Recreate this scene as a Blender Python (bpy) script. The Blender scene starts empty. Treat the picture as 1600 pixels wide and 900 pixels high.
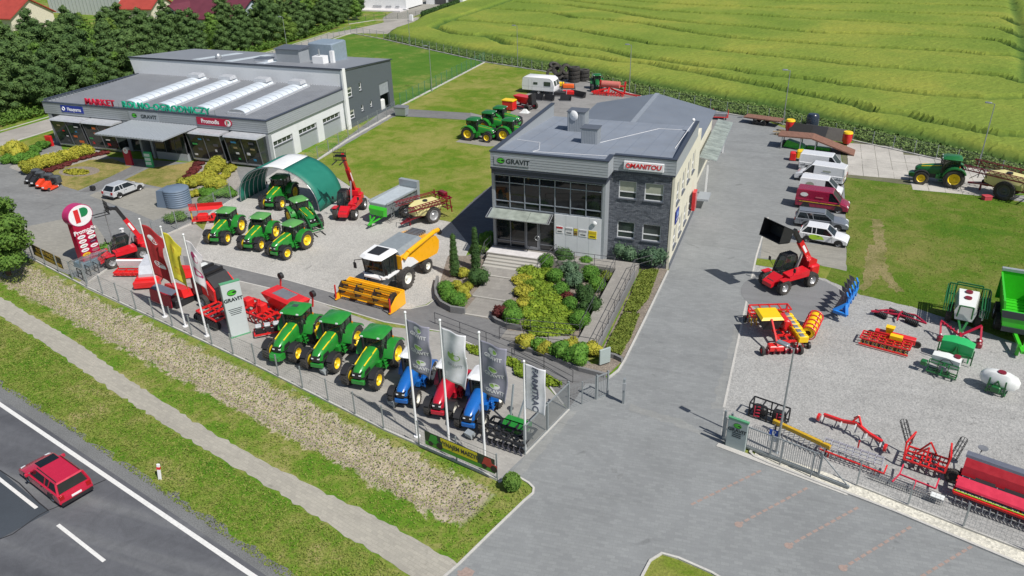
import bpy, bmesh, math, random
from math import sin, cos, pi, radians, hypot, atan2, sqrt, floor
from mathutils import Vector, Matrix, noise
random.seed(7)
S = bpy.context.scene
COL = S.collection
# ------------------------------------------------------------------ camera (surveyed: 28 m up, pitched 27.3 deg down)
FOC, PITCH, ROLL, YAW, HCAM = 1198.88, radians(27.327), radians(1.461), radians(-21.137), 28.0
fw = Vector((sin(YAW)*cos(PITCH), cos(YAW)*cos(PITCH), -sin(PITCH)))
r0 = Vector((cos(YAW), -sin(YAW), 0)); d0 = fw.cross(r0)
CR = cos(ROLL)*r0 + sin(ROLL)*d0
CD = -sin(ROLL)*r0 + cos(ROLL)*d0
cd = bpy.data.cameras.new('camera'); cam = bpy.data.objects.new('camera', cd); COL.objects.link(cam)
cd.sensor_width = 36; cd.lens = 36*FOC/1600; cd.clip_end = 3000; cd.clip_start = 0.5
m = Matrix.Identity(4)
for i in range(3):
    m[i][0] = CR[i]; m[i][1] = -CD[i]; m[i][2] = -fw[i]; m[i][3] = (0, 0, HCAM)[i]
cam.matrix_world = m; S.camera = cam
# ------------------------------------------------------------------ light
SUN_EL = radians(52); SUN_DIR = Vector((5.01, -2.16, 0)).normalized()      # horizontal direction towards the sun
W = bpy.data.worlds.new('World'); S.world = W; W.use_nodes = True
nt = W.node_tree; bg = nt.nodes['Background']; sk = nt.nodes.new('ShaderNodeTexSky')
sk.sky_type = 'NISHITA'; sk.sun_disc = False; sk.sun_elevation = SUN_EL
sk.sun_rotation = atan2(SUN_DIR.x, SUN_DIR.y); sk.altitude = 100; sk.air_density = 1.0; sk.dust_density = 1.2
nt.links.new(sk.outputs[0], bg.inputs[0]); bg.inputs[1].default_value = 0.072
sl = bpy.data.lights.new('sun', 'SUN'); sl.energy = 4.5; sl.angle = radians(0.53); sl.color = (1, 0.955, 0.89)
so = bpy.data.objects.new('sun', sl); COL.objects.link(so)
sv = Vector((SUN_DIR.x*cos(SUN_EL), SUN_DIR.y*cos(SUN_EL), sin(SUN_EL)))
so.rotation_euler = sv.to_track_quat('Z', 'Y').to_euler(); so.location = (0, 0, 60)
S.view_settings.view_transform = 'Standard'; S.view_settings.look = 'None'
S.view_settings.exposure = 0.1; S.view_settings.gamma = 1
S.render.engine = 'CYCLES'; S.cycles.max_bounces = 6; S.cycles.transparent_max_bounces = 16

def G(u, v, z=0.0):
    """survey: where the line of sight of photograph pixel (u, v) meets height z"""
    d = CR*((u-800)/FOC) + CD*((v-450)/FOC) + fw
    t = (z-HCAM)/d.z
    return Vector((d.x*t, d.y*t, z))

# ------------------------------------------------------------------ materials
def nodes(name):
    m = bpy.data.materials.new(name); m.use_nodes = True
    t = m.node_tree; return m, t, t.nodes['Principled BSDF']
def L(t, a, b): t.links.new(a, b)
def tex_noise(t, scale, detail=3, rough=.55, vec=None, dist=0):
    n = t.nodes.new('ShaderNodeTexNoise'); n.inputs['Scale'].default_value = scale; n.inputs['Detail'].default_value = detail
    n.inputs['Roughness'].default_value = rough; n.inputs['Distortion'].default_value = dist
    if vec is not None: L(t, vec, n.inputs['Vector'])
    return n.outputs['Fac']
def ramp(t, fac, stops):
    n = t.nodes.new('ShaderNodeValToRGB'); e = n.color_ramp.elements
    while len(e) < len(stops): e.new(.5)
    for k, (p, c) in enumerate(stops): e[k].position = p; e[k].color = (*c, 1) if len(c) == 3 else c
    L(t, fac, n.inputs[0]); return n.outputs[0]
def mix(t, a, b, fac, mode='MIX'):
    n = t.nodes.new('ShaderNodeMix'); n.data_type = 'RGBA'; n.blend_type = mode
    for s, x in ((0, fac), (6, a), (7, b)):
        if hasattr(x, 'links'): L(t, x, n.inputs[s])
        else: n.inputs[s].default_value = x if s == 0 else (*x, 1)
    return n.outputs[2]
def bump(t, b, h, strength, dist=.02):
    n = t.nodes.new('ShaderNodeBump'); n.inputs['Strength'].default_value = strength; n.inputs['Distance'].default_value = dist
    L(t, h, n.inputs['Height']); L(t, n.outputs[0], b.inputs['Normal'])
def wpos(t, rot=0.0, scale=(1, 1, 1)):
    g = t.nodes.new('ShaderNodeNewGeometry'); mp = t.nodes.new('ShaderNodeMapping')
    mp.inputs['Rotation'].default_value = (0, 0, rot); mp.inputs['Scale'].default_value = scale
    L(t, g.outputs['Position'], mp.inputs['Vector']); return mp.outputs[0]
def opos(t):
    g = t.nodes.new('ShaderNodeTexCoord'); return g.outputs['Object']
def col(h):
    """sRGB hex to linear"""
    h = h.lstrip('#'); out = []
    for k in (0, 2, 4):
        c = int(h[k:k+2], 16)/255; out.append(c/12.92 if c <= .04045 else ((c+.055)/1.055)**2.4)
    return tuple(out)
MC = {}
def M(name, c=(.5, .5, .5), rough=.5, metal=0, var=.12, scale=3, coat=0, bmp=0, spec=.5, dirt=0):
    if name in MC: return MC[name]
    m, t, b = nodes(name); v = opos(t)
    n = tex_noise(t, scale, 4, .6, v)
    k = ramp(t, n, [(.25, tuple(x*(1-var) for x in c)), (.75, tuple(min(1, x*(1+var)) for x in c))])
    if dirt:
        g = tex_noise(t, 1.3, 5, .7, v)
        k = mix(t, k, (.2, .17, .13), ramp(t, g, [(.5, (0, 0, 0)), (.8, (dirt,)*3)]))
    L(t, k, b.inputs['Base Color'])
    r = ramp(t, n, [(.2, (max(0, rough-.06),)*3), (.8, (min(1, rough+.08),)*3)]); L(t, r, b.inputs['Roughness'])
    b.inputs['Metallic'].default_value = metal; b.inputs['Coat Weight'].default_value = coat
    b.inputs['Coat Roughness'].default_value = .12; b.inputs['Specular IOR Level'].default_value = spec
    if bmp: bump(t, b, tex_noise(t, 40, 2, .5, v), bmp, .01)
    MC[name] = m; return m
def glass(name, c, rough=.05, alpha=1.0):
    if name in MC: return MC[name]
    m, t, b = nodes(name)
    b.inputs['Roughness'].default_value = rough; b.inputs['Specular IOR Level'].default_value = .6
    n = tex_noise(t, 1.2, 3, .6, opos(t)); L(t, ramp(t, n, [(.3, tuple(x*.7 for x in c)), (.7, tuple(x*1.3 for x in c))]), b.inputs['Base Color'])
    b.inputs['Alpha'].default_value = alpha
    MC[name] = m; return m

# ------------------------------------------------------------------ mesh builder
class B:
    def __init__(s): s.v = []; s.f = []; s.mi = []; s.m = 0; s.x = None
    def at(s, mat): s.x = mat; return s
    def mat(s, k): s.m = k; return s
    def add(s, vs, fs):
        o = len(s.v)
        if s.x is not None: vs = [s.x @ Vector(p) for p in vs]
        s.v += [tuple(p) for p in vs]; s.f += [tuple(i+o for i in f) for f in fs]; s.mi += [s.m]*len(fs); return s
    def hexa(s, p):            # 8 points: bottom ring ccw, top ring ccw
        return s.add(p, [(3, 2, 1, 0), (4, 5, 6, 7), (0, 1, 5, 4), (1, 2, 6, 5), (2, 3, 7, 6), (3, 0, 4, 7)])
    def bx(s, x0, x1, y0, y1, z0, z1):
        return s.hexa([(x0, y0, z0), (x1, y0, z0), (x1, y1, z0), (x0, y1, z0), (x0, y0, z1), (x1, y0, z1), (x1, y1, z1), (x0, y1, z1)])
    def cb(s, cx, cy, cz, sx, sy, sz): return s.bx(cx-sx/2, cx+sx/2, cy-sy/2, cy+sy/2, cz-sz/2, cz+sz/2)
    def rb(s, x0, x1, y0, y1, z0, z1, c=.05):   # box with chamfered vertical and top edges
        def ring(i, z): return [(x0+i+c, y0+i, z), (x1-i-c, y0+i, z), (x1-i, y0+i+c, z), (x1-i, y1-i-c, z), (x1-i-c, y1-i, z), (x0+i+c, y1-i, z), (x0+i, y1-i-c, z), (x0+i, y0+i+c, z)]
        return s.loft([ring(0, z0), ring(0, z1-c), ring(c, z1)])
    def loft(s, rings, closed=True, caps=True):
        n = len(rings[0]); vs = [p for r in rings for p in r]; fs = []
        for k in range(len(rings)-1):
            for i in range(n if closed else n-1):
                j = (i+1) % n; fs.append((k*n+i, k*n+j, (k+1)*n+j, (k+1)*n+i))
        if caps and closed: fs.append(tuple(reversed(range(n)))); fs.append(tuple(range((len(rings)-1)*n, len(rings)*n)))
        return s.add(vs, fs)
    def prism(s, prof, a0, a1, axis='y'):       # closed outline extruded: axis y -> prof is (x,z); x -> (y,z); z -> (x,y)
        def P(p, a): return {'y': (p[0], a, p[1]), 'x': (a, p[0], p[1]), 'z': (p[0], p[1], a)}[axis]
        return s.loft([[P(p, a0) for p in prof], [P(p, a1) for p in prof]])
    def cyl(s, p0, p1, r0, r1=None, n=10, cap=True):
        p0 = Vector(p0); p1 = Vector(p1); r1 = r0 if r1 is None else r1; d = (p1-p0)
        if d.length < 1e-6: return s
        d.normalize(); a = d.orthogonal().normalized(); b = d.cross(a)
        R = lambda p, r: [p+a*(r*cos(2*pi*i/n))+b*(r*sin(2*pi*i/n)) for i in range(n)]
        return s.loft([R(p0, r0), R(p1, r1)], caps=cap)
    def tube(s, pts, r, n=6):
        for a, b in zip(pts, pts[1:]): s.cyl(a, b, r, r, n)
        return s
    def beam(s, p0, p1, w, h=None):            # square bar between two points
        p0 = Vector(p0); p1 = Vector(p1); h = w if h is None else h; d = (p1-p0)
        if d.length < 1e-6: return s
        d.normalize(); up = Vector((0, 0, 1)) if abs(d.z) < .95 else Vector((1, 0, 0))
        a = d.cross(up).normalized()*w/2; b = a.cross(d).normalized()*h/2
        return s.loft([[p-a-b, p+a-b, p+a+b, p-a+b] for p in (p0, p1)])
    def beams(s, segs, w, h=None):
        for a, b in segs: s.beam(a, b, w, h)
        return s
    def lathe(s, prof, c=(0, 0, 0), axis='y', n=20, a0=0, a1=2*pi):   # prof: (along axis, radius)
        rings = []; full = abs(a1-a0-2*pi) < 1e-6; m = n if full else n+1
        for k in range(m):
            a = a0+(a1-a0)*k/n; r = []
            for t, q in prof:
                u, v = q*cos(a), q*sin(a)
                p = {'y': (u, t, v), 'x': (t, u, v), 'z': (u, v, t)}[axis]
                r.append((p[0]+c[0], p[1]+c[1], p[2]+c[2]))
            rings.append(r)
        if full: rings.append(rings[0])
        q = len(prof); vs = [p for r in rings for p in r]; fs = []
        for k in range(len(rings)-1):
            for i in range(q-1): fs.append((k*q+i, (k+1)*q+i, (k+1)*q+i+1, k*q+i+1))
        return s.add(vs, fs)
    def ball(s, c, rx, ry=None, rz=None, n=10, k=6, jit=0):
        ry = rx if ry is None else ry; rz = rx if rz is None else rz; rings = []
        for j in range(k+1):
            t = -pi/2+pi*j/k; rr = []
            for i in range(n):
                q = 1+(random.uniform(-jit, jit) if jit else 0)
                rr.append((c[0]+rx*q*cos(t)*cos(2*pi*i/n), c[1]+ry*q*cos(t)*sin(2*pi*i/n), c[2]+rz*q*sin(t)))
            rings.append(rr)
        return s.loft(rings, caps=False)
    def quad(s, *p): return s.add(p, [tuple(range(len(p)))])
    def torus(s, c, R, r, axis='z', n=20, k=8):
        prof = [(r*sin(2*pi*i/k), R+r*cos(2*pi*i/k)) for i in range(k+1)]
        return s.lathe(prof, c, axis, n)
    def build(s, name, mats, parent=None, loc=None, rz=None, smooth=32):
        me = bpy.data.meshes.new(name); me.from_pydata(s.v, [], s.f)
        if not isinstance(mats, (list, tuple)): mats = [mats]
        for m in mats: me.materials.append(m)
        if len(mats) > 1: me.polygons.foreach_set('material_index', s.mi)
        if smooth:
            me.shade_smooth(); me.set_sharp_from_angle(angle=radians(smooth))
        me.update(); return put(name, me, parent, loc, rz)
CH = {}
def put(name, me, parent=None, loc=None, rz=None):
    o = bpy.data.objects.new(name, me); COL.objects.link(o)
    if parent is not None: o.parent = parent; CH.setdefault(parent.name, []).append(o)
    if loc is not None: o.location = loc
    if rz is not None: o.rotation_euler = (0, 0, rz)
    return o
def tag(o, label=None, cat=None, group=None, kind=None):
    if label: o['label'] = label
    if cat: o['category'] = cat
    if group: o['group'] = group
    if kind: o['kind'] = kind
    return o
def thing(name, label, cat, loc=(0, 0, 0), rz=0, group=None):
    o = bpy.data.objects.new(name, None); COL.objects.link(o); o.location = loc; o.rotation_euler = (0, 0, rz)
    o.empty_display_size = .2
    return tag(o, label, cat, group)
def clone(root, loc, rz=None, label=None, group=None, scale=None):
    def rec(o, parent):
        c = o.copy(); COL.objects.link(c)
        if parent is not None: c.parent = parent; CH.setdefault(parent.name, []).append(c)
        for k in CH.get(o.name, ()): rec(k, c)
        return c
    r = rec(root, None); r.location = loc
    if rz is not None: r.rotation_euler = (0, 0, rz)
    if label: r['label'] = label
    if group: r['group'] = group
    if scale: r.scale = scale
    return r
def pose(f, r, half=0.0, shift=0.0):
    """ground points under the front and the rear wheel of the side in view -> centre and heading; half: metres to the middle line (+ = to the thing's left)"""
    a = G(*f); b = G(*r); d = (a-b).normalized(); left = Vector((-d.y, d.x, 0))
    c = (a+b)/2 + left*half + d*shift
    return (c.x, c.y, 0), atan2(d.y, d.x)
def lerp(a, b, t): return a+(b-a)*t
def text(s, size, mat, parent, loc, rot, name='lettering', ext=.02, align='CENTER', sx=1.0, shear=0.0, offset=0.0, label=None):
    """flat raised letters: x to the right, y up, before rotation"""
    c = bpy.data.curves.new(name, 'FONT'); c.body = s; c.size = size; c.extrude = ext; c.align_x = align; c.align_y = 'CENTER'
    c.shear = shear; c.space_character = 1.12 if name == 'roof_letters' else 1; c.offset = offset; c.resolution_u = 3
    tmp = bpy.data.objects.new('tmp', c); COL.objects.link(tmp)
    dg = bpy.context.evaluated_depsgraph_get(); me = bpy.data.meshes.new_from_object(tmp.evaluated_get(dg))
    bpy.data.objects.remove(tmp); me.materials.clear(); me.materials.append(mat)
    if sx != 1: me.transform(Matrix.Diagonal((sx, 1, 1, 1)))
    o = put(name, me, parent, loc)
    if isinstance(rot, Matrix): o.rotation_euler = rot.to_euler()
    else: o.rotation_euler = rot
    return o
FRONT = (pi/2, 0, 0)      # text standing up and read from -Y
SIDE = (pi/2, 0, pi/2)    # text read from +X
from mathutils.geometry import delaunay_2d_cdt
# ================================================================== ground
def gpts(px): return [G(*p).xy for p in px]
def sheet(name, pts, mat, lev, jag=0.0, step=.5, kind='structure', parent=None, z0=None):
    """flat sheet over a world outline, lev*4 mm above the ground; jag: uneven edge"""
    if jag:
        out = []
        for a, b in zip(pts, pts[1:]+pts[:1]):
            n = max(1, int((b-a).length/step)); nn = Vector((-(b-a).y, (b-a).x)).normalized() if (b-a).length else Vector((0, 0))
            for k in range(n):
                p = a.lerp(b, k/n); q = p+nn*(noise.noise(Vector((p.x*2.1, p.y*2.1, lev)))*jag*2+random.uniform(-1, 1)*jag*.35); out.append(q)
        pts = out
    z = lev*.004 if z0 is None else z0
    vv, _, ff, _, _, _ = delaunay_2d_cdt([Vector(p[:2]) for p in pts], [], [list(range(len(pts)))], 1, 1e-5)
    ff = [tuple(f) if sum(vv[f[i]].x*vv[f[(i+1) % len(f)]].y-vv[f[(i+1) % len(f)]].x*vv[f[i]].y for i in range(len(f))) > 0 else tuple(reversed(f)) for f in ff]
    me = bpy.data.meshes.new(name); me.from_pydata([(p.x, p.y, z) for p in vv], [], ff); me.materials.append(mat)
    o = put(name, me, parent)
    if kind: o['kind'] = kind
    return o
def strip(name, pts, w, mat, z0, z1, parent=None, kind=None, bevel=0):
    """kerb-like bar along a polyline: w wide, from z0 to z1"""
    pts = [Vector(p[:2]) for p in pts]; rings = []
    for i, p in enumerate(pts):
        a = pts[max(0, i-1)]; c = pts[min(len(pts)-1, i+1)]; d = (c-a).normalized(); n = Vector((-d.y, d.x))*w/2
        rings.append([(p.x-n.x, p.y-n.y, z0), (p.x+n.x, p.y+n.y, z0), (p.x+n.x, p.y+n.y, z1), (p.x-n.x, p.y-n.y, z1)])
    b = B(); b.loft(rings); o = b.build(name, mat, parent, smooth=0)
    if kind: o['kind'] = kind
    return o
def grass_mat(name, green, lush, dry, dryness=.5, sc=.35, stretch=None, bm=.6):
    m, t, b = nodes(name); p = wpos(t)
    big = tex_noise(t, sc*.33, 4, .6, p, .4); mid = tex_noise(t, sc*1.6, 5, .7, p, .6); fine = tex_noise(t, 7, 3, .7, p)
    a = t.nodes.new('ShaderNodeMath'); a.operation = 'ADD'; L(t, big, a.inputs[0]); L(t, mid, a.inputs[1])
    h = t.nodes.new('ShaderNodeMath'); h.operation = 'MULTIPLY'; h.inputs[1].default_value = .5; L(t, a.outputs[0], h.inputs[0])
    k = .62-.24*dryness
    c = ramp(t, h.outputs[0], [(k-.16, lush), (k-.03, green), (k+.04, tuple((x+y)/2 for x, y in zip(green, dry))), (k+.13, dry)])
    c = mix(t, c, ramp(t, fine, [(.25, (.62,)*3), (.55, (1,)*3), (.8, (1.3, 1.3, 1.2))]), 1.0, 'MULTIPLY')
    L(t, c, b.inputs['Base Color']); b.inputs['Roughness'].default_value = .9; b.inputs['Specular IOR Level'].default_value = .15
    bump(t, b, tex_noise(t, 11, 4, .75, p), bm, .08); return m
def stone_mat(name, c, var=.12, grain=9, stain=.25, rot=0, rough=.85, bm=.3, grid=None, speck=0, gcol=.75, stretch=(1, 1, 1)):
    m, t, b = nodes(name); p = wpos(t, rot, stretch)
    n1 = tex_noise(t, .25, 5, .65, p, .3); n2 = tex_noise(t, grain, 3, .7, p)
    k = ramp(t, n1, [(.3, tuple(x*(1-stain) for x in c)), (.55, c), (.75, tuple(x*(1+stain*.6) for x in c))])
    ps = wpos(t, rot+1.31, (.12, 1.6, 1)); k = mix(t, k, ramp(t, tex_noise(t, .55, 4, .6, ps, .4), [(.33, (.9,)*3), (.46, (1,)*3), (.6, (1,)*3), (.72, (1.07,)*3)]), 1, 'MULTIPLY')
    k = mix(t, k, ramp(t, tex_noise(t, .7, 2, .4, p, 1.5), [(.22, (.7,)*3), (.31, (1,)*3)]), .8, 'MULTIPLY')
    k = mix(t, k, ramp(t, n2, [(.2, (1-var*2,)*3), (.5, (1,)*3), (.8, (1+var*2,)*3)]), 1, 'MULTIPLY')
    if speck:
        v = t.nodes.new('ShaderNodeTexVoronoi'); v.inputs['Scale'].default_value = speck; L(t, p, v.inputs['Vector'])
        k = mix(t, k, ramp(t, v.outputs['Color'], [(.1, (.72,)*3), (.5, (1,)*3), (.92, (1.3, 1.29, 1.27))]), .8, 'MULTIPLY')
        n2 = v.outputs['Distance']
    if grid:
        bt = t.nodes.new('ShaderNodeTexBrick'); bt.inputs['Scale'].default_value = 1; bt.inputs['Brick Width'].default_value = grid[0]; bt.inputs['Row Height'].default_value = grid[1]
        bt.inputs['Mortar Size'].default_value = .014; bt.inputs['Color1'].default_value = (1, 1, 1, 1); bt.inputs['Color2'].default_value = (.86, .86, .87, 1); bt.inputs['Mortar'].default_value = (gcol,)*3+(1,)
        L(t, p, bt.inputs['Vector']); k = mix(t, k, bt.outputs['Color'], 1, 'MULTIPLY')
    L(t, k, b.inputs['Base Color']); b.inputs['Roughness'].default_value = rough; b.inputs['Specular IOR Level'].default_value = .3
    bump(t, b, n2, bm, .02); return m
RA = math.atan2(-6.1, 23.9)       # road heading
FA = math.atan2(-.262, .965)      # front fence heading
def ts(x, y): return x*.262+y*.965, x*.965-y*.262
def fxy(s, t): return Vector((s*.965+t*.262, -s*.262+t*.965))
def ditch_z(x, y):
    t, s = ts(x, y)
    if s > -19.2: return 0
    w = 1.62*min(1, math.sqrt(max(0, (-19.2-s)/1.6))); d = abs(t-22.6)/max(w, .05)
    if d >= 1: return 0
    return -.75*(cos(d*pi)*.5+.5)*min(1, (-19.2-s)/2.0)+noise.noise(Vector((x*1.3, y*1.3, 0)))*.03
# --- one big ground sheet that reaches past the horizon line of the picture, with the ditch pressed into it
m, t, b = nodes('verge_grass_ground'); p = wpos(t); pr = wpos(t, -FA)
big = tex_noise(t, .22, 4, .6, p, .5); mid = tex_noise(t, .9, 5, .7, p, .8); fine = tex_noise(t, 7, 3, .7, p)
ad = t.nodes.new('ShaderNodeMath'); ad.operation = 'ADD'; L(t, big, ad.inputs[0]); L(t, mid, ad.inputs[1])
hf = t.nodes.new('ShaderNodeMath'); hf.operation = 'MULTIPLY'; hf.inputs[1].default_value = .5; L(t, ad.outputs[0], hf.inputs[0])
c = ramp(t, hf.outputs[0], [(.36, (.065, .18, .010)), (.47, (.12, .215, .02)), (.54, (.2, .235, .05)), (.63, (.32, .285, .12))])
sx = t.nodes.new('ShaderNodeSeparateXYZ'); L(t, pr, sx.inputs[0])
def mth(op, a, b2, c2=None, clamp=False):
    n = t.nodes.new('ShaderNodeMath'); n.operation = op; n.use_clamp = clamp
    for i, x in enumerate((a, b2, c2)):
        if x is None: continue
        if hasattr(x, 'links'): L(t, x, n.inputs[i])
        else: n.inputs[i].default_value = x
    return n.outputs[0]
wob = mth('MULTIPLY', mth('SUBTRACT', mid, .5), 2.6)
dd = mth('ABSOLUTE', mth('SUBTRACT', mth('ADD', sx.outputs[1], wob), 22.6), 0)
dm = mth('SUBTRACT', 1.0, mth('MULTIPLY', mth('SUBTRACT', dd, 1.35), 3.2, clamp=True), clamp=True)
em = mth('MULTIPLY', mth('SUBTRACT', -19.0, sx.outputs[0]), 2.0, clamp=True)
dm = mth('MULTIPLY', dm, em)
straw = ramp(t, tex_noise(t, 1.6, 4, .6, p, .5), [(.3, (.36, .30, .22)), (.5, (.44, .38, .29)), (.7, (.52, .46, .37))])
c = mix(t, c, straw, dm)
c = mix(t, c, ramp(t, fine, [(.25, (.62,)*3), (.55, (1,)*3), (.8, (1.3, 1.3, 1.2))]), 1.0, 'MULTIPLY')
L(t, c, b.inputs['Base Color']); b.inputs['Roughness'].default_value = .92; b.inputs['Specular IOR Level'].default_value = .15
bump(t, b, tex_noise(t, 10, 4, .75, p), .4, .05); MAT_VERGE = m
svals = [-900, -400, -200, -120] + [-120+.6*k for k in range(1, 168)] + [-18, -10, 0, 60, 200, 500, 900]
tvals = [-500, -200, -60, 0, 10, 18] + [20.2+.3*k for k in range(17)] + [26, 40, 80, 160, 300, 600, 900]
vs = []; fs = []
for tv in tvals:
    for s_ in svals:
        q = fxy(s_, tv); vs.append((q.x, q.y, ditch_z(q.x, q.y)))
n = len(svals)
for j in range(len(tvals)-1):
    for i in range(n-1): fs.append((j*n+i, j*n+i+1, (j+1)*n+i+1, (j+1)*n+i))
me = bpy.data.meshes.new('ground'); me.from_pydata(vs, [], fs); me.materials.append(MAT_VERGE); me.shade_smooth()
put('ground', me)['kind'] = 'structure'

# --- surface materials
m, t, b = nodes('road_asphalt'); p = wpos(t, -RA, (1, 1, 1)); ps = wpos(t, -RA, (.05, 1, 1))
k = ramp(t, tex_noise(t, .62, 3, .5, ps, .2), [(.3, (.075, .078, .088)), (.5, (.105, .109, .12)), (.68, (.16, .165, .17))])
k = mix(t, k, ramp(t, tex_noise(t, 30, 3, .7, p), [(.25, (.82,)*3), (.75, (1.2,)*3)]), 1, 'MULTIPLY')
k = mix(t, k, ramp(t, tex_noise(t, 1.1, 5, .7, p, 1), [(.35, (.86,)*3), (.6, (1.06,)*3)]), 1, 'MULTIPLY')
L(t, k, b.inputs['Base Color']); b.inputs['Roughness'].default_value = .8; bump(t, b, tex_noise(t, 60, 2, .6, p), .25, .01); MAT_ROAD = m
MAT_PATCH = stone_mat('road_repair_asphalt', (.055, .066, .08), .1, 30, .15, bm=.2)
MAT_SHOULDER = stone_mat('shoulder_gravel', (.17, .175, .175), .25, 14, .2, bm=.5)
MAT_PATH = stone_mat('path_pavers', (.39, .37, .315), .06, 12, .1, rot=-FA, grid=(.4, .2), gcol=.82)
MAT_DRIVE = stone_mat('driveway_pavers', (.252, .264, .265), .05, 20, .12, rot=-.1, grid=(.4, .2), gcol=.86, bm=.15)
MAT_LANE = stone_mat('dark_lane_pavers', (.19, .19, .19), .05, 20, .12, rot=.1, grid=(.4, .2), gcol=.85, bm=.15)
MAT_GRAVEL = stone_mat('pale_gravel', (.345, .345, .335), .06, 9, .13, speck=13, bm=.5)
MAT_GRAVEL2 = stone_mat('display_gravel', (.42, .41, .385), .05, 9, .14, speck=15, bm=.4)
MAT_GRAVELW = stone_mat('light_edge_gravel', (.60, .58, .5), .1, 7, .12, speck=9, bm=.6)
MAT_BEIGE = stone_mat('beige_pavers', (.30, .29, .255), .05, 18, .12, grid=(.4, .2), gcol=.86, bm=.15)
MAT_FRONT = stone_mat('front_display_pavers', (.36, .35, .325), .05, 16, .16, rot=-FA, grid=(.4, .2), gcol=.86, bm=.2)
MAT_DIRT = stone_mat('dusty_road', (.36, .34, .31), .1, 10, .2)
MAT_KERB = stone_mat('kerb_concrete', (.5, .49, .46), .1, 14, .15, bm=.3)
MAT_SLAB = stone_mat('old_concrete_slab', (.46, .44, .4), .1, 14, .25, bm=.4)
MAT_WALLC = stone_mat('grey_concrete', (.2, .2, .2), .1, 14, .15, bm=.3)
MAT_LAWN = grass_mat('lawn_mown', (.135, .205, .018), (.07, .18, .010), (.27, .265, .07), .62, .3)
MAT_LAWNR = grass_mat('lawn_right', (.095, .165, .014), (.05, .14, .008), (.2, .2, .055), .55, .26)
MAT_LAWNB = grass_mat('lawn_back', (.10, .19, .024), (.065, .165, .015), (.25, .25, .07), .25, .22)
MAT_MULCH = stone_mat('bed_mulch', (.24, .205, .17), .2, 9, .2, speck=12, bm=.8)
MAT_WEEDS = M('tall_weeds', (.09, .14, .035), .9, var=.5, scale=1.2)

Vv = Vector
# road: lane edge line runs through these places
E0, E1 = Vv((-44.7, 25.6)), Vv((-20.8, 19.5)); rd = (E1-E0).normalized(); rn = Vv((-rd.y, rd.x))
def rp(s, t): return E0+rd*s+rn*t
sheet('road', [rp(-160, .35), rp(-160, -9), rp(120, -9), rp(120, .35)], MAT_ROAD, 2)
sheet('road_shoulder', [rp(-160, 1.25), rp(-160, -9.9), rp(120, -9.9), rp(120, 1.25)], MAT_SHOULDER, 1, jag=.22, step=.6)
sheet('road_repair_patch', gpts([(-40, 755), (0, 735), (72, 795), (78, 800), (0, 842), (-60, 865)]), MAT_PATCH, 3)
mw = M('road_marking_white', (.68, .68, .66), .6, var=.14, scale=9)
mline = sheet('road_edge_line', [rp(-160, .12), rp(-160, -.12), rp(120, -.12), rp(120, .12)], mw, 4)
cs = gpts([(5, 755), (70, 802), (100, 828), (170, 882)])
for k in range(-18, 14):
    a = 4.2+6.45*k+3.0
    sheet('centre_line_dash', [rp(a, -3.4+.09), rp(a, -3.4-.09), rp(a+4.3, -3.4-.09), rp(a+4.3, -3.4+.09)], mw, 4)
ck = B()
for pts in ([(-20, 850), (20, 835), (60, 806), (75, 798), (95, 790), (120, 770), (165, 750)], [(0, 735), (30, 755), (60, 785), (76, 798)]):
    w = gpts(pts)
    for a, c2 in zip(w, w[1:]):
        d = (c2-a).normalized(); nn = Vv((-d.y, d.x))*.03; ck.quad((a.x-nn.x, a.y-nn.y, .021), (c2.x-nn.x, c2.y-nn.y, .021), (c2.x+nn.x, c2.y+nn.y, .021), (a.x+nn.x, a.y+nn.y, .021))
ck.build('tar_seams', M('tar_black', (.02, .021, .024), .7), smooth=0)['kind'] = 'structure'
# foot path
sheet('footpath', gpts([(-260, 372), (-120, 432), (0, 494), (67, 535), (105, 562), (175, 610), (275, 675), (400, 750), (525, 827), (642, 900), (720, 950), (800, 940), (717, 882), (600, 815), (400, 715), (330, 675), (200, 592), (112, 530), (15, 472), (-100, 415), (-240, 350)]), MAT_PATH, 3, jag=.10, step=.35)
# driveway and apron
sheet('driveway', gpts([(500, 1080), (690, 905), (717, 882), (830, 772), (834, 764), (812, 746), (777, 752), (820, 712), (860, 672), (888, 640), (915, 600), (950, 592), (976, 564), (1010, 495), (1045, 422), (1080, 330), (1110, 215), (1128, 176), (1200, 190), (1313, 235), (1318, 277), (1322, 340), (1323, 424), (1285, 436), (1180, 455), (1160, 520), (1131, 637), (1125, 690), (1175, 712), (1200, 722), (1400, 800), (1600, 884), (1800, 965), (1900, 1080)]), MAT_DRIVE, 4)
sheet('back_yard', gpts([(735, 176), (790, 190), (808, 158), (850, 128), (880, 116), (992, 149), (1135, 178), (1150, 182), (1120, 300), (1050, 420), (770, 385), (775, 300), (810, 200), (735, 188)]), stone_mat('back_yard_pavers', (.27, .265, .255), .05, 18, .2, grid=(.4, .2), gcol=.9), 3)
sheet('grass_island', gpts([(980, 960), (1006, 900), (1018, 878), (1034, 867), (1060, 875), (1110, 897), (1190, 945)]), MAT_LAWN, 5)
strip('kerb', gpts([(980, 960), (1004, 900), (1016, 877), (1034, 866), (1060, 873), (1112, 896), (1192, 944)]), .12, MAT_KERB, 0, .10, kind='structure')
strip('kerb', gpts([(690, 905), (717, 882), (770, 830), (820, 782), (833, 771), (834, 763), (826, 755), (812, 747), (795, 748), (779, 754)]), .12, MAT_KERB, 0, .07, kind='structure')
strip('kerb', gpts([(950, 592), (966, 580), (976, 564), (1010, 495), (1044, 424)]), .14, MAT_KERB, 0, .10, kind='structure')
strip('kerb', gpts([(1131, 637), (1150, 548), (1170, 455), (1182, 400), (1200, 340)]), .14, MAT_KERB, 0, .03, kind='structure')
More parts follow.
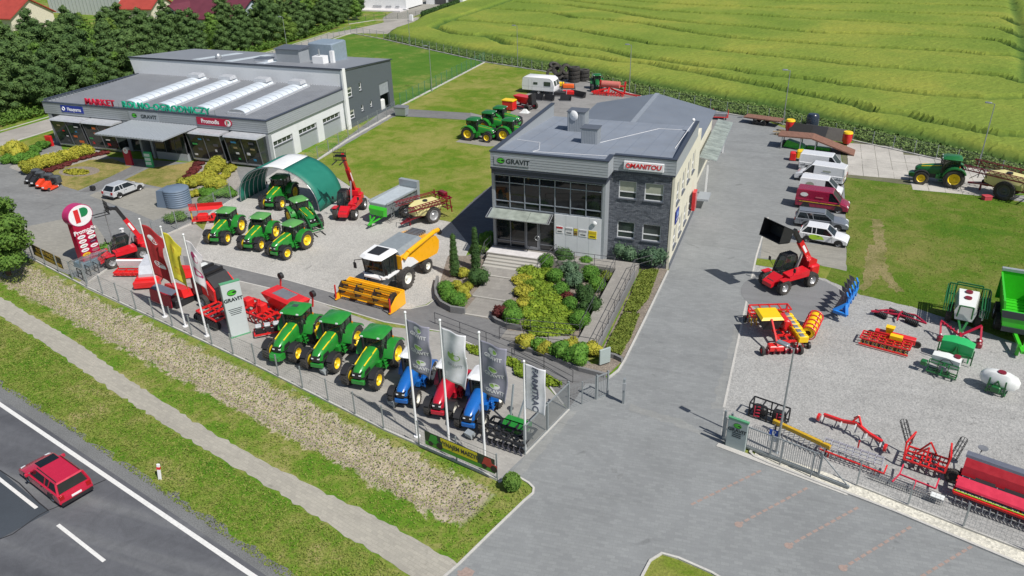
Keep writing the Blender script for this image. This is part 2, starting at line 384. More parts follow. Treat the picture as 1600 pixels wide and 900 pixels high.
strip('kerb', gpts([(1600, 885), (1400, 801), (1200, 724), (1178, 714), (1172, 708), (1176, 702)]), .14, MAT_KERB, 0, .11, kind='structure')
MAT_STAIN = stone_mat('stained_pavers', (.225, .235, .235), .06, 20, .2, rot=-.1, grid=(.4, .2), gcol=.86, bm=.15); MAT_DUST = stone_mat('dusty_pavers', (.28, .288, .28), .06, 20, .15, rot=-.1, grid=(.4, .2), gcol=.88, bm=.15)
for lv, mt, px in ((5.2, MAT_STAIN, [(1060, 500), (1068, 499), (1072, 504), (1063, 506)]), (5.2, MAT_STAIN, [(955, 734), (962, 733), (964, 738), (957, 739)]), (5.2, MAT_STAIN, [(965, 745), (972, 740), (974, 743), (968, 749)]), (5.2, MAT_DUST, [(985, 632), (1060, 655), (1128, 688), (1126, 694), (1050, 663), (980, 640)]), (5.4, MAT_DUST, [(782, 752), (824, 712), (890, 645), (905, 640), (860, 690), (815, 742)]), (5.2, MAT_DUST, [(1110, 640), (1128, 640), (1158, 500), (1152, 500)])): sheet('pavement_stain', gpts(px), mt, lv, jag=.12, step=.3)
# orange painted bay lines, dashed, with a dot at one end
mo = M('orange_road_paint', (.31, .235, .205), .8, var=.2, scale=9)
for a, c2, dot in (((1080, 789), (1192, 734), 0), ((1154, 820), (1268, 759), 1), ((1232, 853), (1350, 788), 1), ((1317, 888), (1432, 818), 1), ((1400, 925), (1525, 850), 1), ((715, 893), (742, 900), 2)):
    A, C = gpts([a, c2]); bb = B(); d = (C-A); n = int(d.length/.42); d.normalize(); nn = Vv((-d.y, d.x))
    for k in range(n):
        p0 = A+d*(k*.42); w = .07; p1 = p0+d*.3
        bb.quad(*[(q.x, q.y, .0215) for q in (p0-nn*w, p1-nn*w, p1+nn*w, p0+nn*w)])
    if dot == 1: bb.add([(A.x+.2*cos(2*pi*i/12), A.y+.2*sin(2*pi*i/12), .0225) for i in range(12)], [tuple(range(12))])
    if dot == 2: bb.quad(*[(q.x, q.y, .0225) for q in gpts([(713, 899), (728, 886), (742, 893), (735, 905)])])
    bb.build('bay_line', mo, smooth=0)['kind'] = 'structure'
# left parking of the market hall
sheet('market_parking', gpts([(-260, 330), (-120, 290), (-20, 252), (40, 233), (90, 214), (100, 240), (400, 262), (440, 262), (490, 253), (596, 175), (616, 166), (630, 175), (480, 262), (362, 312), (312, 345), (242, 375), (178, 415), (132, 440), (20, 392), (-100, 345), (-240, 300)]), stone_mat('parking_pavers', (.23, .235, .232), .05, 18, .16, grid=(.4, .2), gcol=.88), 1.5)
sheet('parking_bay_paving', gpts([(5, 362), (37, 355), (100, 342), (150, 352), (172, 385), (160, 400), (150, 425), (87, 420), (20, 388), (-60, 362)]), MAT_BEIGE, 3)
sheet('parking_bay_paving', gpts([(140, 306), (150, 300), (230, 293), (262, 296), (310, 300), (330, 318), (300, 326), (240, 345), (205, 330)]), MAT_BEIGE, 3)
sheet('far_road', gpts([(-300, 295), (0, 208), (82, 184), (300, 118), (440, 76), (515, 52), (560, 44), (605, 34), (640, 27), (668, 30), (652, 40), (610, 53), (560, 52), (528, 56), (440, 92), (300, 138), (90, 201), (0, 229), (-280, 320)]), MAT_DIRT, 2)
strip('kerb', gpts([(-280, 318), (0, 228), (88, 201), (300, 137), (440, 92), (530, 58)]), .3, MAT_KERB, 0, .06, kind='structure')
strip('kerb', gpts([(-280, 290), (0, 205), (82, 181), (300, 116), (440, 75), (515, 51)]), .2, MAT_KERB, 0, .06, kind='structure')
sheet('roadside_grass', gpts([(-280, 325), (0, 232), (88, 204), (92, 213), (40, 230), (0, 243), (-280, 335)]), MAT_LAWN, 3)
# display yard
sheet('display_yard', gpts([(290, 420), (310, 380), (330, 330), (362, 312), (440, 262), (490, 254), (545, 290), (590, 318), (660, 339), (705, 347), (735, 385), (728, 400), (700, 442), (690, 460), (665, 476), (640, 482), (600, 480), (450, 445)]), MAT_GRAVEL2, 3)
sheet('front_display_strip', gpts([(120, 442), (178, 415), (242, 376), (300, 345), (318, 360), (300, 425), (450, 455), (600, 510), (700, 520), (850, 600), (888, 640), (820, 712), (777, 752), (600, 672), (400, 572), (137, 452)]), MAT_FRONT, 2)
sheet('dark_lane', gpts([(286, 400), (300, 402), (450, 438), (600, 480), (640, 483), (668, 477), (690, 460), (702, 440), (728, 400), (770, 384), (780, 420), (800, 500), (870, 520), (950, 592), (888, 640), (850, 592), (800, 565), (690, 518), (600, 503), (440, 455), (290, 420)]), MAT_LANE, 3.5)
strip('kerb', gpts([(880, 632), (850, 592), (800, 565), (690, 518), (600, 503), (440, 455), (290, 420)]), .12, MAT_KERB, 0, .035, kind='structure')
strip('kerb', gpts([(300, 402), (450, 438), (600, 480), (640, 483), (668, 477), (690, 460), (702, 440)]), .10, MAT_KERB, 0, .03, kind='structure')
sheet('office_side_paving', gpts([(775, 282), (740, 312), (705, 347), (735, 385), (772, 384), (790, 300)]), stone_mat('dark_side_pavers', (.13, .135, .145), .05, 14, .1, grid=(.8, .4), gcol=.7), 5)
# lawns
sheet('lawn', gpts([(492, 254), (614, 183), (735, 188), (738, 192), (830, 200), (775, 284), (740, 312), (704, 347), (660, 339), (590, 318), (545, 290)]), MAT_LAWN, 6, jag=.06)
sheet('lawn', gpts([(624, 172), (757, 98), (800, 105), (880, 116), (830, 140), (808, 158), (790, 186), (735, 176)]), MAT_LAWN, 6, jag=.04)
sheet('lawn', gpts([(530, 60), (550, 53), (600, 63), (755, 97), (628, 166), (600, 172), (520, 100)]), MAT_LAWNB, 6, jag=.04)
sheet('lawn_path', gpts([(596, 176), (616, 167), (628, 170), (735, 177), (737, 188), (630, 182), (612, 182)]), MAT_LANE, 7)
sheet('tractor_paving', gpts([(712, 222), (728, 212), (800, 190), (830, 200), (800, 228), (760, 229)]), MAT_BEIGE, 7)
sheet('lawn', gpts([(1320, 278), (1437, 292), (1520, 303), (1600, 318), (1800, 345), (1900, 700), (1600, 541), (1465, 493), (1425, 480), (1345, 461), (1290, 436), (1240, 420), (1275, 413), (1323, 424), (1321, 340)]), MAT_LAWNR, 6, jag=.08)
sheet('worn_grass_track', gpts([(1362, 343), (1378, 343), (1384, 380), (1386, 420), (1410, 455), (1400, 458), (1375, 430), (1350, 455), (1345, 452), (1355, 385), (1366, 380)]), grass_mat('worn_grass', (.16, .165, .05), (.1, .14, .03), (.27, .23, .11), .8, .5), 7, jag=.2, step=.3)
sheet('bay_paving', gpts([(1188, 403), (1196, 340), (1228, 378), (1322, 386), (1324, 424), (1240, 407)]), MAT_BEIGE, 5)
sheet('grass_strip', gpts([(1180, 404), (1240, 408), (1300, 419), (1290, 436), (1220, 420), (1179, 414)]), MAT_LAWN, 7, jag=.06, step=.3)
sheet('gravel_yard', gpts([(1131, 637), (1150, 548), (1170, 455), (1179, 414), (1290, 434), (1345, 461), (1425, 479), (1465, 492), (1600, 540), (1800, 620), (1900, 1000), (1600, 868), (1400, 790), (1215, 720), (1178, 704), (1125, 690)]), MAT_GRAVEL, 5)
c0 = G(1240, 462).xy
sheet('round_paving', [Vv((c0.x+3.9*cos(2*pi*k/40), c0.y+3.9*sin(2*pi*k/40))) for k in range(40)], stone_mat('round_pavers', (.2, .205, .21), .08, 16, .12, bm=.3), 8)
sheet('edge_gravel_strip', gpts([(1180, 706), (1215, 714), (1300, 742), (1400, 782), (1600, 862), (1700, 900), (1700, 926), (1600, 884), (1400, 800), (1200, 723), (1179, 713)]), MAT_GRAVELW, 7)
# old concrete slabs, one by one
cy = tag(bpy.data.objects.new('concrete_yard', None), kind='structure'); COL.objects.link(cy)
poly = gpts([(1314, 237), (1335, 221), (1462, 249), (1528, 264), (1600, 284), (1640, 300), (1560, 305), (1437, 291), (1320, 277)])
def inside(p, poly):
    r = False; j = len(poly)-1
    for i in range(len(poly)):
        a, c2 = poly[i], poly[j]
        if (a[1] > p[1]) != (c2[1] > p[1]) and p[0] < (c2[0]-a[0])*(p[1]-a[1])/(c2[1]-a[1])+a[0]: r = not r
        j = i
    return r
sm = {}
for i in range(16):
    for j in range(9):
        x = 4.2+1.52*i; y = 74.5+3.04*j
        if not inside((x+.75, y+1.5), poly): continue
        k = random.randrange(4)
        if k not in sm:
            b_ = B(); h = .05; e = .03; b_.loft([[(0, 0, -.02), (1.49, 0, -.02), (1.49, 3.0, -.02), (0, 3.0, -.02)], [(0, 0, h-.01), (1.49, 0, h-.01), (1.49, 3.0, h-.01), (0, 3.0, h-.01)], [(e, e, h), (1.49-e, e, h), (1.49-e, 3.0-e, h), (e, 3.0-e, h)]]); o = b_.build('slab', MAT_SLAB, cy, smooth=0); sm[k] = o.data
        else: o = put('slab', sm[k], cy)
        o.location = (x, y, random.uniform(-.012, .012)); o.rotation_euler = (random.uniform(-.004, .004), random.uniform(-.004, .004), random.uniform(-.006, .006))
sheet('slab_joint_weeds', [q for q in poly], stone_mat('joint_soil', (.15, .15, .09), .2, 9), 5)
sheet('gravel_edge', gpts([(1420, 287), (1437, 287), (1512, 300), (1600, 306), (1600, 316), (1520, 303), (1437, 292)]), MAT_GRAVEL, 7)
# ================================================================== buildings
GREYM = M('grey_metal_trim', (.13, .145, .175), .45, .3, .06)
DARKTRIM = M('dark_blue_grey_trim', (.055, .065, .09), .4, .2, .06)
FASC = M('light_grey_cladding', (.36, .39, .42), .45, .2, .05)
FASCM = M('mid_grey_cladding', (.34, .365, .39), .45, .2, .05)
ROOFM = M('membrane_roof', (.205, .235, .285), .7, 0, .10, scale=.5, bmp=.1, dirt=.25)
ROOFS = M('ribbed_roof_sheet', (.25, .265, .29), .5, .2, .08, scale=.6, dirt=.15)
WHITEP = M('white_render', (.66, .68, .70), .7, 0, .05, scale=.8, dirt=.1)
WHITE = M('white_paint', (.78, .79, .8), .35, 0, .04)
CREAM = M('cream_render', (.66, .635, .52), .8, 0, .06, scale=.7, dirt=.08)
DGLASS = glass('dark_glass', (.012, .015, .018), .04)
WGLASS = glass('window_glass', (.05, .065, .06), .06)
BLIND = M('window_blind', (.36, .38, .3), .7)
ALU = M('aluminium_frame', (.5, .52, .54), .35, .6, .05)
STEEL = M('galvanised_steel', (.42, .45, .47), .45, .7, .1, scale=8)
DSTEEL = M('dark_steel_rail', (.10, .10, .11), .5, .4, .1)
BLACK = M('black_plastic', (.018, .018, .02), .5)
RED = M('red_paint', (.62, .018, .022), .3, 0, .06, coat=.4)
m, t, b = nodes('slate_cladding'); v = opos(t)
mp = t.nodes.new('ShaderNodeMapping'); mp.inputs['Rotation'].default_value = (pi/2, 0, 0); L(t, v, mp.inputs['Vector'])
bt = t.nodes.new('ShaderNodeTexBrick'); bt.inputs['Scale'].default_value = 1; bt.inputs['Brick Width'].default_value = .34; bt.inputs['Row Height'].default_value = .085
bt.inputs['Mortar Size'].default_value = .008; bt.inputs['Color1'].default_value = (.075, .085, .105, 1); bt.inputs['Color2'].default_value = (.165, .18, .205, 1); bt.inputs['Mortar'].default_value = (.04, .045, .055, 1)
L(t, mp.outputs[0], bt.inputs['Vector'])
kk = mix(t, bt.outputs['Color'], ramp(t, tex_noise(t, 6, 4, .7, v), [(.3, (.7,)*3), (.7, (1.35,)*3)]), 1, 'MULTIPLY')
L(t, kk, b.inputs['Base Color']); b.inputs['Roughness'].default_value = .75; bump(t, b, bt.outputs['Fac'], -.5, .02); SLATE = m

def siding(name, x0, x1, y, z0, z1, n, mat, parent, axis='x', th=.05):
    """horizontal boards; axis x: the face looks to -Y at y; axis y: the face looks to +X at x=y"""
    b = B(); h = (z1-z0)/n
    for k in range(n):
        a, c = z0+k*h+.008, z0+(k+1)*h-.008
        if axis == 'x': b.loft([[(x0, y+th, a), (x1, y+th, a), (x1, y+th, c), (x0, y+th, c)], [(x0, y, a+.01), (x1, y, a+.01), (x1, y+.012, c), (x0, y+.012, c)]])
        else: b.loft([[(y-th, x0, a), (y-th, x1, a), (y-th, x1, c), (y-th, x0, c)], [(y, x0, a+.01), (y, x1, a+.01), (y-.012, x1, c), (y-.012, x0, c)]])
    return b.build(name, mat, parent, smooth=0)
def swoosh(parent, x, y, z, s, ax='front', mats=None):
    """the green leaf emblem of the dealer, with a dark arc: flat raised shapes"""
    gm = M('logo_green', (.07, .45, .035), .4); km = M('logo_black', (.015, .03, .02), .4)
    def place(pts, mat, dy):
        b = B()
        def P(u, w, d):
            if ax == 'front': return (x+u, y-d, z+w)
            if ax == 'side': return (x+d, y+u, z+w)
            return ax(u, w, d)
        b.loft([[P(u, w, 0) for u, w in pts], [P(u, w, dy) for u, w in pts]]); b.build('emblem', mat, parent, smooth=0)
    e = [(s*.55*cos(a), s*.36*sin(a)) for a in [2*pi*i/20 for i in range(20)]]
    place([(p[0]-.02*s, p[1]*1.12) for p in e], km, .012)
    place([(s*(-.55+1.1*i/8), s*(.30*sin(pi*i/8)**.6+.02)) for i in range(9)]+[(s*(.55-1.1*i/8), s*(.06+.10*sin(2*pi*i/8))) for i in range(1, 8)], gm, .024)
    place([(s*(-.55+1.1*i/8), s*(-.02+.10*sin(2*pi*i/8))) for i in range(9)]+[(s*(.55-1.1*i/8), -s*(.30*sin(pi*i/8)**.6)) for i in range(1, 8)], gm, .024)
KL = M('letter_black', (.02, .03, .035), .4)
# ------------------------------------------------------------------ office
of = thing('office_building', 'two storey office with slate grey cladding, dark glass front and flat grey roof', 'building', (0, 0, 0))
# openings are real: cut with a boolean-free frame layout (piers and bands)
def wallgrid(name, xs, zs, holes, y0, y1, mat, parent, axis='x'):
    b = B()
    for i in range(len(xs)-1):
        for j in range(len(zs)-1):
            if (i, j) in holes: continue
            if axis == 'x': b.bx(xs[i], xs[i+1], y0, y1, zs[j], zs[j+1])
            else: b.bx(y0, y1, xs[i], xs[i+1], zs[j], zs[j+1])
    return b.build(name, mat, parent, smooth=0)
wallgrid('slate_wall', [-13.6, -12.85, -11.4, -10.76, -9.25, -8.62], [0, 2.33, 3.78, 5.8, 7.28, 8.1], {(1, 1), (3, 1), (1, 3), (3, 3)}, 57.6, 57.95, SLATE, of)
def window(parent, x0, x1, z0, z1, y, blind=0, axis='x', sill=True, cols=1, rows=(.38,), gl=None, fm=None, name='window', depth=.0):
    gl = gl or WGLASS; fm = fm or WHITE
    def bb(b, a0, a1, d0, d1, c0, c1):
        if axis == 'x': b.bx(a0, a1, y+d0, y+d1, c0, c1)
        else: b.bx(y-d1, y-d0, a0, a1, c0, c1)
    b = B(); f = .07
    bb(b, x0, x1, .1, .18, z1-f, z1); bb(b, x0, x1, .1, .18, z0, z0+f); bb(b, x0, x0+f, .1, .18, z0+f, z1-f); bb(b, x1-f, x1, .1, .18, z0+f, z1-f)
    for r in rows: zz = z0+(z1-z0)*r; bb(b, x0+f, x1-f, .098, .182, zz-.05, zz+.05)
    for c in range(1, cols): xx = x0+(x1-x0)*c/cols; bb(b, xx-.03, xx+.03, .096, .18, z0+f, z1-f)
    w = b.build(name, fm, parent, smooth=0)
    b = B(); bb(b, x0+.02, x1-.02, .13, .145, z0+.02, z1-.02); b.build('pane', gl, w, smooth=0)
    if blind:
        b = B(); bb(b, x0+f, x1-f, .108, .118, z0+(z1-z0)*(1-blind), z1-f); b.build('blind', BLIND, w, smooth=0)
    if sill:
        b = B(); bb(b, x0-.06, x1+.06, -.09, .095, z0-.07, z0+.01); b.build('sill', GREYM, w, smooth=0)
    return w
window(of, -12.85, -11.4, 5.8, 7.28, 57.6, .58); window(of, -10.76, -9.25, 5.8, 7.28, 57.6, .6)
window(of, -12.85, -11.4, 2.33, 3.78, 57.6, 0); window(of, -10.76, -9.25, 2.33, 3.78, 57.6, 0)
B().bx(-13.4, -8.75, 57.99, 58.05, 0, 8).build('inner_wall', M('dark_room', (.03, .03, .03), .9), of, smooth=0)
# curtain wall
XB = [-23.05+1.312*k for k in range(8)]; ZR = [4.4, 4.98, 6.62, 7.22]
b = B()
for x in XB: b.bx(x-.035, x+.035, 56.24, 56.42, 4.36, 7.26)
for i in range(7):
    for z in ZR: b.bx(XB[i]+.036, XB[i+1]-.036, 56.26, 56.4, z-.035, z+.035)
b.build('mullion_grid', M('mullion_grey', (.32, .36, .42), .4, .4), of, smooth=0)
for i in range(7):
    for j in range(3):
        b = B(); b.bx(XB[i]+.036, XB[i+1]-.036, 56.33, 56.35, ZR[j]+.036, ZR[j+1]-.036); b.build('pane', DGLASS, of, smooth=0)
XC = [-23.05, -21.75, -20.43, -19.15, -17.87]; ZC = [.84, 1.4, 3.55, 4.3]
b = B()
for x in XC: b.bx(x-.045, x+.045, 56.24, 56.42, .82, 4.36)
for i in range(4):
    for z in (ZC if i != 2 else (3.55, 4.3)): b.bx(XC[i]+.046, XC[i+1]-.046, 56.26, 56.4, z-.04, z+.04)
b.build('ground_floor_mullions', M('mullion_dark', (.16, .17, .19), .4, .4), of, smooth=0)
for i in range(4):
    for j in range(3):
        if i == 2 and j < 2: continue
        b = B(); b.bx(XC[i]+.046, XC[i+1]-.046, 56.33, 56.35, ZC[j]+.041, ZC[j+1]-.041); b.build('pane', DGLASS, of, smooth=0)
b = B()
for x0, x1, z0, z1 in ((-20.36, -20.24, .86, 3.5), (-19.34, -19.22, .86, 3.5), (-20.24, -19.34, 3.38, 3.5), (-20.24, -19.34, .86, 1.1)): b.bx(x0, x1, 56.22, 56.38, z0, z1)
dr = b.build('door', M('door_frame_grey', (.22, .23, .25), .4, .3), of, smooth=0)
B().bx(-20.24, -19.34, 56.3, 56.32, 1.1, 3.38).build('pane', DGLASS, dr, smooth=0)
B().torus((0, 0, 0), .2, .025, 'y', 16, 6).build('handle', ALU, dr, loc=(-19.32, 56.14, 2.0))
# white panel wall with the small signs
B().bx(-17.82, -13.86, 56.2, 56.45, .82, 4.34).build('white_wall', WHITEP, of, smooth=0)
b = B()
for k in range(1, 4): b.bx(-17.82+.99*k-.01, -17.82+.99*k+.01, 56.195, 56.2, .82, 4.34)
b.build('wall_joints', M('joint_grey', (.4, .42, .43), .6), of, smooth=0)
for k, (x, w, z, h, ca, cb_) in enumerate(((-17.35, .56, 3.02, .62, (.5, .03, .04), (.7, .7, .7)), (-16.55, .62, 2.98, .62, (.35, .37, .38), (.7, .7, .7)), (-15.98, .34, 2.98, .6, (.6, .6, .05), (.3, .2, .05)), (-15.35, .66, 2.95, .62, (.4, .4, .42), (.72, .72, .72)), (-14.55, .68, 2.9, .66, (.6, .45, .03), (.75, .6, .02)))):
    o = B().bx(x-w/2, x+w/2, 56.17, 56.198, z-h/2, z+h/2).build('small_sign', M('sign_face_%d' % k, cb_, .4), of, smooth=0)
    B().bx(x-w/2+.02, x+w/2-.02, 56.16, 56.169, z+h*.16, z+h*.42).build('sign_band', M('sign_band_%d' % k, ca, .4), o, smooth=0)
    B().bx(x-w*.33, x+w*.33, 56.16, 56.169, z-h*.3, z-h*.18).build('sign_line', KL, o, smooth=0)
B().lathe([(0, 0), (.05, .16), (.12, .2)], (0, 0, 0), 'y', 14).build('wall_dish', WHITE, of, loc=(-14.4, 56.0, 3.95))
B().bx(-13.86, -13.6, 56.24, 57.59, 0, 7.9).build('corner_pier', FASC, of, smooth=0)
B().bx(-23.3, -23.08, 56.2, 71.8, 0, 7.95).build('side_wall', FASCM, of, smooth=0)
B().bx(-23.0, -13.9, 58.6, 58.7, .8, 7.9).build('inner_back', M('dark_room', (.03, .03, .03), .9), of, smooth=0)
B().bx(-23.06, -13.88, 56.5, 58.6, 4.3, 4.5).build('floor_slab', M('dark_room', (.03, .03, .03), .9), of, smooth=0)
# soffit, fascias
b = B(); b.bx(-23.1, -13.45, 55.72, 57.5, 7.5, 7.93); b.build('soffit', DARKTRIM, of, smooth=0)
b = B(); b.bx(-23.14, -13.3, 55.62, 55.95, 7.93, 8.08); b.bx(-13.32, -8.4, 57.42, 57.6, 8.02, 8.14); b.build('fascia_drip', DARKTRIM, of, smooth=0)
siding('fascia_boards', -23.1, -13.3, 55.6, 8.08, 9.36, 6, FASC, of); siding('fascia_boards', -13.3, -8.42, 57.4, 8.14, 9.36, 5, FASC, of)
siding('fascia_boards', 55.66, 57.39, -13.3, 8.08, 9.36, 6, FASC, of, 'y')
b = B(); b.bx(-23.05, -13.36, 55.66, 55.9, 8.09, 9.35); b.bx(-13.3, -8.45, 57.46, 57.7, 8.15, 9.35); b.build('fascia_core', FASC, of, smooth=0)
# parapets: front band, sides slope-less, deck falls to the rear
b = B()
b.bx(-23.16, -13.26, 55.56, 55.96, 9.36, 9.46); b.bx(-13.66, -13.26, 55.96, 57.36, 9.36, 9.46); b.bx(-13.26, -8.36, 57.36, 57.76, 9.36, 9.46)
b.bx(-23.16, -22.8, 55.96, 71.9, 9.36, 9.46); b.bx(-8.7, -8.36, 57.76, 69.0, 9.36, 9.46)
b.build('parapet_cap', DARKTRIM, of, smooth=0)
for q in ((-23.1, -22.86, 55.97, 71.85, 7.9), (-8.66, -8.42, 57.77, 68.95, 8.02), (-13.6, -13.32, 55.97, 57.34, 8.1)): B().bx(*q, 9.36).build('parapet', FASCM, of, smooth=0)
b = B(); b.prism([(55.95, 9.3), (55.95, 9.0), (71.8, 7.9), (71.8, 8.15)], -22.86, -13.6, 'x'); b.prism([(57.76, 9.169), (57.76, 9.0), (71.8, 7.9), (71.8, 8.15)], -13.6, -8.66, 'x'); b.build('flat_roof', ROOFM, of, smooth=0)
def rz_(y): return 9.3-(y-55.95)*(1.15/15.85)
bpy_ = B()
for k in range(9):
    x = -21.6+1.45*k; y_ = 55.96 if x < -13.6 else 57.8; bpy_.prism([(y_, rz_(y_)+.015), (y_, rz_(y_)-.01), (71.8, 8.14), (71.8, 8.165)], x, x+.03, 'x')
bpy_.build('roof_seam', M('roof_seam', (.16, .19, .24), .6), of, smooth=0)
B().bx(-22.86, -8.66, 71.6, 71.9, 5.0, 8.12).build('rear_wall', FASCM, of, smooth=0)
for (x0, x1, y0, y1, h, lab) in ((-19.6, -18.0, 65.6, 67.0, 1.75, 0), (-17.1, -15.7, 61.3, 62.5, 1.25, 1)):
    zz = rz_(y0); c = B(); c.bx(x0, x1, y0, y1, zz-.2, zz+h)
    o = c.build('roof_vent', FASC, of, smooth=0)
    c = B()
    for k in range(9): c.bx(x0+.06+k*(x1-x0-.12)/9, x0+.06+(k+.55)*(x1-x0-.12)/9, y0-.03, y0-.002, zz, zz+h-.1); c.bx(x1+.002, x1+.03, y0+.06+k*(y1-y0-.1)/9, y0+.06+(k+.55)*(y1-y0-.1)/9, zz, zz+h-.1)
    c.build('vent_ribs', FASC, o, smooth=0)
    B().bx(x0-.07, x1+.07, y0-.07, y1+.07, zz+h, zz+h+.07).build('cap', GREYM, o, smooth=0)
d = B().lathe([(0, .02), (.03, .2), (.09, .38), (.16, .46), (.14, .44), (.07, .36), (.02, .2), (.01, .02)], (0, 0, 0), 'y', 20).build('satellite_dish', WHITE, of, loc=(-19.05, 65.4, rz_(65.4)+1.45)); d.rotation_euler = (0, 0, -.25)
cb = B(); cb.tube([(-22.6, 60.6, rz_(60.6)+.03), (-20.4, 60.2, rz_(60.2)+.03), (-19.6, 57.6, rz_(57.6)+.03), (-19.9, 56.9, rz_(56.9)+.03), (-13.9, 57.6, rz_(57.6)+.03)], .02, 5); cb.tube([(-15.6, 62, rz_(62)+.03), (-12, 69.5, rz_(69.5)+.03), (-9.3, 69.8, rz_(69.8)+.03)], .02, 5); cb.build('roof_cable', WHITE, of)
b = B(); b.tube([(-9.3, 62, rz_(62)+.05), (-8.9, 69.5, rz_(69.5)+.9)], .03, 5); b.ball((-8.95, 69.4, 9.4), .16); b.build('lightning_rod', WHITE, of)
# cream side with tall windows
ys = [57.6]; holes = set()
for k in range(4): ys += [59.0+2.7*k, 60.5+2.7*k]
ys += [71.8]; zs = [0, .55, 1.2, 3.0, 5.1, 7.0, 8.05]
for k in range(4): holes |= {(1+2*k, 2), (1+2*k, 4)}
wallgrid('cream_wall', ys, zs, holes, -8.66, -8.42, CREAM, of, 'y')
B().bx(-8.42, -8.36, 57.66, 71.8, 0, .55).build('plinth', GREYM, of, smooth=0)
for k in range(4):
    for z0, z1 in ((1.2, 3.0), (5.1, 7.0)): window(of, ys[1+2*k], ys[2+2*k], z0, z1, -8.42, 0, 'y')
siding('fascia_boards', 57.45, 69.0, -8.37, 8.05, 9.36, 5, FASC, of, 'y', .04)
# lettering
B().bx(-22.75, -19.75, 55.55, 55.585, 8.35, 9.05).build('sign_board', FASC, of, smooth=0)
text('GRAVIT', .56, KL, of, (-20.72, 55.545, 8.68), FRONT, 'sign_letters', .012, sx=1.05, offset=.012); swoosh(of, -22.15, 55.545, 8.71, .62)
sb = B().rb(-12.45, -9.3, 57.2, 57.36, 8.4, 9.05, .02).build('sign_board', WHITE, of)
text('MANITOU', .5, RED, of, (-10.72, 57.19, 8.71), FRONT, 'sign_letters', .012, sx=1.06, shear=.15, offset=.015)
B().torus((0, 0, 0), .16, .045, 'y', 16, 5).build('emblem', RED, of, loc=(-12.08, 57.18, 8.72))
cs_ = B().bx(-8.36, -8.3, 58.9, 60.3, 3.5, 4.6).build('blue_side_sign', M('sign_blue', (.01, .03, .28), .35), of, smooth=0)
B().bx(-8.297, -8.29, 59.3, 59.9, 4.05, 4.4).build('sign_emblem', M('sign_pale_blue', (.25, .4, .75), .4), cs_, smooth=0); text('HOLLAND', .2, WHITE, cs_, (-8.29, 59.6, 3.8), SIDE, 'sign_letters', .004)
# glass canopy over the entrance
m_ = glass('frosted_canopy', (.32, .36, .32), .25, .9)
cn = B(); P4 = ((-23.45, 56.2, 4.24), (-17.95, 56.2, 4.24), (-17.85, 54.75, 3.98), (-23.35, 54.75, 3.98))
fr = B().beams([(P4[0], P4[1]), (P4[1], P4[2]), (P4[2], P4[3]), (P4[3], P4[0])]+[((lerp(P4[0][0], P4[1][0], k), 56.2, 4.24), (lerp(P4[3][0], P4[2][0], k), 54.75, 3.98)) for k in (.03, .34, .66, .97)], .06).build('canopy_frame', ALU, of, smooth=0)
for k in range(3):
    a, c = (.035+.31*k), (.035+.31*(k+1)-.005)
    b = B(); T = lambda q, i, dz: (lerp(P4[0][0], P4[1][0], q), 56.2, 4.26+dz) if i == 0 else (lerp(P4[3][0], P4[2][0], q), 54.75, 4.0+dz)
    b.hexa([T(a, 1, 0), T(c, 1, 0), T(c, 0, 0), T(a, 0, 0), T(a, 1, .02), T(c, 1, .02), T(c, 0, .02), T(a, 0, .02)]); b.build('canopy_panel', m_, fr, smooth=0)
# long side canopy over the loading side
cn = B().beams([((-8.9, 76, 3.9), (-8.9, 91, 3.9)), ((-7.2, 76, 3.6), (-7.2, 91, 3.6))]+[((-8.95, 76+1.5*k, 3.9), (-7.2, 76+1.5*k, 3.6)) for k in range(11)], .07).build('side_canopy_frame', ALU, of, smooth=0)
for k in range(10):
    b = B(); y0, y1 = 76.05+1.5*k, 77.45+1.5*k
    b.hexa([(-8.9, y0, 3.94), (-7.2, y0, 3.64), (-7.2, y1, 3.64), (-8.9, y1, 3.94), (-8.9, y0, 3.96), (-7.2, y0, 3.66), (-7.2, y1, 3.66), (-8.9, y1, 3.96)]); b.build('canopy_panel', m_, cn, smooth=0)
b = B(); b.beams([((-8.0, 76.2, 0), (-8.0, 76.2, 3.7)), ((-8.0, 90.8, 0), (-8.0, 90.8, 3.7))], .18); b.build('canopy_post', WHITE, of, smooth=0)
b = B(); b.bx(-8.3, -7.2, 71.8, 73.9, .9, 1.1); b.build('loading_ledge', FASC, of, smooth=0)
B().bx(-8.3, -8.0, 68.2, 69.2, 1.2, 3.0).build('red_cabinet', RED, of, smooth=0)
# rear warehouse with a shallow gable
wh = thing('warehouse', 'long grey warehouse with shallow gable roof joined behind the office', 'building')
b = B(); b.prism([(-22.4, 0), (-9.3, 0), (-9.3, 5.3), (-15.75, 6.85), (-22.4, 5.3)], 71.95, 88.3, 'y'); b.build('wall', CREAM, wh, smooth=0)
ROOFW = M('blue_grey_membrane', (.15, .175, .215), .65, 0, .08, scale=.4, dirt=.15)
for sgn, xe in ((-1, -22.8), (1, -9.0)):
    b = B(); b.hexa([(-15.75, 71.96, 6.88), (xe, 71.96, 5.35), (xe, 88.6, 5.35), (-15.75, 88.6, 6.88), (-15.75, 71.96, 7.03), (xe, 71.96, 5.5), (xe, 88.6, 5.5), (-15.75, 88.6, 7.03)]) if sgn < 0 else b.hexa([(xe, 71.96, 5.35), (-15.75, 71.96, 6.88), (-15.75, 88.6, 6.88), (xe, 88.6, 5.35), (xe, 71.96, 5.5), (-15.75, 71.96, 7.03), (-15.75, 88.6, 7.03), (xe, 88.6, 5.5)])
    b.build('roof', ROOFW, wh, smooth=0)
B().bx(-16.0, -15.5, 71.97, 88.62, 7.0, 7.07).build('ridge_strip', M('ridge_strip', (.24, .27, .31), .6), wh, smooth=0)
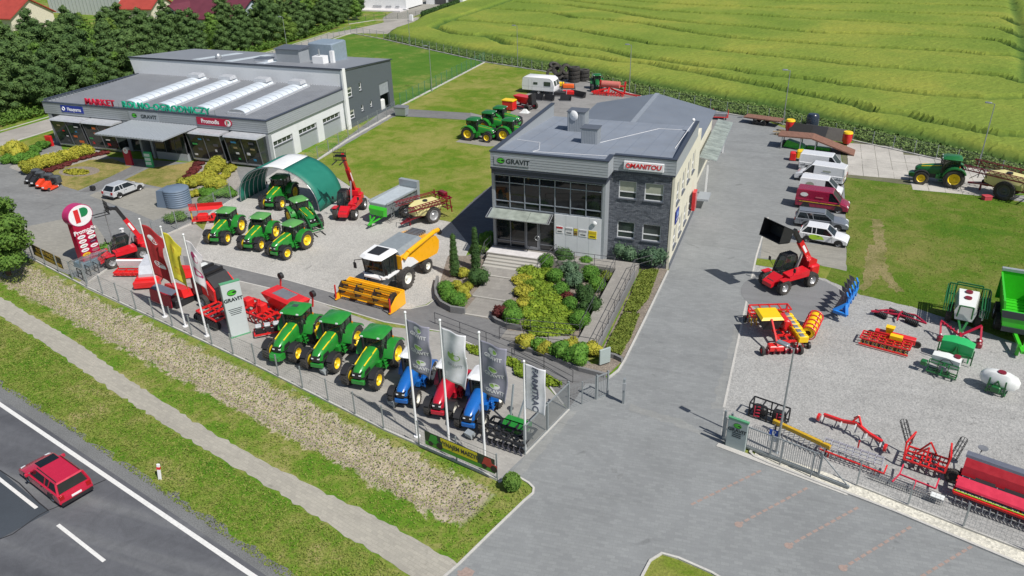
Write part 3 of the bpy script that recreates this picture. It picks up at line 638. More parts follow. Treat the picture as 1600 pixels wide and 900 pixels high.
# ------------------------------------------------------------------ market hall
mk = thing('market_hall', 'wide single storey market hall with skylight roof and slanted shop windows', 'building')
RZ = lambda y: 5.15+(y-71.2)*(.55/16.3)
b = B(); b.prism([(71.2, RZ(71.2)), (71.2, 4.9), (87.5, 5.4), (87.5, RZ(87.5))], -91.0, -57.2, 'x'); b.build('roof', ROOFS, mk, smooth=0)
b = B()
for k in range(84):
    x = -90.7+.4*k; b.prism([(71.25, RZ(71.25)+.06), (71.25, RZ(71.25)-.02), (87.45, RZ(87.45)-.02), (87.45, RZ(87.45)+.06)], x, x+.07, 'x')
b.build('roof_ribs', ROOFS, mk, smooth=0)
siding('fascia_boards', -91.4, -56.9, 70.9, 3.95, 5.35, 6, FASCM, mk); siding('fascia_boards', 70.96, 87.4, -56.9, 3.95, 5.35, 6, FASC, mk, 'y')
b = B(); b.bx(-91.35, -56.97, 70.96, 71.2, 3.92, 5.34); b.bx(-57.2, -56.96, 71.2, 87.45, 3.92, 5.34); b.bx(-91.35, -91.1, 71.2, 87.5, 3.92, 5.34); b.build('fascia_core', FASCM, mk, smooth=0)
b = B(); b.bx(-91.45, -56.85, 70.85, 71.25, 5.35, 5.45); b.bx(-57.25, -56.85, 71.25, 87.45, 5.35, 5.45); b.bx(-91.45, -91.15, 71.25, 87.45, 5.62, 5.72); b.build('parapet_cap', DARKTRIM, mk, smooth=0)
b = B(); b.bx(-91.43, -91.36, 71.2, 87.4, 5.34, 5.62)
for k in range(28): b.bx(-91.1, -91.02, 71.5+.58*k, 71.58+.58*k, 5.2, 5.62)
b.build('parapet_framing', STEEL, mk, smooth=0)
b = B()
b.bx(-91.0, -57.3, 71.1, 71.6, 3.6, 3.92); b.build('soffit', DARKTRIM, mk, smooth=0)
# front: dark glazing with piers
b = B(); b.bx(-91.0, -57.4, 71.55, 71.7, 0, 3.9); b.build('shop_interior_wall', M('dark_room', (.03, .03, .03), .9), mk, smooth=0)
DM = M('mullion_dark', (.16, .17, .19), .4, .4)
SG = glass('shop_glass', (.028, .036, .034), .04)
SLV = M('show_case_cap', (.55, .57, .6), .4, .3)
goods = [M('goods_%d' % i, c, .5) for i, c in enumerate(((.7, .16, .03), (.6, .03, .03), (.75, .75, .75), (.04, .25, .45), (.05, .4, .1), (.35, .28, .15), (.1, .1, .12)))]
for n_, (x0, x1) in enumerate(((-88.9, -83.95), (-83.6, -78.8), (-67.5, -62.6), (-62.0, -57.4))):
    s = B()
    s.hexa([(x0, 69.9, .25), (x1, 69.9, .25), (x1, 71.5, .25), (x0, 71.5, .25), (x0, 69.75, .45), (x1, 69.75, .45), (x1, 71.5, .45), (x0, 71.5, .45)]); s.bx(x0+.3, x1-.3, 70.3, 71.5, 0, .24)
    c = s.build('show_window', SLV, mk, smooth=0)
    B().hexa([(x0-.05, 69.2, 3.62), (x1+.05, 69.2, 3.62), (x1+.05, 71.5, 3.62), (x0-.05, 71.5, 3.62), (x0-.05, 69.3, 3.8), (x1+.05, 69.3, 3.8), (x1+.05, 71.5, 3.86), (x0-.05, 71.5, 3.86)]).build('cap', SLV, c, smooth=0)
    f = B(); nn = 2
    for k in range(nn+1): x = lerp(x0+.04, x1-.04, k/nn); f.beam((x, 69.8, .45), (x, 69.3, 3.62), .08)
    for sx_ in (x0+.04, x1-.04): f.beam((sx_, 71.45, .45), (sx_, 71.45, 3.62), .08)
    f.beam((x0, 69.8, .5), (x1, 69.8, .5), .06); f.build('frame', DM, c, smooth=0)
    for k in range(nn):
        xa, xb = lerp(x0+.04, x1-.04, k/nn)+.04, lerp(x0+.04, x1-.04, (k+1)/nn)-.04
        B().hexa([(xa, 69.82, .46), (xb, 69.82, .46), (xb, 69.85, .46), (xa, 69.85, .46), (xa, 69.32, 3.61), (xb, 69.32, 3.61), (xb, 69.35, 3.61), (xa, 69.35, 3.61)]).build('pane', SG, c, smooth=0)
        for g_ in range(4):       # posters and goods on the glass
            z = .9+.68*g_; w = random.uniform(.25, .8); xx = random.uniform(xa+.5, xb-.5); h = random.uniform(.12, .3); yy = 69.80-(z-.46)*.1587
            B().hexa([(xx-w/2, yy-.02, z), (xx+w/2, yy-.02, z), (xx+w/2, yy, z), (xx-w/2, yy, z), (xx-w/2, yy-.02-h*.16, z+h), (xx+w/2, yy-.02-h*.16, z+h), (xx+w/2, yy-h*.16, z+h), (xx-w/2, yy-h*.16, z+h)]).build('window_sticker', random.choice(goods), c, smooth=0)
    for xs_, dx in ((x0+.02, 0), (x1-.05, 0)):
        B().hexa([(xs_, 69.86, .46), (xs_+.03, 69.86, .46), (xs_+.03, 71.4, .46), (xs_, 71.4, .46), (xs_, 69.36, 3.6), (xs_+.03, 69.36, 3.6), (xs_+.03, 71.4, 3.6), (xs_, 71.4, 3.6)]).build('side_pane', SG, c, smooth=0)
for x in (-91.0, -78.6, -68.0, -57.6):
    B().bx(x, x+.55, 70.95, 71.54, 0, 3.91).build('pier', FASCM, mk, smooth=0)
# entrance zone glazing
xs = [-78.0, -76.4, -74.9, -73.2, -71.6, -70.0, -68.3]
b = B()
for x in xs: b.bx(x-.05, x+.05, 70.92, 71.1, 0, 3.9)
for i in range(6):
    for z in (.15, 2.6, 3.85): b.bx(xs[i]+.051, xs[i+1]-.051, 70.95, 71.08, z-.05, z+.05)
b.build('entrance_frame', DM, mk, smooth=0)
for i in range(6):
    for z0, z1 in ((.2, 2.55), (2.65, 3.8)):
        if i == 2 and z0 < 1: continue
        B().bx(xs[i]+.051, xs[i+1]-.051, 71.0, 71.03, z0, z1).build('pane', SG, mk, smooth=0)
for x in (-74.9, -73.2): B().bx(x-.16, x+.16, 69.4, 70.9, 0, 3.9).build('entrance_pier', FASC, mk, smooth=0)
# projecting glass corner right of the door
b = B(); b.bx(-72.8, -68.1, 69.5, 70.9, 0, .9); b.build('low_wall', FASC, mk, smooth=0)
for x in (-72.8, -71.2, -69.7, -68.1): B().bx(x-.04, x+.04, 69.5, 69.6, .9, 3.9).build('bay_mullion', DM, mk, smooth=0)
for i in range(3): B().bx(-72.76+1.57*i, -71.24+1.53*i, 69.53, 69.56, .95, 3.85).build('pane', SG, mk, smooth=0)
# entrance canopy
cn = B().hexa([(-76.9, 65.0, 3.85), (-66.9, 65.0, 3.85), (-66.9, 70.8, 3.98), (-76.9, 70.8, 3.98), (-76.9, 65.0, 4.0), (-66.9, 65.0, 4.0), (-66.9, 70.8, 4.13), (-76.9, 70.8, 4.13)]).build('entrance_canopy', FASC, mk, smooth=0)
b = B()
for k in range(24): x = -76.8+.415*k; b.hexa([(x, 64.98, 4.0), (x+.1, 64.98, 4.0), (x+.1, 70.8, 4.13), (x, 70.8, 4.13), (x, 64.98, 4.05), (x+.1, 64.98, 4.05), (x+.1, 70.8, 4.18), (x, 70.8, 4.18)])
b.build('canopy_ribs', FASC, cn, smooth=0)
# right flank wall with three big door bays
ys = [71.3, 71.9, 75.7, 77.0, 80.9, 82.3, 86.4, 87.5]
wallgrid('flank_wall', ys, [0, 1.95, 2.65, 3.92], {(1, 0), (1, 1), (3, 0), (3, 1), (5, 0), (5, 1)}, -57.5, -57.2, WHITEP, mk, 'y')
for k in (1, 3, 5):
    d_ = B().bx(-57.4, -57.32, ys[k], ys[k+1], 0, 1.95).build('bay_door', FASC, mk, smooth=0)
    window(mk, ys[k]+.1, ys[k+1]-.1, 2.0, 2.62, -57.28, 0, 'y', True, 4, ())
    B().bx(-57.42, -57.3, ys[k], ys[k+1], 1.95, 2.0).build('lintel', WHITEP, d_, smooth=0)
B().bx(-91.2, -91.0, 71.3, 87.5, 0, 3.92).build('left_wall', WHITEP, mk, smooth=0)
# barrel skylights, one translucent pane after another
SKY = M('skylight_polycarbonate', (.62, .68, .74), .3, 0, .05, coat=.3)
for kx, (xa, xb) in enumerate(((-80.5, -78.0), (-75.2, -72.7), (-69.4, -66.9), (-64.0, -61.5))):
    y0, y1 = 73.2, 86.4; xc = (xa+xb)/2; R_ = 1.12
    sk_ = B(); sk_.hexa([(xa-.12, y0-.15, RZ(y0)-.1), (xb+.12, y0-.15, RZ(y0)-.1), (xb+.12, y1+.15, RZ(y1)-.1), (xa-.12, y1+.15, RZ(y1)-.1), (xa-.12, y0-.15, RZ(y0)+.2), (xb+.12, y0-.15, RZ(y0)+.2), (xb+.12, y1+.15, RZ(y1)+.2), (xa-.12, y1+.15, RZ(y1)+.2)])
    sk_ = sk_.build('skylight', SLV, mk, smooth=0); n = 12
    def arc(y, r, e=0): return [(xc+r*cos(a), y, RZ(y)+.2+r*.32*sin(a)) for a in [pi-pi*i/8 for i in range(9)]]
    for k in range(n):
        a, c = lerp(y0, y1, k/n)+.04, lerp(y0, y1, (k+1)/n)-.04
        B().loft([arc(a, R_), arc(c, R_)], closed=True).build('pane', SKY, sk_)
    b = B()
    for k in range(n+1): y = lerp(y0, y1, k/n); b.loft([arc(y-.035, R_+.03), arc(y+.035, R_+.03)])
    b.build('glazing_bar', ALU, sk_)
    h = B().hexa([(xa+.2, 85.0, RZ(85)+.55), (xb-.2, 85.0, RZ(85)+.55), (xb-.2, 86.3, RZ(86)+.55), (xa+.2, 86.3, RZ(86)+.55), (xa+.35, 85.1, RZ(85)+.95), (xb-.35, 85.1, RZ(85)+.95), (xb-.35, 86.2, RZ(86)+1.0), (xa+.35, 86.2, RZ(86)+1.0)]).build('roof_hatch', SLV, sk_, smooth=0)
# signs on the market hall
hs = B().bx(-88.3, -84.6, 70.84, 70.88, 4.35, 5.2).build('sign_board', M('sign_blue', (.01, .03, .28), .35), mk, smooth=0)
text('Husqvarna', .62, WHITE, mk, (-86.1, 70.83, 4.74), FRONT, 'sign_letters', .01, sx=.85, offset=.01)
B().torus((0, 0, 0), .2, .06, 'y', 14, 4).build('emblem', WHITE, mk, loc=(-87.85, 70.83, 4.78))
B().bx(-77.2, -72.6, 70.84, 70.88, 4.15, 5.2).build('sign_board', FASC, mk, smooth=0)
text('GRAVIT', .62, KL, mk, (-74.1, 70.83, 4.66), FRONT, 'sign_letters', .012, sx=1.15, offset=.014); swoosh(mk, -76.3, 70.83, 4.72, .72)
b = B(); b.prism([(-66.8, 4.35), (-62.3, 4.35)]+[(-62.3+.55*cos(a), 4.78+.43*sin(a)) for a in [-pi/2+pi*i/10 for i in range(1, 10)]]+[(-62.3, 5.21), (-66.8, 5.21)], 70.80, 70.87, 'y'); b.build('sign_board', M('sign_crimson', (.38, .005, .04), .35), mk, smooth=0)
text('Promodis', .72, WHITE, mk, (-64.85, 70.79, 4.78), FRONT, 'sign_letters', .012, sx=.92, offset=.012)
B().prism([(-62.3+.42*cos(a), 4.78+.38*sin(a)) for a in [2*pi*i/20 for i in range(20)]], 70.775, 70.795, 'y').build('emblem_disc', WHITE, mk, smooth=0)
B().prism([(-62.52, 4.52), (-62.36, 4.52), (-62.36, 5.05), (-62.52, 5.05)], 70.76, 70.774, 'y').build('emblem', RED, mk, smooth=0)
B().prism([(-62.3, 4.72), (-62.3, 5.05)]+[(-62.3+.22*cos(a), 4.885+.165*sin(a)) for a in [pi/2-pi*i/8 for i in range(1, 8)]], 70.76, 70.774, 'y').build('emblem', M('logo_dark_green', (.01, .2, .07), .4), mk, smooth=0)
RL = M('letter_red', (.55, .01, .05), .4); GL = M('letter_green', (.01, .36, .22), .4)
text('MARKET', 1.05, RL, mk, (-81.6, 71.0, 5.9), FRONT, 'roof_letters', .09, sx=1.1, offset=.022)
text('ROLNO-OGRODNICZY', 1.05, GL, mk, (-71.4, 71.0, 5.9), FRONT, 'roof_letters', .09, sx=1.1, offset=.022)
b = B(); b.beam((-84.3, 71.12, 5.55), (-64, 71.12, 5.55), .05)
for k in range(12): b.beam((-84.2+1.82*k, 71.12, 5.3), (-84.2+1.82*k, 71.12, 6.1), .05)
b.build('letter_rack', STEEL, mk, smooth=0)
# upper block
bl = thing('workshop_block', 'taller grey workshop block with leaning pale front behind the market hall', 'building')
DW = M('dark_grey_wall', (.10, .12, .135), .6, .1, .05)
b = B(); b.hexa([(-91.2, 87.55, 0), (-56.8, 87.55, 0), (-56.8, 87.8, 0), (-91.2, 87.8, 0), (-92.2, 87.2, 8.0), (-56.8, 87.3, 7.95), (-56.8, 87.6, 7.95), (-92.2, 87.6, 8.0)]); b.build('front_wall', M('pale_front_panel', (.74, .76, .78), .5, 0, .04), bl, smooth=0)
b = B(); b.bx(-56.85, -56.6, 87.2, 87.9, 0, 8.0); b.build('white_corner', WHITE, bl, smooth=0)
ys = [87.9, 88.15, 89.35, 91.15, 91.8, 93.6, 94.15, 96.5, 99.2, 100.4]; zs = [0, .25, 1.15, 1.5, 2.35, 2.6, 4.05, 4.3, 5.4, 6.6]
hl = {(1, 2), (1, 3), (1, 7), (1, 6), (3, 7), (3, 3), (5, 3), (7, 1), (7, 2), (7, 3), (7, 4), (7, 5)}
wallgrid('side_wall', ys, zs, hl, -57.1, -56.8, DW, bl, 'y')
b = B(); b.prism([(87.9, 6.6), (100.4, 6.6), (100.4, 6.75), (87.9, 7.75)], -57.1, -56.8, 'x'); b.build('side_gable', DW, bl, smooth=0)
window(bl, 88.15, 89.35, 4.05, 5.4, -56.8, .3, 'y'); window(bl, 88.15, 89.35, 1.15, 2.35, -56.8, .3, 'y')
window(bl, 91.15, 91.8, 4.3, 5.4, -56.8, 0, 'y'); window(bl, 91.15, 91.8, 1.5, 2.35, -56.8, 0, 'y'); window(bl, 93.6, 94.15, 1.5, 2.35, -56.8, 0, 'y')
B().bx(-57.0, -56.9, 96.5, 99.2, 2.4, 4.05).build('roller_door', M('roller_grey', (.28, .31, .33), .5), bl, smooth=0)
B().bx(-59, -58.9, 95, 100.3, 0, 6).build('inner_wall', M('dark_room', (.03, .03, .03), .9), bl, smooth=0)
b = B(); b.bx(-92.0, -57.1, 100.2, 100.4, 0, 6.7); b.bx(-92.2, -92.0, 87.8, 100.4, 0, 6.7); b.build('rear_wall', DW, bl, smooth=0)
b = B(); b.hexa([(-92.3, 87.2, 7.8), (-56.7, 87.25, 7.7), (-56.7, 100.6, 6.7), (-92.3, 100.6, 6.7), (-92.3, 87.2, 8.0), (-56.7, 87.25, 7.9), (-56.7, 100.6, 6.82), (-92.3, 100.6, 6.82)]); b.build('roof', ROOFS, bl, smooth=0)
ZB = lambda y: 7.93-(y-87.2)*.0835
b = B(); b.beam((-92.3, 87.18, 8.0), (-56.6, 87.22, 7.95), .14); b.beam((-56.68, 87.3, 7.9), (-56.68, 100.6, 6.8), .12); b.build('roof_edge_trim', DARKTRIM, bl, smooth=0)
b = B()
for x in (-82, -76.5, -71): b.hexa([(x, 88.5, ZB(88.5)-.05), (x+1.3, 88.5, ZB(88.5)-.05), (x+1.3, 98, ZB(98)-.05), (x, 98, ZB(98)-.05), (x, 88.5, ZB(88.5)+.06), (x+1.3, 88.5, ZB(88.5)+.06), (x+1.3, 98, ZB(98)+.06), (x, 98, ZB(98)+.06)])
b.build('roof_light_strip', SKY, bl, smooth=0)
u = B(); u.bx(-69.6, -65.8, 91.2, 93.6, 7.0, 9.3); u.build('roof_cabin', FASCM, bl, smooth=0)
B().hexa([(-69.8, 91.0, 9.3), (-65.6, 91.0, 9.3), (-65.6, 93.8, 9.3), (-69.8, 93.8, 9.3), (-69.8, 91.0, 9.4), (-65.6, 91.0, 9.4), (-65.6, 93.8, 9.55), (-69.8, 93.8, 9.55)]).build('cabin_roof', GREYM, bl, smooth=0)
B().rb(-66.6, -62.6, 94.6, 98.4, 6.9, 9.7, .15).build('air_handling_unit', M('unit_blue_grey', (.3, .37, .44), .4, .3), bl)
B().bx(-64.0, -62.3, 91.6, 92.9, 7.2, 8.5).build('white_vent_box', WHITE, bl, smooth=0); B().bx(-72.6, -70.4, 90.3, 91.7, 7.3, 8.05).build('white_vent_box', WHITE, bl, smooth=0)
B().bx(-72.7, -70.3, 90.2, 91.8, 8.05, 8.12).build('vent_lid', GREYM, bl, smooth=0); B().cyl((-63.2, 92.2, 8.5), (-63.2, 92.2, 9.4), .12).build('flue', STEEL, bl)
B().bx(-62.2, -61.7, 93.2, 93.7, 7.2, 9.0).build('white_flue', WHITE, bl, smooth=0); b = B(); b.ball((-79, 90.5, 8.0), .45, .45, .5); b.build('roof_fan', ALU, bl)
# ================================================================== fences, poles, signs
import numpy as np
def along(pts, step):
    """points every ~step metres along a polyline, with headings"""
    out = []
    for a, c in zip(pts, pts[1:]):
        n = max(1, round((c-a).length/step))
        for k in range(n): out.append((a.lerp(c, k/n), a.lerp(c, (k+1)/n)))
    return out
def mesh_fence(label, pts, h=1.7, step=2.5, mat=None, wm=None, wire=.2, kerb=None, z=0.0, group=None):
    mat = mat or STEEL; wm = wm or mat
    f = thing('mesh_fence', label, 'fence', (pts[0].x, pts[0].y, z), 0, group); o0 = pts[0]; segs = along(pts, step); cache = {}
    def bar(p): return (p.x-o0.x, p.y-o0.y, 0)
    pm = None
    for i, (a, c) in enumerate(segs+[(segs[-1][1], None)]):
        if pm is None: pm = B().cb(0, 0, h/2+.04, .07, .07, h+.08).build('post', mat, f, bar(a), smooth=0)
        else: pm2 = put('post', pm.data, f, bar(a))
        if c is None: break
        d = c-a; n_ = round(d.length, 1); key = n_
        if key not in cache:
            b = B(); Lg = d.length
            nv = max(2, int(Lg/wire)); r = .0045
            for k in range(1, nv): x = Lg*k/nv; b.add([(x-r, 0, .06), (x+r, 0, .06), (x+r, 0, h), (x-r, 0, h)], [(0, 1, 2, 3)])
            for k in range(int(h/wire)+1): zz = .08+wire*k; b.add([(.04, -.002, zz-r*1.3), (Lg-.04, -.002, zz-r*1.3), (Lg-.04, -.002, zz+r*1.3), (.04, -.002, zz+r*1.3)], [(0, 1, 2, 3)])
            b.add([(.04, 0, h-.02), (Lg-.04, 0, h-.02), (Lg-.04, 0, h), (.04, 0, h)], [(0, 1, 2, 3)])
            me = bpy.data.meshes.new('wire_panel'); me.from_pydata(b.v, [], b.f); me.materials.append(wm); cache[key] = me
        o = put('wire_panel', cache[key], f, bar(a)); o.rotation_euler = (0, 0, atan2(d.y, d.x))
    if kerb:
        q = [Vector((p.x-o0.x, p.y-o0.y)) for p in pts]; strip('base_board', q, kerb, MAT_KERB, -.02, .13, f)
    return f
FG = M('fence_grey', (.3, .33, .34), .5, .3, .06); FGN = M('fence_green', (.10, .26, .16), .5, .2, .06)
front = gpts([(-180, 295), (15, 387), (137, 450), (400, 572), (600, 672), (777, 750)])
mesh_fence('long grey wire mesh fence on a low concrete board beside the dry ditch', front, 1.7, 2.5, FG, kerb=.12)
mesh_fence('wire mesh fence between the market parking area and the tractor yard', gpts([(137, 443), (178, 414), (242, 375), (312, 345), (362, 313)]), 1.8, 2.5, FG, kerb=.1)
mesh_fence('green wire mesh fence crossing the lawns behind the office', gpts([(626, 166), (757, 98)]), 1.9, 2.1, FGN, FGN, .14, kerb=.3)
mesh_fence('thin wire fence on pale kerb along the crop field', gpts([(548, 52), (600, 62), (755, 97), (800, 104), (880, 117), (992, 149), (1135, 178), (1200, 189), (1332, 220), (1462, 249), (1527, 264), (1600, 285), (1700, 315)]), 1.6, 2.6, FG, kerb=.25)
mesh_fence('wire fence on kerb in front of the pale market side wall', gpts([(440, 300), (480, 262), (545, 218), (618, 176)]), 1.6, 2.6, FG, kerb=.25)
mesh_fence('thin wire fence running beside the dusty far road', gpts([(94, 199), (300, 135), (440, 90), (548, 52)]), 1.6, 2.6, FG, kerb=.2)
mesh_fence('low wire fence at the pale gravel edge right of the sliding gate', gpts([(1338, 759), (1418, 791), (1504, 825), (1600, 862), (1700, 902)]), 1.5, 2.5, FG, kerb=.1)
mesh_fence('dark wire fence around the garden of the white house', gpts([(545, 38), (585, 32), (640, 30), (660, 26)]), 1.5, 2.6, M('fence_dark', (.08, .1, .09), .6), kerb=.1)
def picket_fence(name, label, cat, a, c, h, gap=.11, mat=None, posts=True, z0=.08):
    mat = mat or FG; d = c-a; Lg = d.length; f = thing(name, label, cat, (a.x, a.y, 0), atan2(d.y, d.x))
    B().cb(0, 0, 0, .001, .001, .001)
    pk = B().bx(-.011, .011, -.011, .011, z0, h-.02).build('picket', mat, f, (gap, 0, 0), smooth=0)
    n = int(Lg/gap)
    for k in range(2, n): put('picket', pk.data, f, (gap*k, 0, 0))
    b = B(); b.bx(0, Lg, -.03, .03, z0-.04, z0+.02); b.build('bottom_rail', mat, f, smooth=0)
    b = B(); b.bx(0, Lg, -.03, .03, h-.06, h); b.build('top_rail', mat, f, smooth=0)
    for x in ([0, Lg/2, Lg] if posts else [0, Lg]): B().cb(x, 0, h/2+.05, .1, .1, h+.1).build('post', mat, f, smooth=0)
    return f
pf = gpts([(820, 710), (888, 640)])
picket_fence('picket_fence', 'tall grey picket fence from the yard corner up to the footpath gate', 'fence', pf[0], pf[1], 1.95, .10, FG)
strip('kerb', [pf[0], pf[1]], .2, MAT_KERB, 0, .09, kind='structure')
pg = gpts([(948, 623), (930, 595)])
picket_fence('garden_gate', 'small grey picket gate standing open across the footpath', 'gate', gpts([(932, 624)])[0], gpts([(949, 617)])[0], 1.7, .13, FG, False)
mesh_fence('short wire fence between the picket fence and the small gate', gpts([(888, 640), (930, 624)]), 1.6, 1.2, FG)
gp = G(974, 630); t_ = thing('gate_post', 'free standing grey gate post with catch box on the driveway', 'post', gp)
B().cb(0, 0, .9, .14, .2, 1.8).build('post', FG, t_, smooth=0); B().cb(.02, -.1, 1.3, .2, .16, .5).build('catch_box', ALU, t_, smooth=0)
# sliding gate
ga, gc = gpts([(1131, 688), (1318, 762)]); sg = picket_fence('sliding_gate', 'long grey sliding gate with pickets and a diagonal brace tail', 'gate', ga, ga.lerp(gc, .80), 1.55, .11, FG, True, .28)
Lg = (gc-ga).length
B().bx(-.1, Lg*1.04, -.06, .06, .1, .24).build('guide_rail', FG, sg, smooth=0); B().beam((Lg*.80, 0, 1.5), (Lg*1.03, 0, .2), .05).build('brace', FG, sg, smooth=0)
for x in (-.15, .25): B().cb(x, .18, .95, .12, .12, 1.9).build('guide_post', FG, sg, smooth=0)
for x in (Lg*.2, Lg*.5, Lg*.75): B().cb(x, -.2, .8, .06, .06, 1.6).build('guide_post', FG, sg, smooth=0)
strip('gate_track_base', [ga+Vv((-.3, -.55)), gc+Vv((.2, -.45))], .35, MAT_KERB, 0, .06, kind='structure')
# lamps
def lamp(u, v, h, label, az=0.0, r=.07, double=False):
    f = thing('street_lamp', label, 'lamp post', G(u, v), az, 'thin grey lamp posts around the yard')
    B().cyl((0, 0, 0), (0, 0, h), r, r*.6, 8).build('pole', STEEL, f)
    a = B(); a.beam((0, 0, h-.05), (.5, 0, h+.05), .05); a.build('arm', STEEL, f, smooth=0)
    hd = B().rb(.3, .95, -.16, .16, h, h+.12, .03).build('lamp_head', STEEL, f)
    if double: B().rb(-.85, -.3, -.14, .14, h-.9, h-.8, .03).build('lamp_head', STEEL, f); B().rb(-1.15, -.25, -.05, .05, h-.95, h-.9, .01).build('arm', STEEL, f)
    B().bx(-.14, .14, -.14, .14, 0, .04).build('foot_plate', STEEL, f, smooth=0)
    B().bx(.34, .9, -.12, .12, h-.02, h-.001).build('glass', WHITE, hd, smooth=0)
    return f
lamp(1213, 707, 6.76, 'tall grey lamp post behind the sliding gate with a blue parking sign', pi*.85, .075)
lamp(1223, 195, 7.0, 'lamp post by the field fence, behind the rusty loading ramp', pi)
lamp(1530, 255, 6.6, 'lamp post by the field fence behind the big trailed sprayer', pi*.9)
lamp(983, 147, 7.3, 'lamp post at the field fence behind the office warehouse roof', pi)
lamp(809, 105, 7.1, 'lamp post at the field fence just left of the caravan', pi)
lamp(641, 72, 7.1, 'lamp post at the field fence corner near the white house', pi)
lamp(675, 142, 6.9, 'lamp post standing in the green fence across the lawns', pi)
lamp(451, 90, 7.6, 'lamp post beside the far road behind the workshop block', pi)
lamp(184, 404, 4.6, 'short lamp post right beside the crimson totem sign', pi*.3)
# ------------------------------------------------------------------ flags
def flagpole(u, v, h, label, kind, w=1.25, hh=3.2, top=.35, ang=-.25, fold=.18):
    f = thing('flagpole', label, 'flag', G(u, v), ang)
    B().cyl((0, 0, 0), (0, 0, h), .075, .045, 10).build('pole', WHITE, f); B().ball((0, 0, h+.06), .08).build('finial', WHITE, f); B().cyl((0, 0, 0), (0, 0, .06), .2, .2, 12).build('foot', WHITE, f)
    NX, NZ = 14, 30; vs = []; fs = []
    def S_(u_, q):        # u_ 0..1 across, q 0..1 down
        sag = kind_sag(kind, u_, q)
        x = .06+w*u_*sag[0]; y = fold*sin(u_*7+q*3)*u_*.7+fold*.5*sin(q*9+u_*2)*u_; z = h-top-hh*q-sag[1]
        return (x, y, z)
    for j in range(NZ+1):
        for i in range(NX+1): vs.append(S_(i/NX, j/NZ))
    for j in range(NZ):
        for i in range(NX): a = j*(NX+1)+i; fs.append((a, a+1, a+NX+2, a+NX+1))
    cm = FLAGM[kind]; b = B().add(vs, fs); cl = b.build('flag_cloth', cm[0], f, smooth=80)
    md = cl.modifiers.new('thickness', 'SOLIDIFY'); md.thickness = .012; md.offset = 0
    def onflag(mesh_o, uu, qq, sx=1, rot=0, lift=-.02):
        for vx in mesh_o.data.vertices:
            X, Z = vx.co.x, vx.co.y
            if rot: X, Z = (X*cos(rot)-Z*sin(rot)), (X*sin(rot)+Z*cos(rot))
            p = S_(min(1, max(0, uu+X/w)), min(1, max(0, qq-Z/hh))); vx.co = (p[0], p[1]+lift-vx.co.z, p[2])
        mesh_o.parent = cl; CH.setdefault(cl.name, []).append(mesh_o); mesh_o.rotation_euler = (0, 0, 0)
    def flagtext(s, size, mat, uu, qq, rot=0, sx=1):
        c = bpy.data.curves.new('t', 'FONT'); c.body = s; c.size = size; c.align_x = 'CENTER'; c.align_y = 'CENTER'; c.extrude = .003; c.resolution_u = 2; c.offset = size*.02
        tmp = bpy.data.objects.new('t', c); COL.objects.link(tmp); me = bpy.data.meshes.new_from_object(tmp.evaluated_get(bpy.context.evaluated_depsgraph_get())); bpy.data.objects.remove(tmp)
        me.materials.clear(); me.materials.append(mat); me.transform(Matrix.Diagonal((sx, 1, 1, 1))); bm = bmesh.new(); bm.from_mesh(me); bmesh.ops.subdivide_edges(bm, edges=[e for e in bm.edges if e.calc_length() > .08], cuts=2); bm.to_mesh(me); bm.free()
        o = put('flag_lettering', me); onflag(o, uu, qq, rot=rot)
    def flagshape(pts, mat, uu, qq):
        b = B().add([(0, 0, 0)]+[(x, z, 0) for x, z in pts], [(0, i+1, (i+1) % len(pts)+1) for i in range(len(pts))]); o = b.build('flag_emblem', mat, smooth=0); onflag(o, uu, qq, lift=-.018)
    WH = M('flag_print_white', (.72, .72, .74), .7); LG = M('flag_print_green', (.33, .55, .12), .7); DK = M('flag_print_dark', (.1, .11, .16), .7)
    el = lambda a, c: [(a*cos(2*pi*i/14), c*sin(2*pi*i/14)) for i in range(14)]
    if kind == 'grey':
        for k in range(3): flagshape(el(.3, .2), WH, .5, .12+.33*k); flagshape(el(.26, .13), LG, .5, .12+.33*k); flagtext('GRAVIT', .30, WH, .5, .23+.33*k, sx=1.08)
    if kind == 'white':
        flagshape(el(.42, .27), LG, .5, .45); flagshape(el(.16, .12), M('flag_cloth_white', (.62, .63, .67), .8), .38, .37); flagshape(el(.16, .12), M('flag_cloth_white', (.62, .63, .67), .8), .64, .37); flagtext('GRAVIT', .26, M('flag_print_pale', (.45, .46, .5), .7), .5, .64)
    if kind == 'farm': flagtext('FARMTRAC', .5, DK, .5, .5, rot=-pi/2, sx=1.1)
    if kind == 'red': flagshape(el(.46, .26), WH, .45, .22); flagshape(el(.4, .2), cm[0], .45, .22); flagtext('KUHN', .26, WH, .45, .22); flagshape(el(.46, .26), WH, .5, .72); flagshape(el(.4, .2), cm[0], .5, .72); flagtext('KUHN', .26, WH, .5, .72)
    if kind == 'yellow': flagshape(el(.3, .3), M('flag_print_ochre', (.45, .33, .02), .7), .5, .75); flagshape(el(.2, .3), M('flag_print_ochre', (.45, .33, .02), .7), .5, .25)
    if kind == 'pink': flagshape(el(.3, .3), M('flag_print_magenta', (.35, .03, .12), .7), .5, .3); flagtext('D', .9, M('flag_print_magenta', (.35, .03, .12), .7), .5, .7)
    return f
def kind_sag(kind, u_, q):
    if kind in ('grey', 'white', 'farm'): return (1, .12*u_)
    return (1-.25*sin(q*pi)*u_, u_*u_*(1.3 if q < .2 else 1.0)*.9)       # limp flags hang down at the free edge
FLAGM = {'grey': [M('flag_cloth_grey', (.27, .27, .34), .8)], 'white': [M('flag_cloth_white', (.72, .73, .77), .8)], 'farm': [M('flag_cloth_white', (.62, .63, .67), .8)],
         'red': [M('flag_cloth_red', (.36, .02, .025), .8)], 'yellow': [M('flag_cloth_yellow', (.52, .46, .03), .8)], 'pink': [M('flag_cloth_pale', (.55, .53, .56), .8)]}
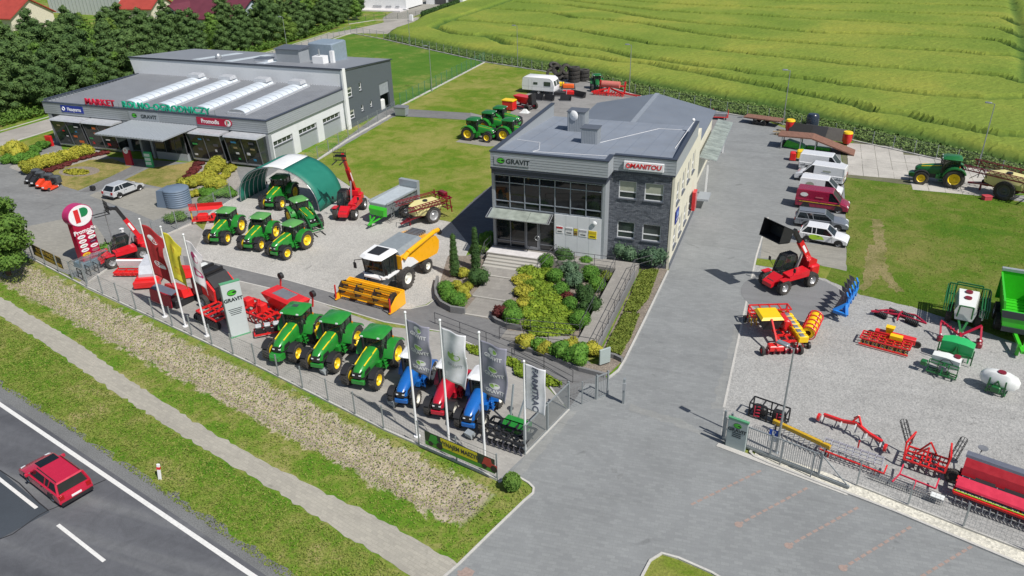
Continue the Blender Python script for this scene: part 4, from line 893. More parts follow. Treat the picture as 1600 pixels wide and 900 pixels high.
flagpole(652, 682, 8.2, 'white flagpole with a grey banner repeating GRAVIT, left of the three by the tractors', 'grey', 1.45, 3.15)
flagpole(702, 697, 8.2, 'white flagpole with a white banner bearing a green leaf emblem', 'white', 1.5, 3.2)
flagpole(758, 720, 8.2, 'white flagpole with a grey GRAVIT banner nearest the yard corner', 'grey', 1.55, 3.2)
flagpole(258, 495, 7.9, 'white flagpole with a tall limp red flag', 'red', 1.5, 4.0, ang=.1)
flagpole(290, 510, 7.9, 'white flagpole with a limp yellow flag', 'yellow', 1.1, 3.6, ang=.1)
flagpole(324, 525, 7.9, 'white flagpole with a limp pale flag with crimson print', 'pink', .95, 3.2, ang=.1)
flagpole(821, 704, 5.9, 'shorter grey pole with the white FARMTRAC banner at the picket fence', 'farm', 1.2, 2.9, top=.05, fold=.08, ang=-.15)
# ------------------------------------------------------------------ signs
A_ = G(133.6, 418); C_ = G(162, 405.6); d = (C_-A_).normalized(); an = atan2(d.y, d.x); W_ = (C_-A_).length
tm = thing('totem_sign', 'crimson totem sign with white disc, letter P emblem and brand ovals', 'sign', A_, an)
CRM = M('sign_crimson', (.38, .005, .04), .35)
H1 = 4.15; D_ = .75
B().rb(-.35, W_+.35, -.25, D_+.25, 0, .5, .04).build('plinth', M('plinth_blue_grey', (.1, .17, .22), .5), tm)
B().rb(0, W_, 0, D_, .5, H1-.1, .05).build('panel', CRM, tm)
cx, cz = W_/2, H1+.35
B().prism([(cx+1.12*cos(2*pi*i/36), cz+.95*sin(2*pi*i/36)) for i in range(36)], -.02, D_+.02, 'y').build('disc', M('disc_edge', (.45, .03, .14), .35), tm, smooth=40)
B().prism([(cx+1.06*cos(2*pi*i/36), cz+.89*sin(2*pi*i/36)) for i in range(36)], -.05, -.019, 'y').build('disc_face', WHITE, tm, smooth=0)
B().prism([(cx-.55, cz-.55), (cx-.12, cz-.55), (cx-.12, cz+.6), (cx-.55, cz+.6)], -.07, -.051, 'y').build('emblem', RED, tm, smooth=0)
B().prism([(cx+.02, cz-.15), (cx+.02, cz+.62)]+[(cx+.3+.42*cos(a), cz+.235+.385*sin(a)) for a in [pi/2-pi*i/10 for i in range(0, 11)]], -.07, -.051, 'y').build('emblem', M('logo_dark_green', (.01, .2, .07), .4), tm, smooth=0)
text('Promodis', .52, WHITE, tm, (cx, -.02, 3.12), FRONT, 'sign_letters', .01, offset=.012)
for r_ in range(6):
    for c_ in range(2):
        k_ = (r_, c_); x = cx-.45+.9*c_; z = 2.68-.4*r_+.12*c_
        if k_ in ((2, 1),): mt = M('sign_dark_bar', (.12, .02, .05), .4)
        elif k_ == (4, 0): mt = M('sign_yellow', (.75, .5, .02), .4)
        elif k_ in ((4, 1), (5, 0), (5, 1)): mt = M('sign_pale_crimson', (.45, .1, .16), .4)
        else: mt = WHITE
        o = B().prism([(x+.36*cos(2*pi*i/16), z+.155*sin(2*pi*i/16)) for i in range(16)], -.03, -.001, 'y').build('brand_oval', mt, tm, smooth=0)
        B().bx(x-.2, x+.2, -.038, -.031, z-.03, z+.03).build('brand_line', M('brand_line_%d' % ((r_+c_) % 3), [(.2, .2, .3), (.4, .1, .1), (.1, .25, .12)][(r_+c_) % 3], .5), o, smooth=0)
A_ = G(362, 529); C_ = G(391, 520); d = (C_-A_).normalized(); an = atan2(d.y, d.x); W_ = (C_-A_).length
t2 = thing('totem_sign', 'pale grey upright GRAVIT totem standing among the red implements', 'sign', A_, an)
TG = M('totem_grey', (.5, .55, .55), .35, 0, .03); GE = M('totem_green_edge', (.1, .33, .17), .4)
H2 = 4.25; B().bx(-.05, W_+.05, -.03, .33, 0, .1).build('base', GE, t2, smooth=0); B().rb(0, W_, 0, .3, .1, H2, .03).build('panel', TG, t2)
B().bx(-.02, W_+.02, -.01, .31, H2, H2+.05).build('top_edge', GE, t2, smooth=0); B().bx(-.05, -.002, -.005, .305, .1, H2).build('side_edge', M('totem_dark_edge', (.08, .1, .1), .4), t2, smooth=0)
text('GRAVIT', .38, KL, t2, (W_/2, -.015, 2.95), FRONT, 'sign_letters', .01, offset=.012)
swoosh(t2, W_/2, -.005, 3.5, .6)
for k in range(4): B().bx(W_/2-.48+.04*k, W_/2+.48-.04*k, -.012, -.001, 2.2-.14*k, 2.245-.14*k).build('small_print_line', KL, t2, smooth=0)
A_ = G(1135, 693); C_ = G(1165, 704); d = (C_-A_).normalized(); an = atan2(d.y, d.x); W_ = (C_-A_).length
t3 = thing('gate_sign', 'grey upright GRAVIT sign board fixed in front of the sliding gate', 'sign', A_-Vector((.05, .25, 0)), an)
TG2 = M('sign_sage_grey', (.34, .4, .39), .4, 0, .03)
B().rb(0, W_, 0, .14, .05, 1.95, .02).build('panel', TG2, t3); B().bx(-.02, W_+.02, -.01, .15, 1.95, 2.05).build('top_edge', GE, t3, smooth=0)
text('GRAVIT', .3, KL, t3, (W_/2, -.012, 1.3), FRONT, 'sign_letters', .008, offset=.008); swoosh(t3, W_/2, -.003, 1.62, .42)
for k in range(3): B().bx(W_/2-.25, W_/2+.25, -.01, -.001, .85+.12*k, .91+.12*k).build('small_print_line', KL, t3, smooth=0)
A_ = G(937, 573); C_ = G(952, 568); d = (C_-A_).normalized()
t4 = thing('notice_board', 'blank pale grey board at the lower corner of the garden', 'sign', A_, atan2(d.y, d.x)); B().rb(0, .85, 0, .12, .12, 1.25, .02).build('panel', TG2, t4); B().bx(.1, .75, .02, .1, 0, .12).build('base', BLACK, t4, smooth=0)
t5 = thing('parking_sign', 'small blue parking sign with a white P on the lamp post by the gate', 'sign', G(1205, 702)+Vector((0, -.12, 0)), -.15)
B().bx(-.33, .33, 0, .02, 1.35, 1.9).build('blue_plate', M('sign_bright_blue', (.015, .09, .5), .35), t5, smooth=0); B().bx(-.33, .33, 0, .02, .85, 1.32).build('white_plate', WHITE, t5, smooth=0); text('P', .55, WHITE, t5, (0, -.012, 1.62), FRONT, 'sign_letters', .006, offset=.01)
for x in (-.3, .3): B().cb(x, .04, .95, .04, .04, 1.9).build('support', STEEL, t5, smooth=0)
t5.scale = (.75,)*3
# banners on the fence
def banner(label, a, c, z0, z1, mats, kind):
    A, C = G(*a), G(*c); d = (C-A); Lg = d.length; an = atan2(d.y, d.x); f = thing('fence_banner', label, 'banner', A-Vector((sin(-an)*-.0, 0, 0))+Vector((d.y, -d.x, 0)).normalized()*.06, an)
    B().bx(0, Lg, 0, .02, z0, z1).build('cloth', mats[0], f, smooth=0); h = z1-z0
    if kind == 'w':
        B().bx(0, Lg, -.006, -.001, z0, z0+h*.28).build('printed_grass', M('print_grass', (.08, .3, .03), .6), f, smooth=0)
        B().bx(Lg*.24, Lg*.76, -.012, -.002, z0+h*.3, z1-h*.05).build('yellow_field', M('sign_yellow_print', (.62, .56, .02), .5), f, smooth=0)
        text('WYNAJEM MASZYN', h*.42, KL, f, (Lg*.5, -.02, z0+h*.62), FRONT, 'banner_letters', .004, sx=.80, offset=.008)
        for x0, m1 in ((.03, (.03, .3, .03)), (.80, (.45, .05, .04))):
            b = B(); x0 *= Lg; b.prism([(x0+.1, z0+h*.35), (x0+1.1, z0+h*.3), (x0+1.1, z0+h*.6), (x0+.75, z0+h*.62), (x0+.7, z0+h*.92), (x0+.3, z0+h*.9), (x0+.2, z0+h*.6)], -.014, -.002, 'y'); b.build('printed_machine', M('print_m%d' % int(m1[0]*100), m1, .5), f, smooth=0)
            for xx, rr in ((x0+.28, .16), (x0+.9, .22)): B().prism([(xx+rr*cos(2*pi*i/14), z0+rr+.08+rr*sin(2*pi*i/14)) for i in range(14)], -.02, -.015, 'y').build('printed_wheel', BLACK, f, smooth=0)
    else:
        b = B(); e = .05
        for q in ((0, Lg, z0, z0+e), (0, Lg, z1-e, z1)): b.bx(q[0], q[1], -.008, -.001, q[2], q[3])
        b.build('yellow_border', M('sign_ochre', (.55, .36, .02), .5), f, smooth=0)
        text('KOMIS MASZYN', h*.5, M('sign_ochre', (.55, .36, .02), .5), f, (Lg/2, -.012, z0+h*.65), FRONT, 'banner_letters', .004, sx=.95, offset=.014)
        B().bx(.3, Lg-.2, -.01, -.002, z0+h*.12, z0+h*.34).build('printed_line', M('sign_ochre', (.55, .36, .02), .5), f, smooth=0)
    return f
banner('long printed hire banner reading WYNAJEM MASZYN tied to the front fence', (667, 705), (775, 752), .55, 1.5, [M('print_dark', (.03, .05, .03), .6)], 'w')
banner('black and ochre lettered banner on the fence left of the crimson totem', (58, 408), (104, 431), .65, 1.7, [M('banner_black', (.05, .035, .02), .6)], 'k')
# small display totems by the shop
for (u, v, m_, lab, h) in ((202, 259, CRM, 'small crimson totem with white disc at the shop path', 1.9), (234, 262, M('kiosk_green', (.03, .4, .16), .4), 'green leaflet stand right of the shop path', 1.9), (78, 229, RED, 'small red board at the far left shop corner', 1.4)):
    t_ = thing('advert_stand', lab, 'sign', G(u, v), .05); B().rb(-.5, .5, 0, .3, .05, h, .04).build('panel', m_, t_); B().bx(-.6, .6, -.1, .4, 0, .06).build('base', M('base_grey', (.2, .2, .2), .6), t_, smooth=0)
    if m_ is CRM: B().prism([(.36*cos(2*pi*i/20), h-.05+.36*sin(2*pi*i/20)) for i in range(20)], -.02, .32, 'y').build('disc', WHITE, t_, smooth=0); text('P', .4, RED, t_, (0, -.03, h-.05), FRONT, 'sign_letters', .005)
    elif h > 1.5:
        for k in range(3): B().bx(-.4, .4, -.02, -.001, .35+.5*k, .7+.5*k).build('leaflet', M('leaflet', (.6, .7, .62), .5), t_, smooth=0)
# road marker post
t_ = thing('roadside_marker_post', 'leaning white verge marker post with red band beside the road', 'marker post', G(250, 749), .4); t_.rotation_euler = (-.1, .08, .3)
B().rb(-.09, .09, -.05, .05, 0, 1.0, .02).build('post', WHITE, t_); B().bx(-.095, .095, -.055, .055, .66, .82).build('red_band', RED, t_, smooth=0)
# ================================================================== garden and terrace
TREAD = stone_mat('step_paving', (.30, .285, .26), .06, 14, .1, grid=(.4, .4), gcol=.8, bm=.2)
KST = stone_mat('step_edge', (.42, .405, .37), .06, 14, .1)
gt = tag(bpy.data.objects.new('garden_steps', None), kind='structure'); COL.objects.link(gt)
def slab(name, x0, x1, y0, y1, z0, z1, mat, par=None, kind=None):
    o = B().bx(x0, x1, y0, y1, z0, z1).build(name, mat, par, smooth=0)
    if kind: o['kind'] = kind
    return o
slab('terrace', -23.4, -17.7, 54.6, 56.2, .0, .8, TREAD, gt); slab('mat_pale', -23.35, -18.2, 54.7, 55.9, .801, .812, M('pale_terrace_stone', (.62, .6, .6), .7), gt)
for k in range(4): slab('step', -23.2, -18.4, 54.6-.36*(k+1), 54.6-.36*k-.002, 0, .8-.14*(k+1), KST, gt)
slab('walk', -22.9, -19.0, 51.75, 53.15, 0, .24, TREAD, gt); slab('walk', -22.0, -18.9, 48.2, 51.6, 0, .16, TREAD, gt); slab('walk', -21.6, -19.0, 45.5, 48.05, 0, .08, TREAD, gt)
slab('step', -22.9, -19.2, 51.602, 51.748, 0, .25, KST, gt); slab('step', -21.9, -19.2, 48.052, 48.198, 0, .17, KST, gt); slab('step', -21.6, -19.0, 45.35, 45.498, 0, .09, KST, gt)
slab('terrace', -17.7, -13.9, 54.9, 56.2, 0, .79, TREAD, gt); slab('terrace', -13.9, -10.6, 54.9, 56.4, 0, .79, TREAD, gt)
b = B(); b.prism([(54.9, 0), (54.9, .79), (44.4, .42), (44.4, 0)], -12.2, -10.75, 'x'); b.build('ramp', TREAD, gt, smooth=0)
slab('ramp_landing', -12.2, -10.75, 42.9, 44.39, 0, .42, TREAD, gt)
b = B(); b.prism([(-12.2, 0), (-12.2, .42), (-17.6, .04), (-17.6, 0)], 42.9, 44.2, 'y'); b.build('ramp', TREAD, gt, smooth=0)
b = B(); b.prism([(54.9, 0), (54.9, .85), (42.8, .5), (42.8, 0)], -10.75, -10.6, 'x'); b.build('ramp_wall', MAT_WALLC, gt, smooth=0)
BED = sheet('garden_bed', gpts([(768, 400), (700, 400), (683, 455), (682, 470), (700, 488), (727, 492), (770, 500), (800, 520), (930, 548), (965, 470), (975, 420), (920, 400)]), MAT_MULCH, 6)
sheet('garden_bed', gpts([(974, 563), (1008, 494), (1043, 424), (1003, 420), (940, 548), (935, 570), (800, 556), (800, 524), (780, 522), (905, 585), (948, 588)]), MAT_MULCH, 7.5)
sheet('garden_bed', gpts([(940, 385), (1040, 400), (1043, 424), (960, 415)]), MAT_MULCH, 8.5)
sheet('lower_walk', gpts([(700, 500), (790, 520), (870, 560), (930, 588), (950, 592), (930, 600), (850, 592), (800, 565), (700, 520)]), MAT_LANE, 9)
# retaining walls
for nm, px, h in (('curved_bed_wall', [(684, 440), (681, 455), (682, 468), (690, 480), (705, 488), (727, 491)], .55), ('curved_bed_wall', [(768, 497), (775, 505), (792, 512), (815, 517)], .4), ('low_retaining_wall', [(797, 541), (850, 557), (905, 580), (945, 590)], .35), ('curved_bed_wall', [(945, 557), (960, 560), (972, 566)], .35)):
    o = strip(nm, gpts(px), .2, MAT_WALLC, 0, h, kind=None); tag(o, {0: 'dark curved concrete wall holding the bed left of the steps', 1: 'short dark curved wall at the right foot of the steps', 2: 'long low dark retaining wall under the yellow shrubs', 3: 'short low wall at the garden corner by the driveway'}[(684, 768, 797, 945).index(px[0][0])], 'wall')
# hand rails
def rail(label, pts, h=.95, step=1.6, ext=True):
    f = thing('handrail', label, 'handrail', pts[0]); o = Vector(pts[0]); P = [Vector(p)-o for p in pts]
    b = B(); b.tube([p+Vector((0, 0, h)) for p in P], .024, 6); b.build('top_rail', DSTEEL, f); b = B(); b.tube([p+Vector((0, 0, h*.5)) for p in P], .016, 5); b.build('middle_rail', DSTEEL, f)
    for a, c in zip(P, P[1:]):
        n = max(1, int((c-a).length/step))
        for k in range(n+1 if c is P[-1] else n): q = a.lerp(c, k/n); B().cyl(q, q+Vector((0, 0, h)), .024, None, 6).build('post', DSTEEL, f)
    return f
rail('handrail along the upper ramp walk in front of the white wall', [(-17.4, 54.95, .8), (-12.3, 54.95, .8), (-12.25, 44.5, .42)])
rail('handrail on the driveway side of the long ramp', [(-9.6, 56.3, .8), (-10.68, 54.9, .85), (-10.68, 43.0, .5)])
rail('handrail beside the lower ramp above the yellow shrubs', [(-10.8, 42.85, .42), (-12.2, 42.85, .42), (-17.6, 42.85, .04)])
rail('handrail along the bed side of the lower ramp', [(-12.2, 44.3, .42), (-17.6, 44.25, .04)])
rail('short handrail at the left edge of the entrance landing', [(-23.5, 56.0, .8), (-23.5, 54.6, .8), (-23.3, 53.2, .24)])
rail('short handrail between the entrance landing and the ramp walk', [(-17.6, 56.0, .8), (-17.7, 54.6, .8), (-18.3, 53.2, .24)])
rail('long handrail along the footpath below the garden wall', [tuple(G(680, 506)), tuple(G(760, 537)), tuple(G(850, 574)), tuple(G(895, 598))], .95, 2.2)
rail('handrail on the display yard side of the footpath', [tuple(G(800, 563)), tuple(G(850, 590)), tuple(G(886, 612))], .95, 2.2)
# ------------------------------------------------------------------ plants
def leafmat(name, dark, light, yellow=None):
    m, t, b = nodes(name); v = opos(t)
    n = tex_noise(t, 2.4, 4, .75, v); oi = t.nodes.new('ShaderNodeObjectInfo')
    c = ramp(t, n, [(.32, dark), (.5, tuple((x+y)/2 for x, y in zip(dark, light))), (.68, light)])
    c = mix(t, c, ramp(t, oi.outputs['Random'], [(0, (.8, .85, .8)), (1, (1.18, 1.12, 1.0))]), 1, 'MULTIPLY')
    L(t, c, b.inputs['Base Color']); b.inputs['Roughness'].default_value = .75; b.inputs['Specular IOR Level'].default_value = .25
    try: b.inputs['Subsurface Weight'].default_value = 0
    except Exception: pass
    return m
LM = {'pine': leafmat('pine_needles', (.032, .07, .024), (.105, .18, .052)), 'leafy': leafmat('broad_leaves', (.045, .11, .018), (.13, .23, .04)), 'willow': leafmat('pale_leaves', (.08, .15, .02), (.17, .25, .05)),
      'box': leafmat('clipped_leaves', (.04, .13, .015), (.12, .25, .035)), 'dark': leafmat('dark_leaves', (.02, .055, .016), (.06, .12, .03)), 'blue': leafmat('blue_juniper_needles', (.035, .08, .045), (.11, .18, .11)),
      'yel': leafmat('golden_leaves', (.17, .20, .02), (.42, .38, .05)), 'gold': leafmat('golden_juniper', (.08, .16, .012), (.26, .34, .035)), 'red': leafmat('red_leaves', (.06, .012, .012), (.16, .035, .035)), 'cover': leafmat('olive_cover', (.10, .15, .02), (.22, .26, .05)),
      'weed': leafmat('weeds', (.08, .15, .035), (.21, .29, .09))}
BARK = M('bark', (.11, .075, .05), .9, var=.3, scale=6, bmp=.4)
rng = np.random.default_rng(3)
def leaves(name, blobs, n, size, mat, shell=.75, parent=None, up=.3, squash=1.0, kind=None):
    """cloud of small leaf faces spread through ellipsoid blobs (cx,cy,cz,rx,ry,rz)"""
    bl_ = np.array(blobs, float); vol = (bl_[:, 3]*bl_[:, 4]*bl_[:, 5])**.67; pr = vol/vol.sum(); idx = rng.choice(len(bl_), n, p=pr); bb = bl_[idx]
    d = rng.normal(size=(n, 3)); d /= np.linalg.norm(d, axis=1)[:, None]; r = 1-(1-shell)*rng.random(n)**1.5*2; r = np.clip(r, .15, 1.08)
    c = bb[:, :3]+d*bb[:, 3:]*r[:, None]
    nrm = d*.9+rng.normal(size=(n, 3))*.55; nrm[:, 2] += up; nrm /= np.linalg.norm(nrm, axis=1)[:, None]
    a = np.cross(nrm, rng.normal(size=(n, 3))); a /= np.linalg.norm(a, axis=1)[:, None]; b2 = np.cross(nrm, a)
    s = size*(.6+.8*rng.random(n))[:, None]
    v = np.stack([c-a*s-b2*s*.5*squash, c+a*s-b2*s*.5*squash, c+b2*s*.9*squash], 1).reshape(-1, 3)
    me = bpy.data.meshes.new(name); me.vertices.add(3*n); me.vertices.foreach_set('co', v.ravel()); me.loops.add(3*n); me.loops.foreach_set('vertex_index', np.arange(3*n)); me.polygons.add(n); me.polygons.foreach_set('loop_start', np.arange(0, 3*n, 3)); me.materials.append(mat); me.update(); me.validate()
    o = put(name, me, parent)
    if kind: o['kind'] = kind
    return o
def core(blobs, mat, parent, k=.8, name='inner_foliage'):
    b = B()
    for q in blobs: b.ball(q[:3], q[3]*k, q[4]*k, q[5]*k, 9, 6, .08)
    return b.build(name, mat, parent, smooth=0)
def make_tree(name, label, cat, h, r, kind, n, size, seed, loc=(0, 0, 0), group=None, low=.18, cone=False):
    random.seed(seed); f = thing(name, label, cat, loc, 0, group); tb = B(); tb.cyl((0, 0, -.1), (0, 0, h*.5), h*.028, h*.018, 8); tb.cyl((0, 0, h*.5), (.1, .05, h*.9), h*.018, h*.006, 6); bl = []
    K = 16
    for k in range(K):
        q = (k+.5)/K; z = h*(low+(1-low)*q*.93); rr = r*(.55+.45*sin(pi*min(1, .18+q*.75)))*(1-.55*q**3) if not cone else r*(1-q*.9)
        a = k*2.4+random.uniform(-.5, .5); off = rr*random.uniform(.35, .62); s = max(.28*r, rr*random.uniform(.42, .6))
        x, y = off*cos(a), off*sin(a); bl.append((x, y, z, s, s, s*random.uniform(.55, .75)))
        tb.cyl((0, 0, z*.85), (x*.9, y*.9, z), h*.008, h*.004, 5)
    bl.append((0, 0, h*.93, r*.25, r*.25, h*.08)); bl.append((0, 0, h*.55, r*.5, r*.5, h*.3))
    tb.build('trunk', BARK, f, smooth=60); o = leaves('crown', bl, n, size, LM[kind], .72, f)
    o2 = core(bl, LM[kind], o, .72); return f
def bush(name, label, cat, u, v, r, h, kind, n=420, size=.075, group=None, z=0, lumps=1, world=None):
    p = G(u, v, z) if world is None else Vector(world); f = thing(name, label, cat, p, random.uniform(0, 6), group)
    if lumps == 1: bl = [(0, 0, h*.5, r, r, h*.52)]
    else: bl = [(0, 0, h*.5, r*.7, r*.7, h*.5)]+[(r*.5*cos(k*2*pi/lumps), r*.5*sin(k*2*pi/lumps), h*random.uniform(.35, .6), r*.55, r*.55, h*random.uniform(.3, .45)) for k in range(lumps)]
    sh, ck = (.88, .88) if lumps < 4 else (.62, .74); leaves('foliage', bl, int(n*1.25), size, LM[kind], sh, f); core(bl, LM[kind], f, ck); return f
zc = lambda x, y: (680+x/4.444, 380+y/4.444)
GRP = 'clipped round shrubs in the office garden'
def zb(x, y, r): u, v = zc(x, y); return u, v+r*.5/4.444, r/4.444/19.5
balls = [(770, 140, 62, 'round clipped shrub nearest the entrance landing'), (830, 240, 58, 'clipped ball amid golden junipers below the dark juniper'), (872, 340, 60, 'clipped ball near the small dark red shrub'), (935, 435, 52, 'clipped ball low in the bed beside the spreading dark juniper'), (1003, 550, 70, 'large clipped ball at the lower corner by the ramp rail'),
         (1045, 150, 56, 'upper bright green ball of the ramp side column'), (1075, 225, 66, 'middle bright green ball of the ramp side column'), (1120, 302, 60, 'lower bright green ball of the ramp side column')]
for x, y, r, lab in balls: u, v, rr = zb(x, y, r); bush('clipped_shrub', lab, 'shrub', u, v, rr*1.02, rr*1.75, 'box', 1100, .05, GRP)
for x, y, r, lab in ((75, 330, 58, 'back one of three clipped balls above the curved wall'), (100, 385, 58, 'middle one of three clipped balls above the curved wall'), (160, 415, 62, 'front one of three clipped balls above the curved wall'), (540, 525, 66, 'clipped ball behind the short curved wall beside the dark red shrub'), (520, 455, 48, 'small clipped ball behind the dark red shrub')):
    u, v, rr = zb(x, y, r); bush('clipped_shrub', lab, 'shrub', u, v, rr*1.05, rr*1.8, 'box', 1000, .05, GRP)
for x, y, r, k, lab in ((900, 110, 85, 'dark', 'dark green juniper by the ramp walk at the top of the bed'), (930, 190, 75, 'blue', 'blue green juniper in the middle of the bed'), (960, 265, 75, 'blue', 'lower blue green juniper in the middle of the bed'), (1040, 360, 70, 'dark', 'dark juniper left of the ramp railing, upper'), (1080, 440, 85, 'dark', 'big dark juniper left of the ramp railing, lower'), (1185, 235, 48, 'cover', 'small olive shrub beside the ramp rail'), (1140, 190, 40, 'dark', 'small dark shrub near the ramp top'),
                        (305, 250, 88, 'dark', 'wide dark green shrub under the right columnar tree'), (450, 490, 54, 'red', 'dark red barberry at the right foot of the steps'), (910, 380, 45, 'red', 'small dark red shrub among the clipped balls')):
    u, v, rr = zb(x, y, r); bush('garden_shrub', lab, 'shrub', u, v, rr*1.05, rr*1.7, k, 1200, .065, None, 0, 4)
for x, y, r, lab in ((150, 295, 45, 'yellow shrub above the three clipped balls'), (190, 330, 45, 'yellow shrub beside the three clipped balls'), (200, 210, 50, 'yellow green shrub between the columnar trees'), (230, 300, 40, 'small yellow shrub below the wide dark shrub'), (205, 370, 38, 'lowest yellow shrub right of the three balls')):
    u, v, rr = zb(x, y, r); bush('yellow_shrub', lab, 'shrub', u, v, rr*1.1, rr*1.5, 'yel', 700, .06, 'yellow shrubs left of the garden steps', 0, 3)
jl = [(640, 185), (610, 250), (700, 210), (760, 200), (690, 280), (620, 330), (740, 290), (700, 350), (780, 340), (640, 400), (720, 420), (800, 400), (670, 470), (750, 480), (830, 460), (690, 550), (770, 545), (850, 530), (900, 500), (730, 600), (820, 600), (880, 580)]
ORD = 'first second third fourth fifth sixth seventh eighth ninth tenth eleventh twelfth thirteenth fourteenth fifteenth sixteenth seventeenth eighteenth nineteenth twentieth'.split()
for k, (x, y) in enumerate(jl):
    u, v, rr = zb(x, y, 62); yy = sorted(q[1] for q in jl); bush('golden_juniper', ['%s golden juniper of the sloping bed counted down from the office' % ORD[k] if k < 20 else ['%s golden juniper just above the footpath rail' % w for w in ('left', 'right')][k-20]][0], 'shrub', u, v, rr*1.35, .62+.12*(k % 3), 'yel' if x < 690 and k % 2 else 'gold', 1300, .085, 'golden junipers on the sloping bed', 0, 5)
for x, y, r, k, lab in ((625, 700, 60, 'yel', 'leftmost yellow shrub above the low dark wall'), (715, 720, 52, 'box', 'green shrub second from the left above the low dark wall'), (772, 745, 55, 'yel', 'yellow shrub third from the left above the low dark wall'), (862, 760, 68, 'box', 'green shrub in the middle of the row above the low dark wall'), (935, 735, 58, 'yel', 'yellow shrub behind the green ones in the low wall row'), (985, 800, 78, 'box', 'largest green shrub of the low wall row'), (1090, 750, 58, 'yel', 'yellow shrub next to the blank notice board')):
    u, v, rr = zb(x, y, r); bush('bed_shrub', lab, 'shrub', u, v, rr*1.1, rr*1.7, k, 900, .06, 'shrubs in a row above the low dark wall', 0, 3)
for x, y, r, lab in ((1330, 60, 95, 'left blue green juniper against the slate wall'), (1510, 95, 90, 'right blue green juniper against the slate wall'), (1420, 70, 70, 'middle blue green juniper against the slate wall')):
    u, v, rr = zb(x, y, r); bush('juniper', lab, 'shrub', u, v+4, rr*1.3, 2.1, 'blue', 2300, .075, 'junipers against the slate wall', 0, 5)
bush('entrance_shrub', 'green shrub between the columnar tree and the office corner', 'shrub', 762, 385, .8, 1.5, 'box', 700, .07, None, 0, 3); bush('entrance_shrub', 'low bright shrub behind the right columnar tree', 'shrub', 752, 395, .8, 1.0, 'leafy', 700, .07, None, 0, 3)
for u, v, lab in ((711, 432, 'left columnar cypress beside the steps'), (744, 421, 'right columnar cypress beside the steps')):
    f = thing('columnar_cypress', lab, 'tree', G(u, v), 0, 'columnar trees beside the steps'); bl = [(0, 0, .5+.42*k, .5*(1-.075*k)*(1 if k > 0 else .85), .5*(1-.075*k), .45) for k in range(8)]
    leaves('crown', bl, 2600, .05, LM['dark'], .85, f, up=.6); core(bl, LM['dark'], f, .85); B().cyl((0, 0, -.05), (0, 0, 1), .08).build('trunk', BARK, f)
def area_leaves(name, label, px, n, size, kind, h, cat='hedge', stuff=False, world=None, zb_=0):
    poly = gpts(px) if world is None else world; xs = [p.x for p in poly]; ys = [p.y for p in poly]; pts = []
    while len(pts) < n:
        p = (random.uniform(min(xs), max(xs)), random.uniform(min(ys), max(ys)))
        if inside(p, poly): pts.append((p[0], p[1], zb_+h*(.55+.45*noise.noise(Vector((p[0]*1.3, p[1]*1.3, 1))))*random.uniform(.35, 1)))
    c = np.array(pts); m_ = len(c); nrm = rng.normal(size=(m_, 3))*.7; nrm[:, 2] += .8; nrm /= np.linalg.norm(nrm, axis=1)[:, None]
    a = np.cross(nrm, rng.normal(size=(m_, 3))); a /= np.linalg.norm(a, axis=1)[:, None]; b2 = np.cross(nrm, a); s = size*(.6+.8*rng.random(m_))[:, None]
    v = np.stack([c-a*s-b2*s*.4, c+a*s-b2*s*.4, c+b2*s], 1).reshape(-1, 3); me = bpy.data.meshes.new(name); me.from_pydata(v.tolist(), [], np.arange(3*m_).reshape(-1, 3).tolist()); me.materials.append(LM[kind]); o = put(name, me)
    if stuff: tag(o, label, cat, None, 'stuff')
    else: tag(o, label, cat)
    return o
area_leaves('ground_cover', 'low olive ground cover strip beside the ramp and driveway', [(1003, 424), (1029, 424), (1012, 470), (994, 490), (975, 487)], 9000, .07, 'cover', .45, 'ground cover', True)
area_leaves('ground_cover', 'lower olive ground cover strip beside the driveway kerb', [(974, 492), (999, 493), (985, 530), (970, 556), (945, 549)], 9000, .07, 'cover', .45, 'ground cover', True)
area_leaves('weedy_strip', 'bright weeds beside the footpath and the white tractor roofs', [(800, 565), (835, 578), (880, 605), (860, 606), (805, 588)], 2200, .09, 'gold', .5, 'plants', True)
area_leaves('weedy_strip', 'bright weeds at the kerb behind the first banner', [(725, 540), (745, 543), (800, 562), (800, 575), (735, 553)], 1800, .08, 'gold', .35, 'plants', True)
bush('corner_shrub', 'round green shrub at the driveway corner below the fence end', 'shrub', 800, 764, .5, 1.0, 'leafy', 1500, .06, None, 0, 1)
bush('parking_shrub', 'dark green shrub between the totem and the lamp post', 'shrub', 172, 397, 1.2, 1.2, 'box', 900, .08, None, 0, 4)
bush('fence_shrub', 'green shrub behind the fence near the grey tank', 'shrub', 275, 345, 1.3, .9, 'leafy', 900, .08, None, 0, 4)
# beds in front of the market
sheet('garden_bed', gpts([(14, 262), (40, 272), (80, 276), (120, 256), (172, 246), (150, 232), (95, 234), (30, 250)]), stone_mat('bed_gravel', (.33, .31, .28), .15, 9, .1, speck=9), 4)
sheet('garden_bed', gpts([(285, 290), (305, 252), (368, 259), (377, 288), (360, 305), (325, 310), (296, 305)]), stone_mat('bed_gravel2', (.33, .31, .28), .15, 9, .1, speck=9), 4)
MAT_DRYLAWN = grass_mat('lawn_dry', (.17, .185, .04), (.09, .15, .02), (.34, .27, .11), .75, .6)
sheet('lawn', gpts([(72, 271), (100, 291), (122, 298), (208, 261), (176, 248), (140, 250), (120, 256)]), MAT_DRYLAWN, 5, jag=.04)
sheet('lawn', gpts([(232, 263), (306, 253), (288, 288), (270, 297), (195, 281)]), MAT_DRYLAWN, 5, jag=.04)
sheet('shop_path', gpts([(208, 259), (230, 260), (150, 299), (124, 300)]), MAT_LANE, 5.5)
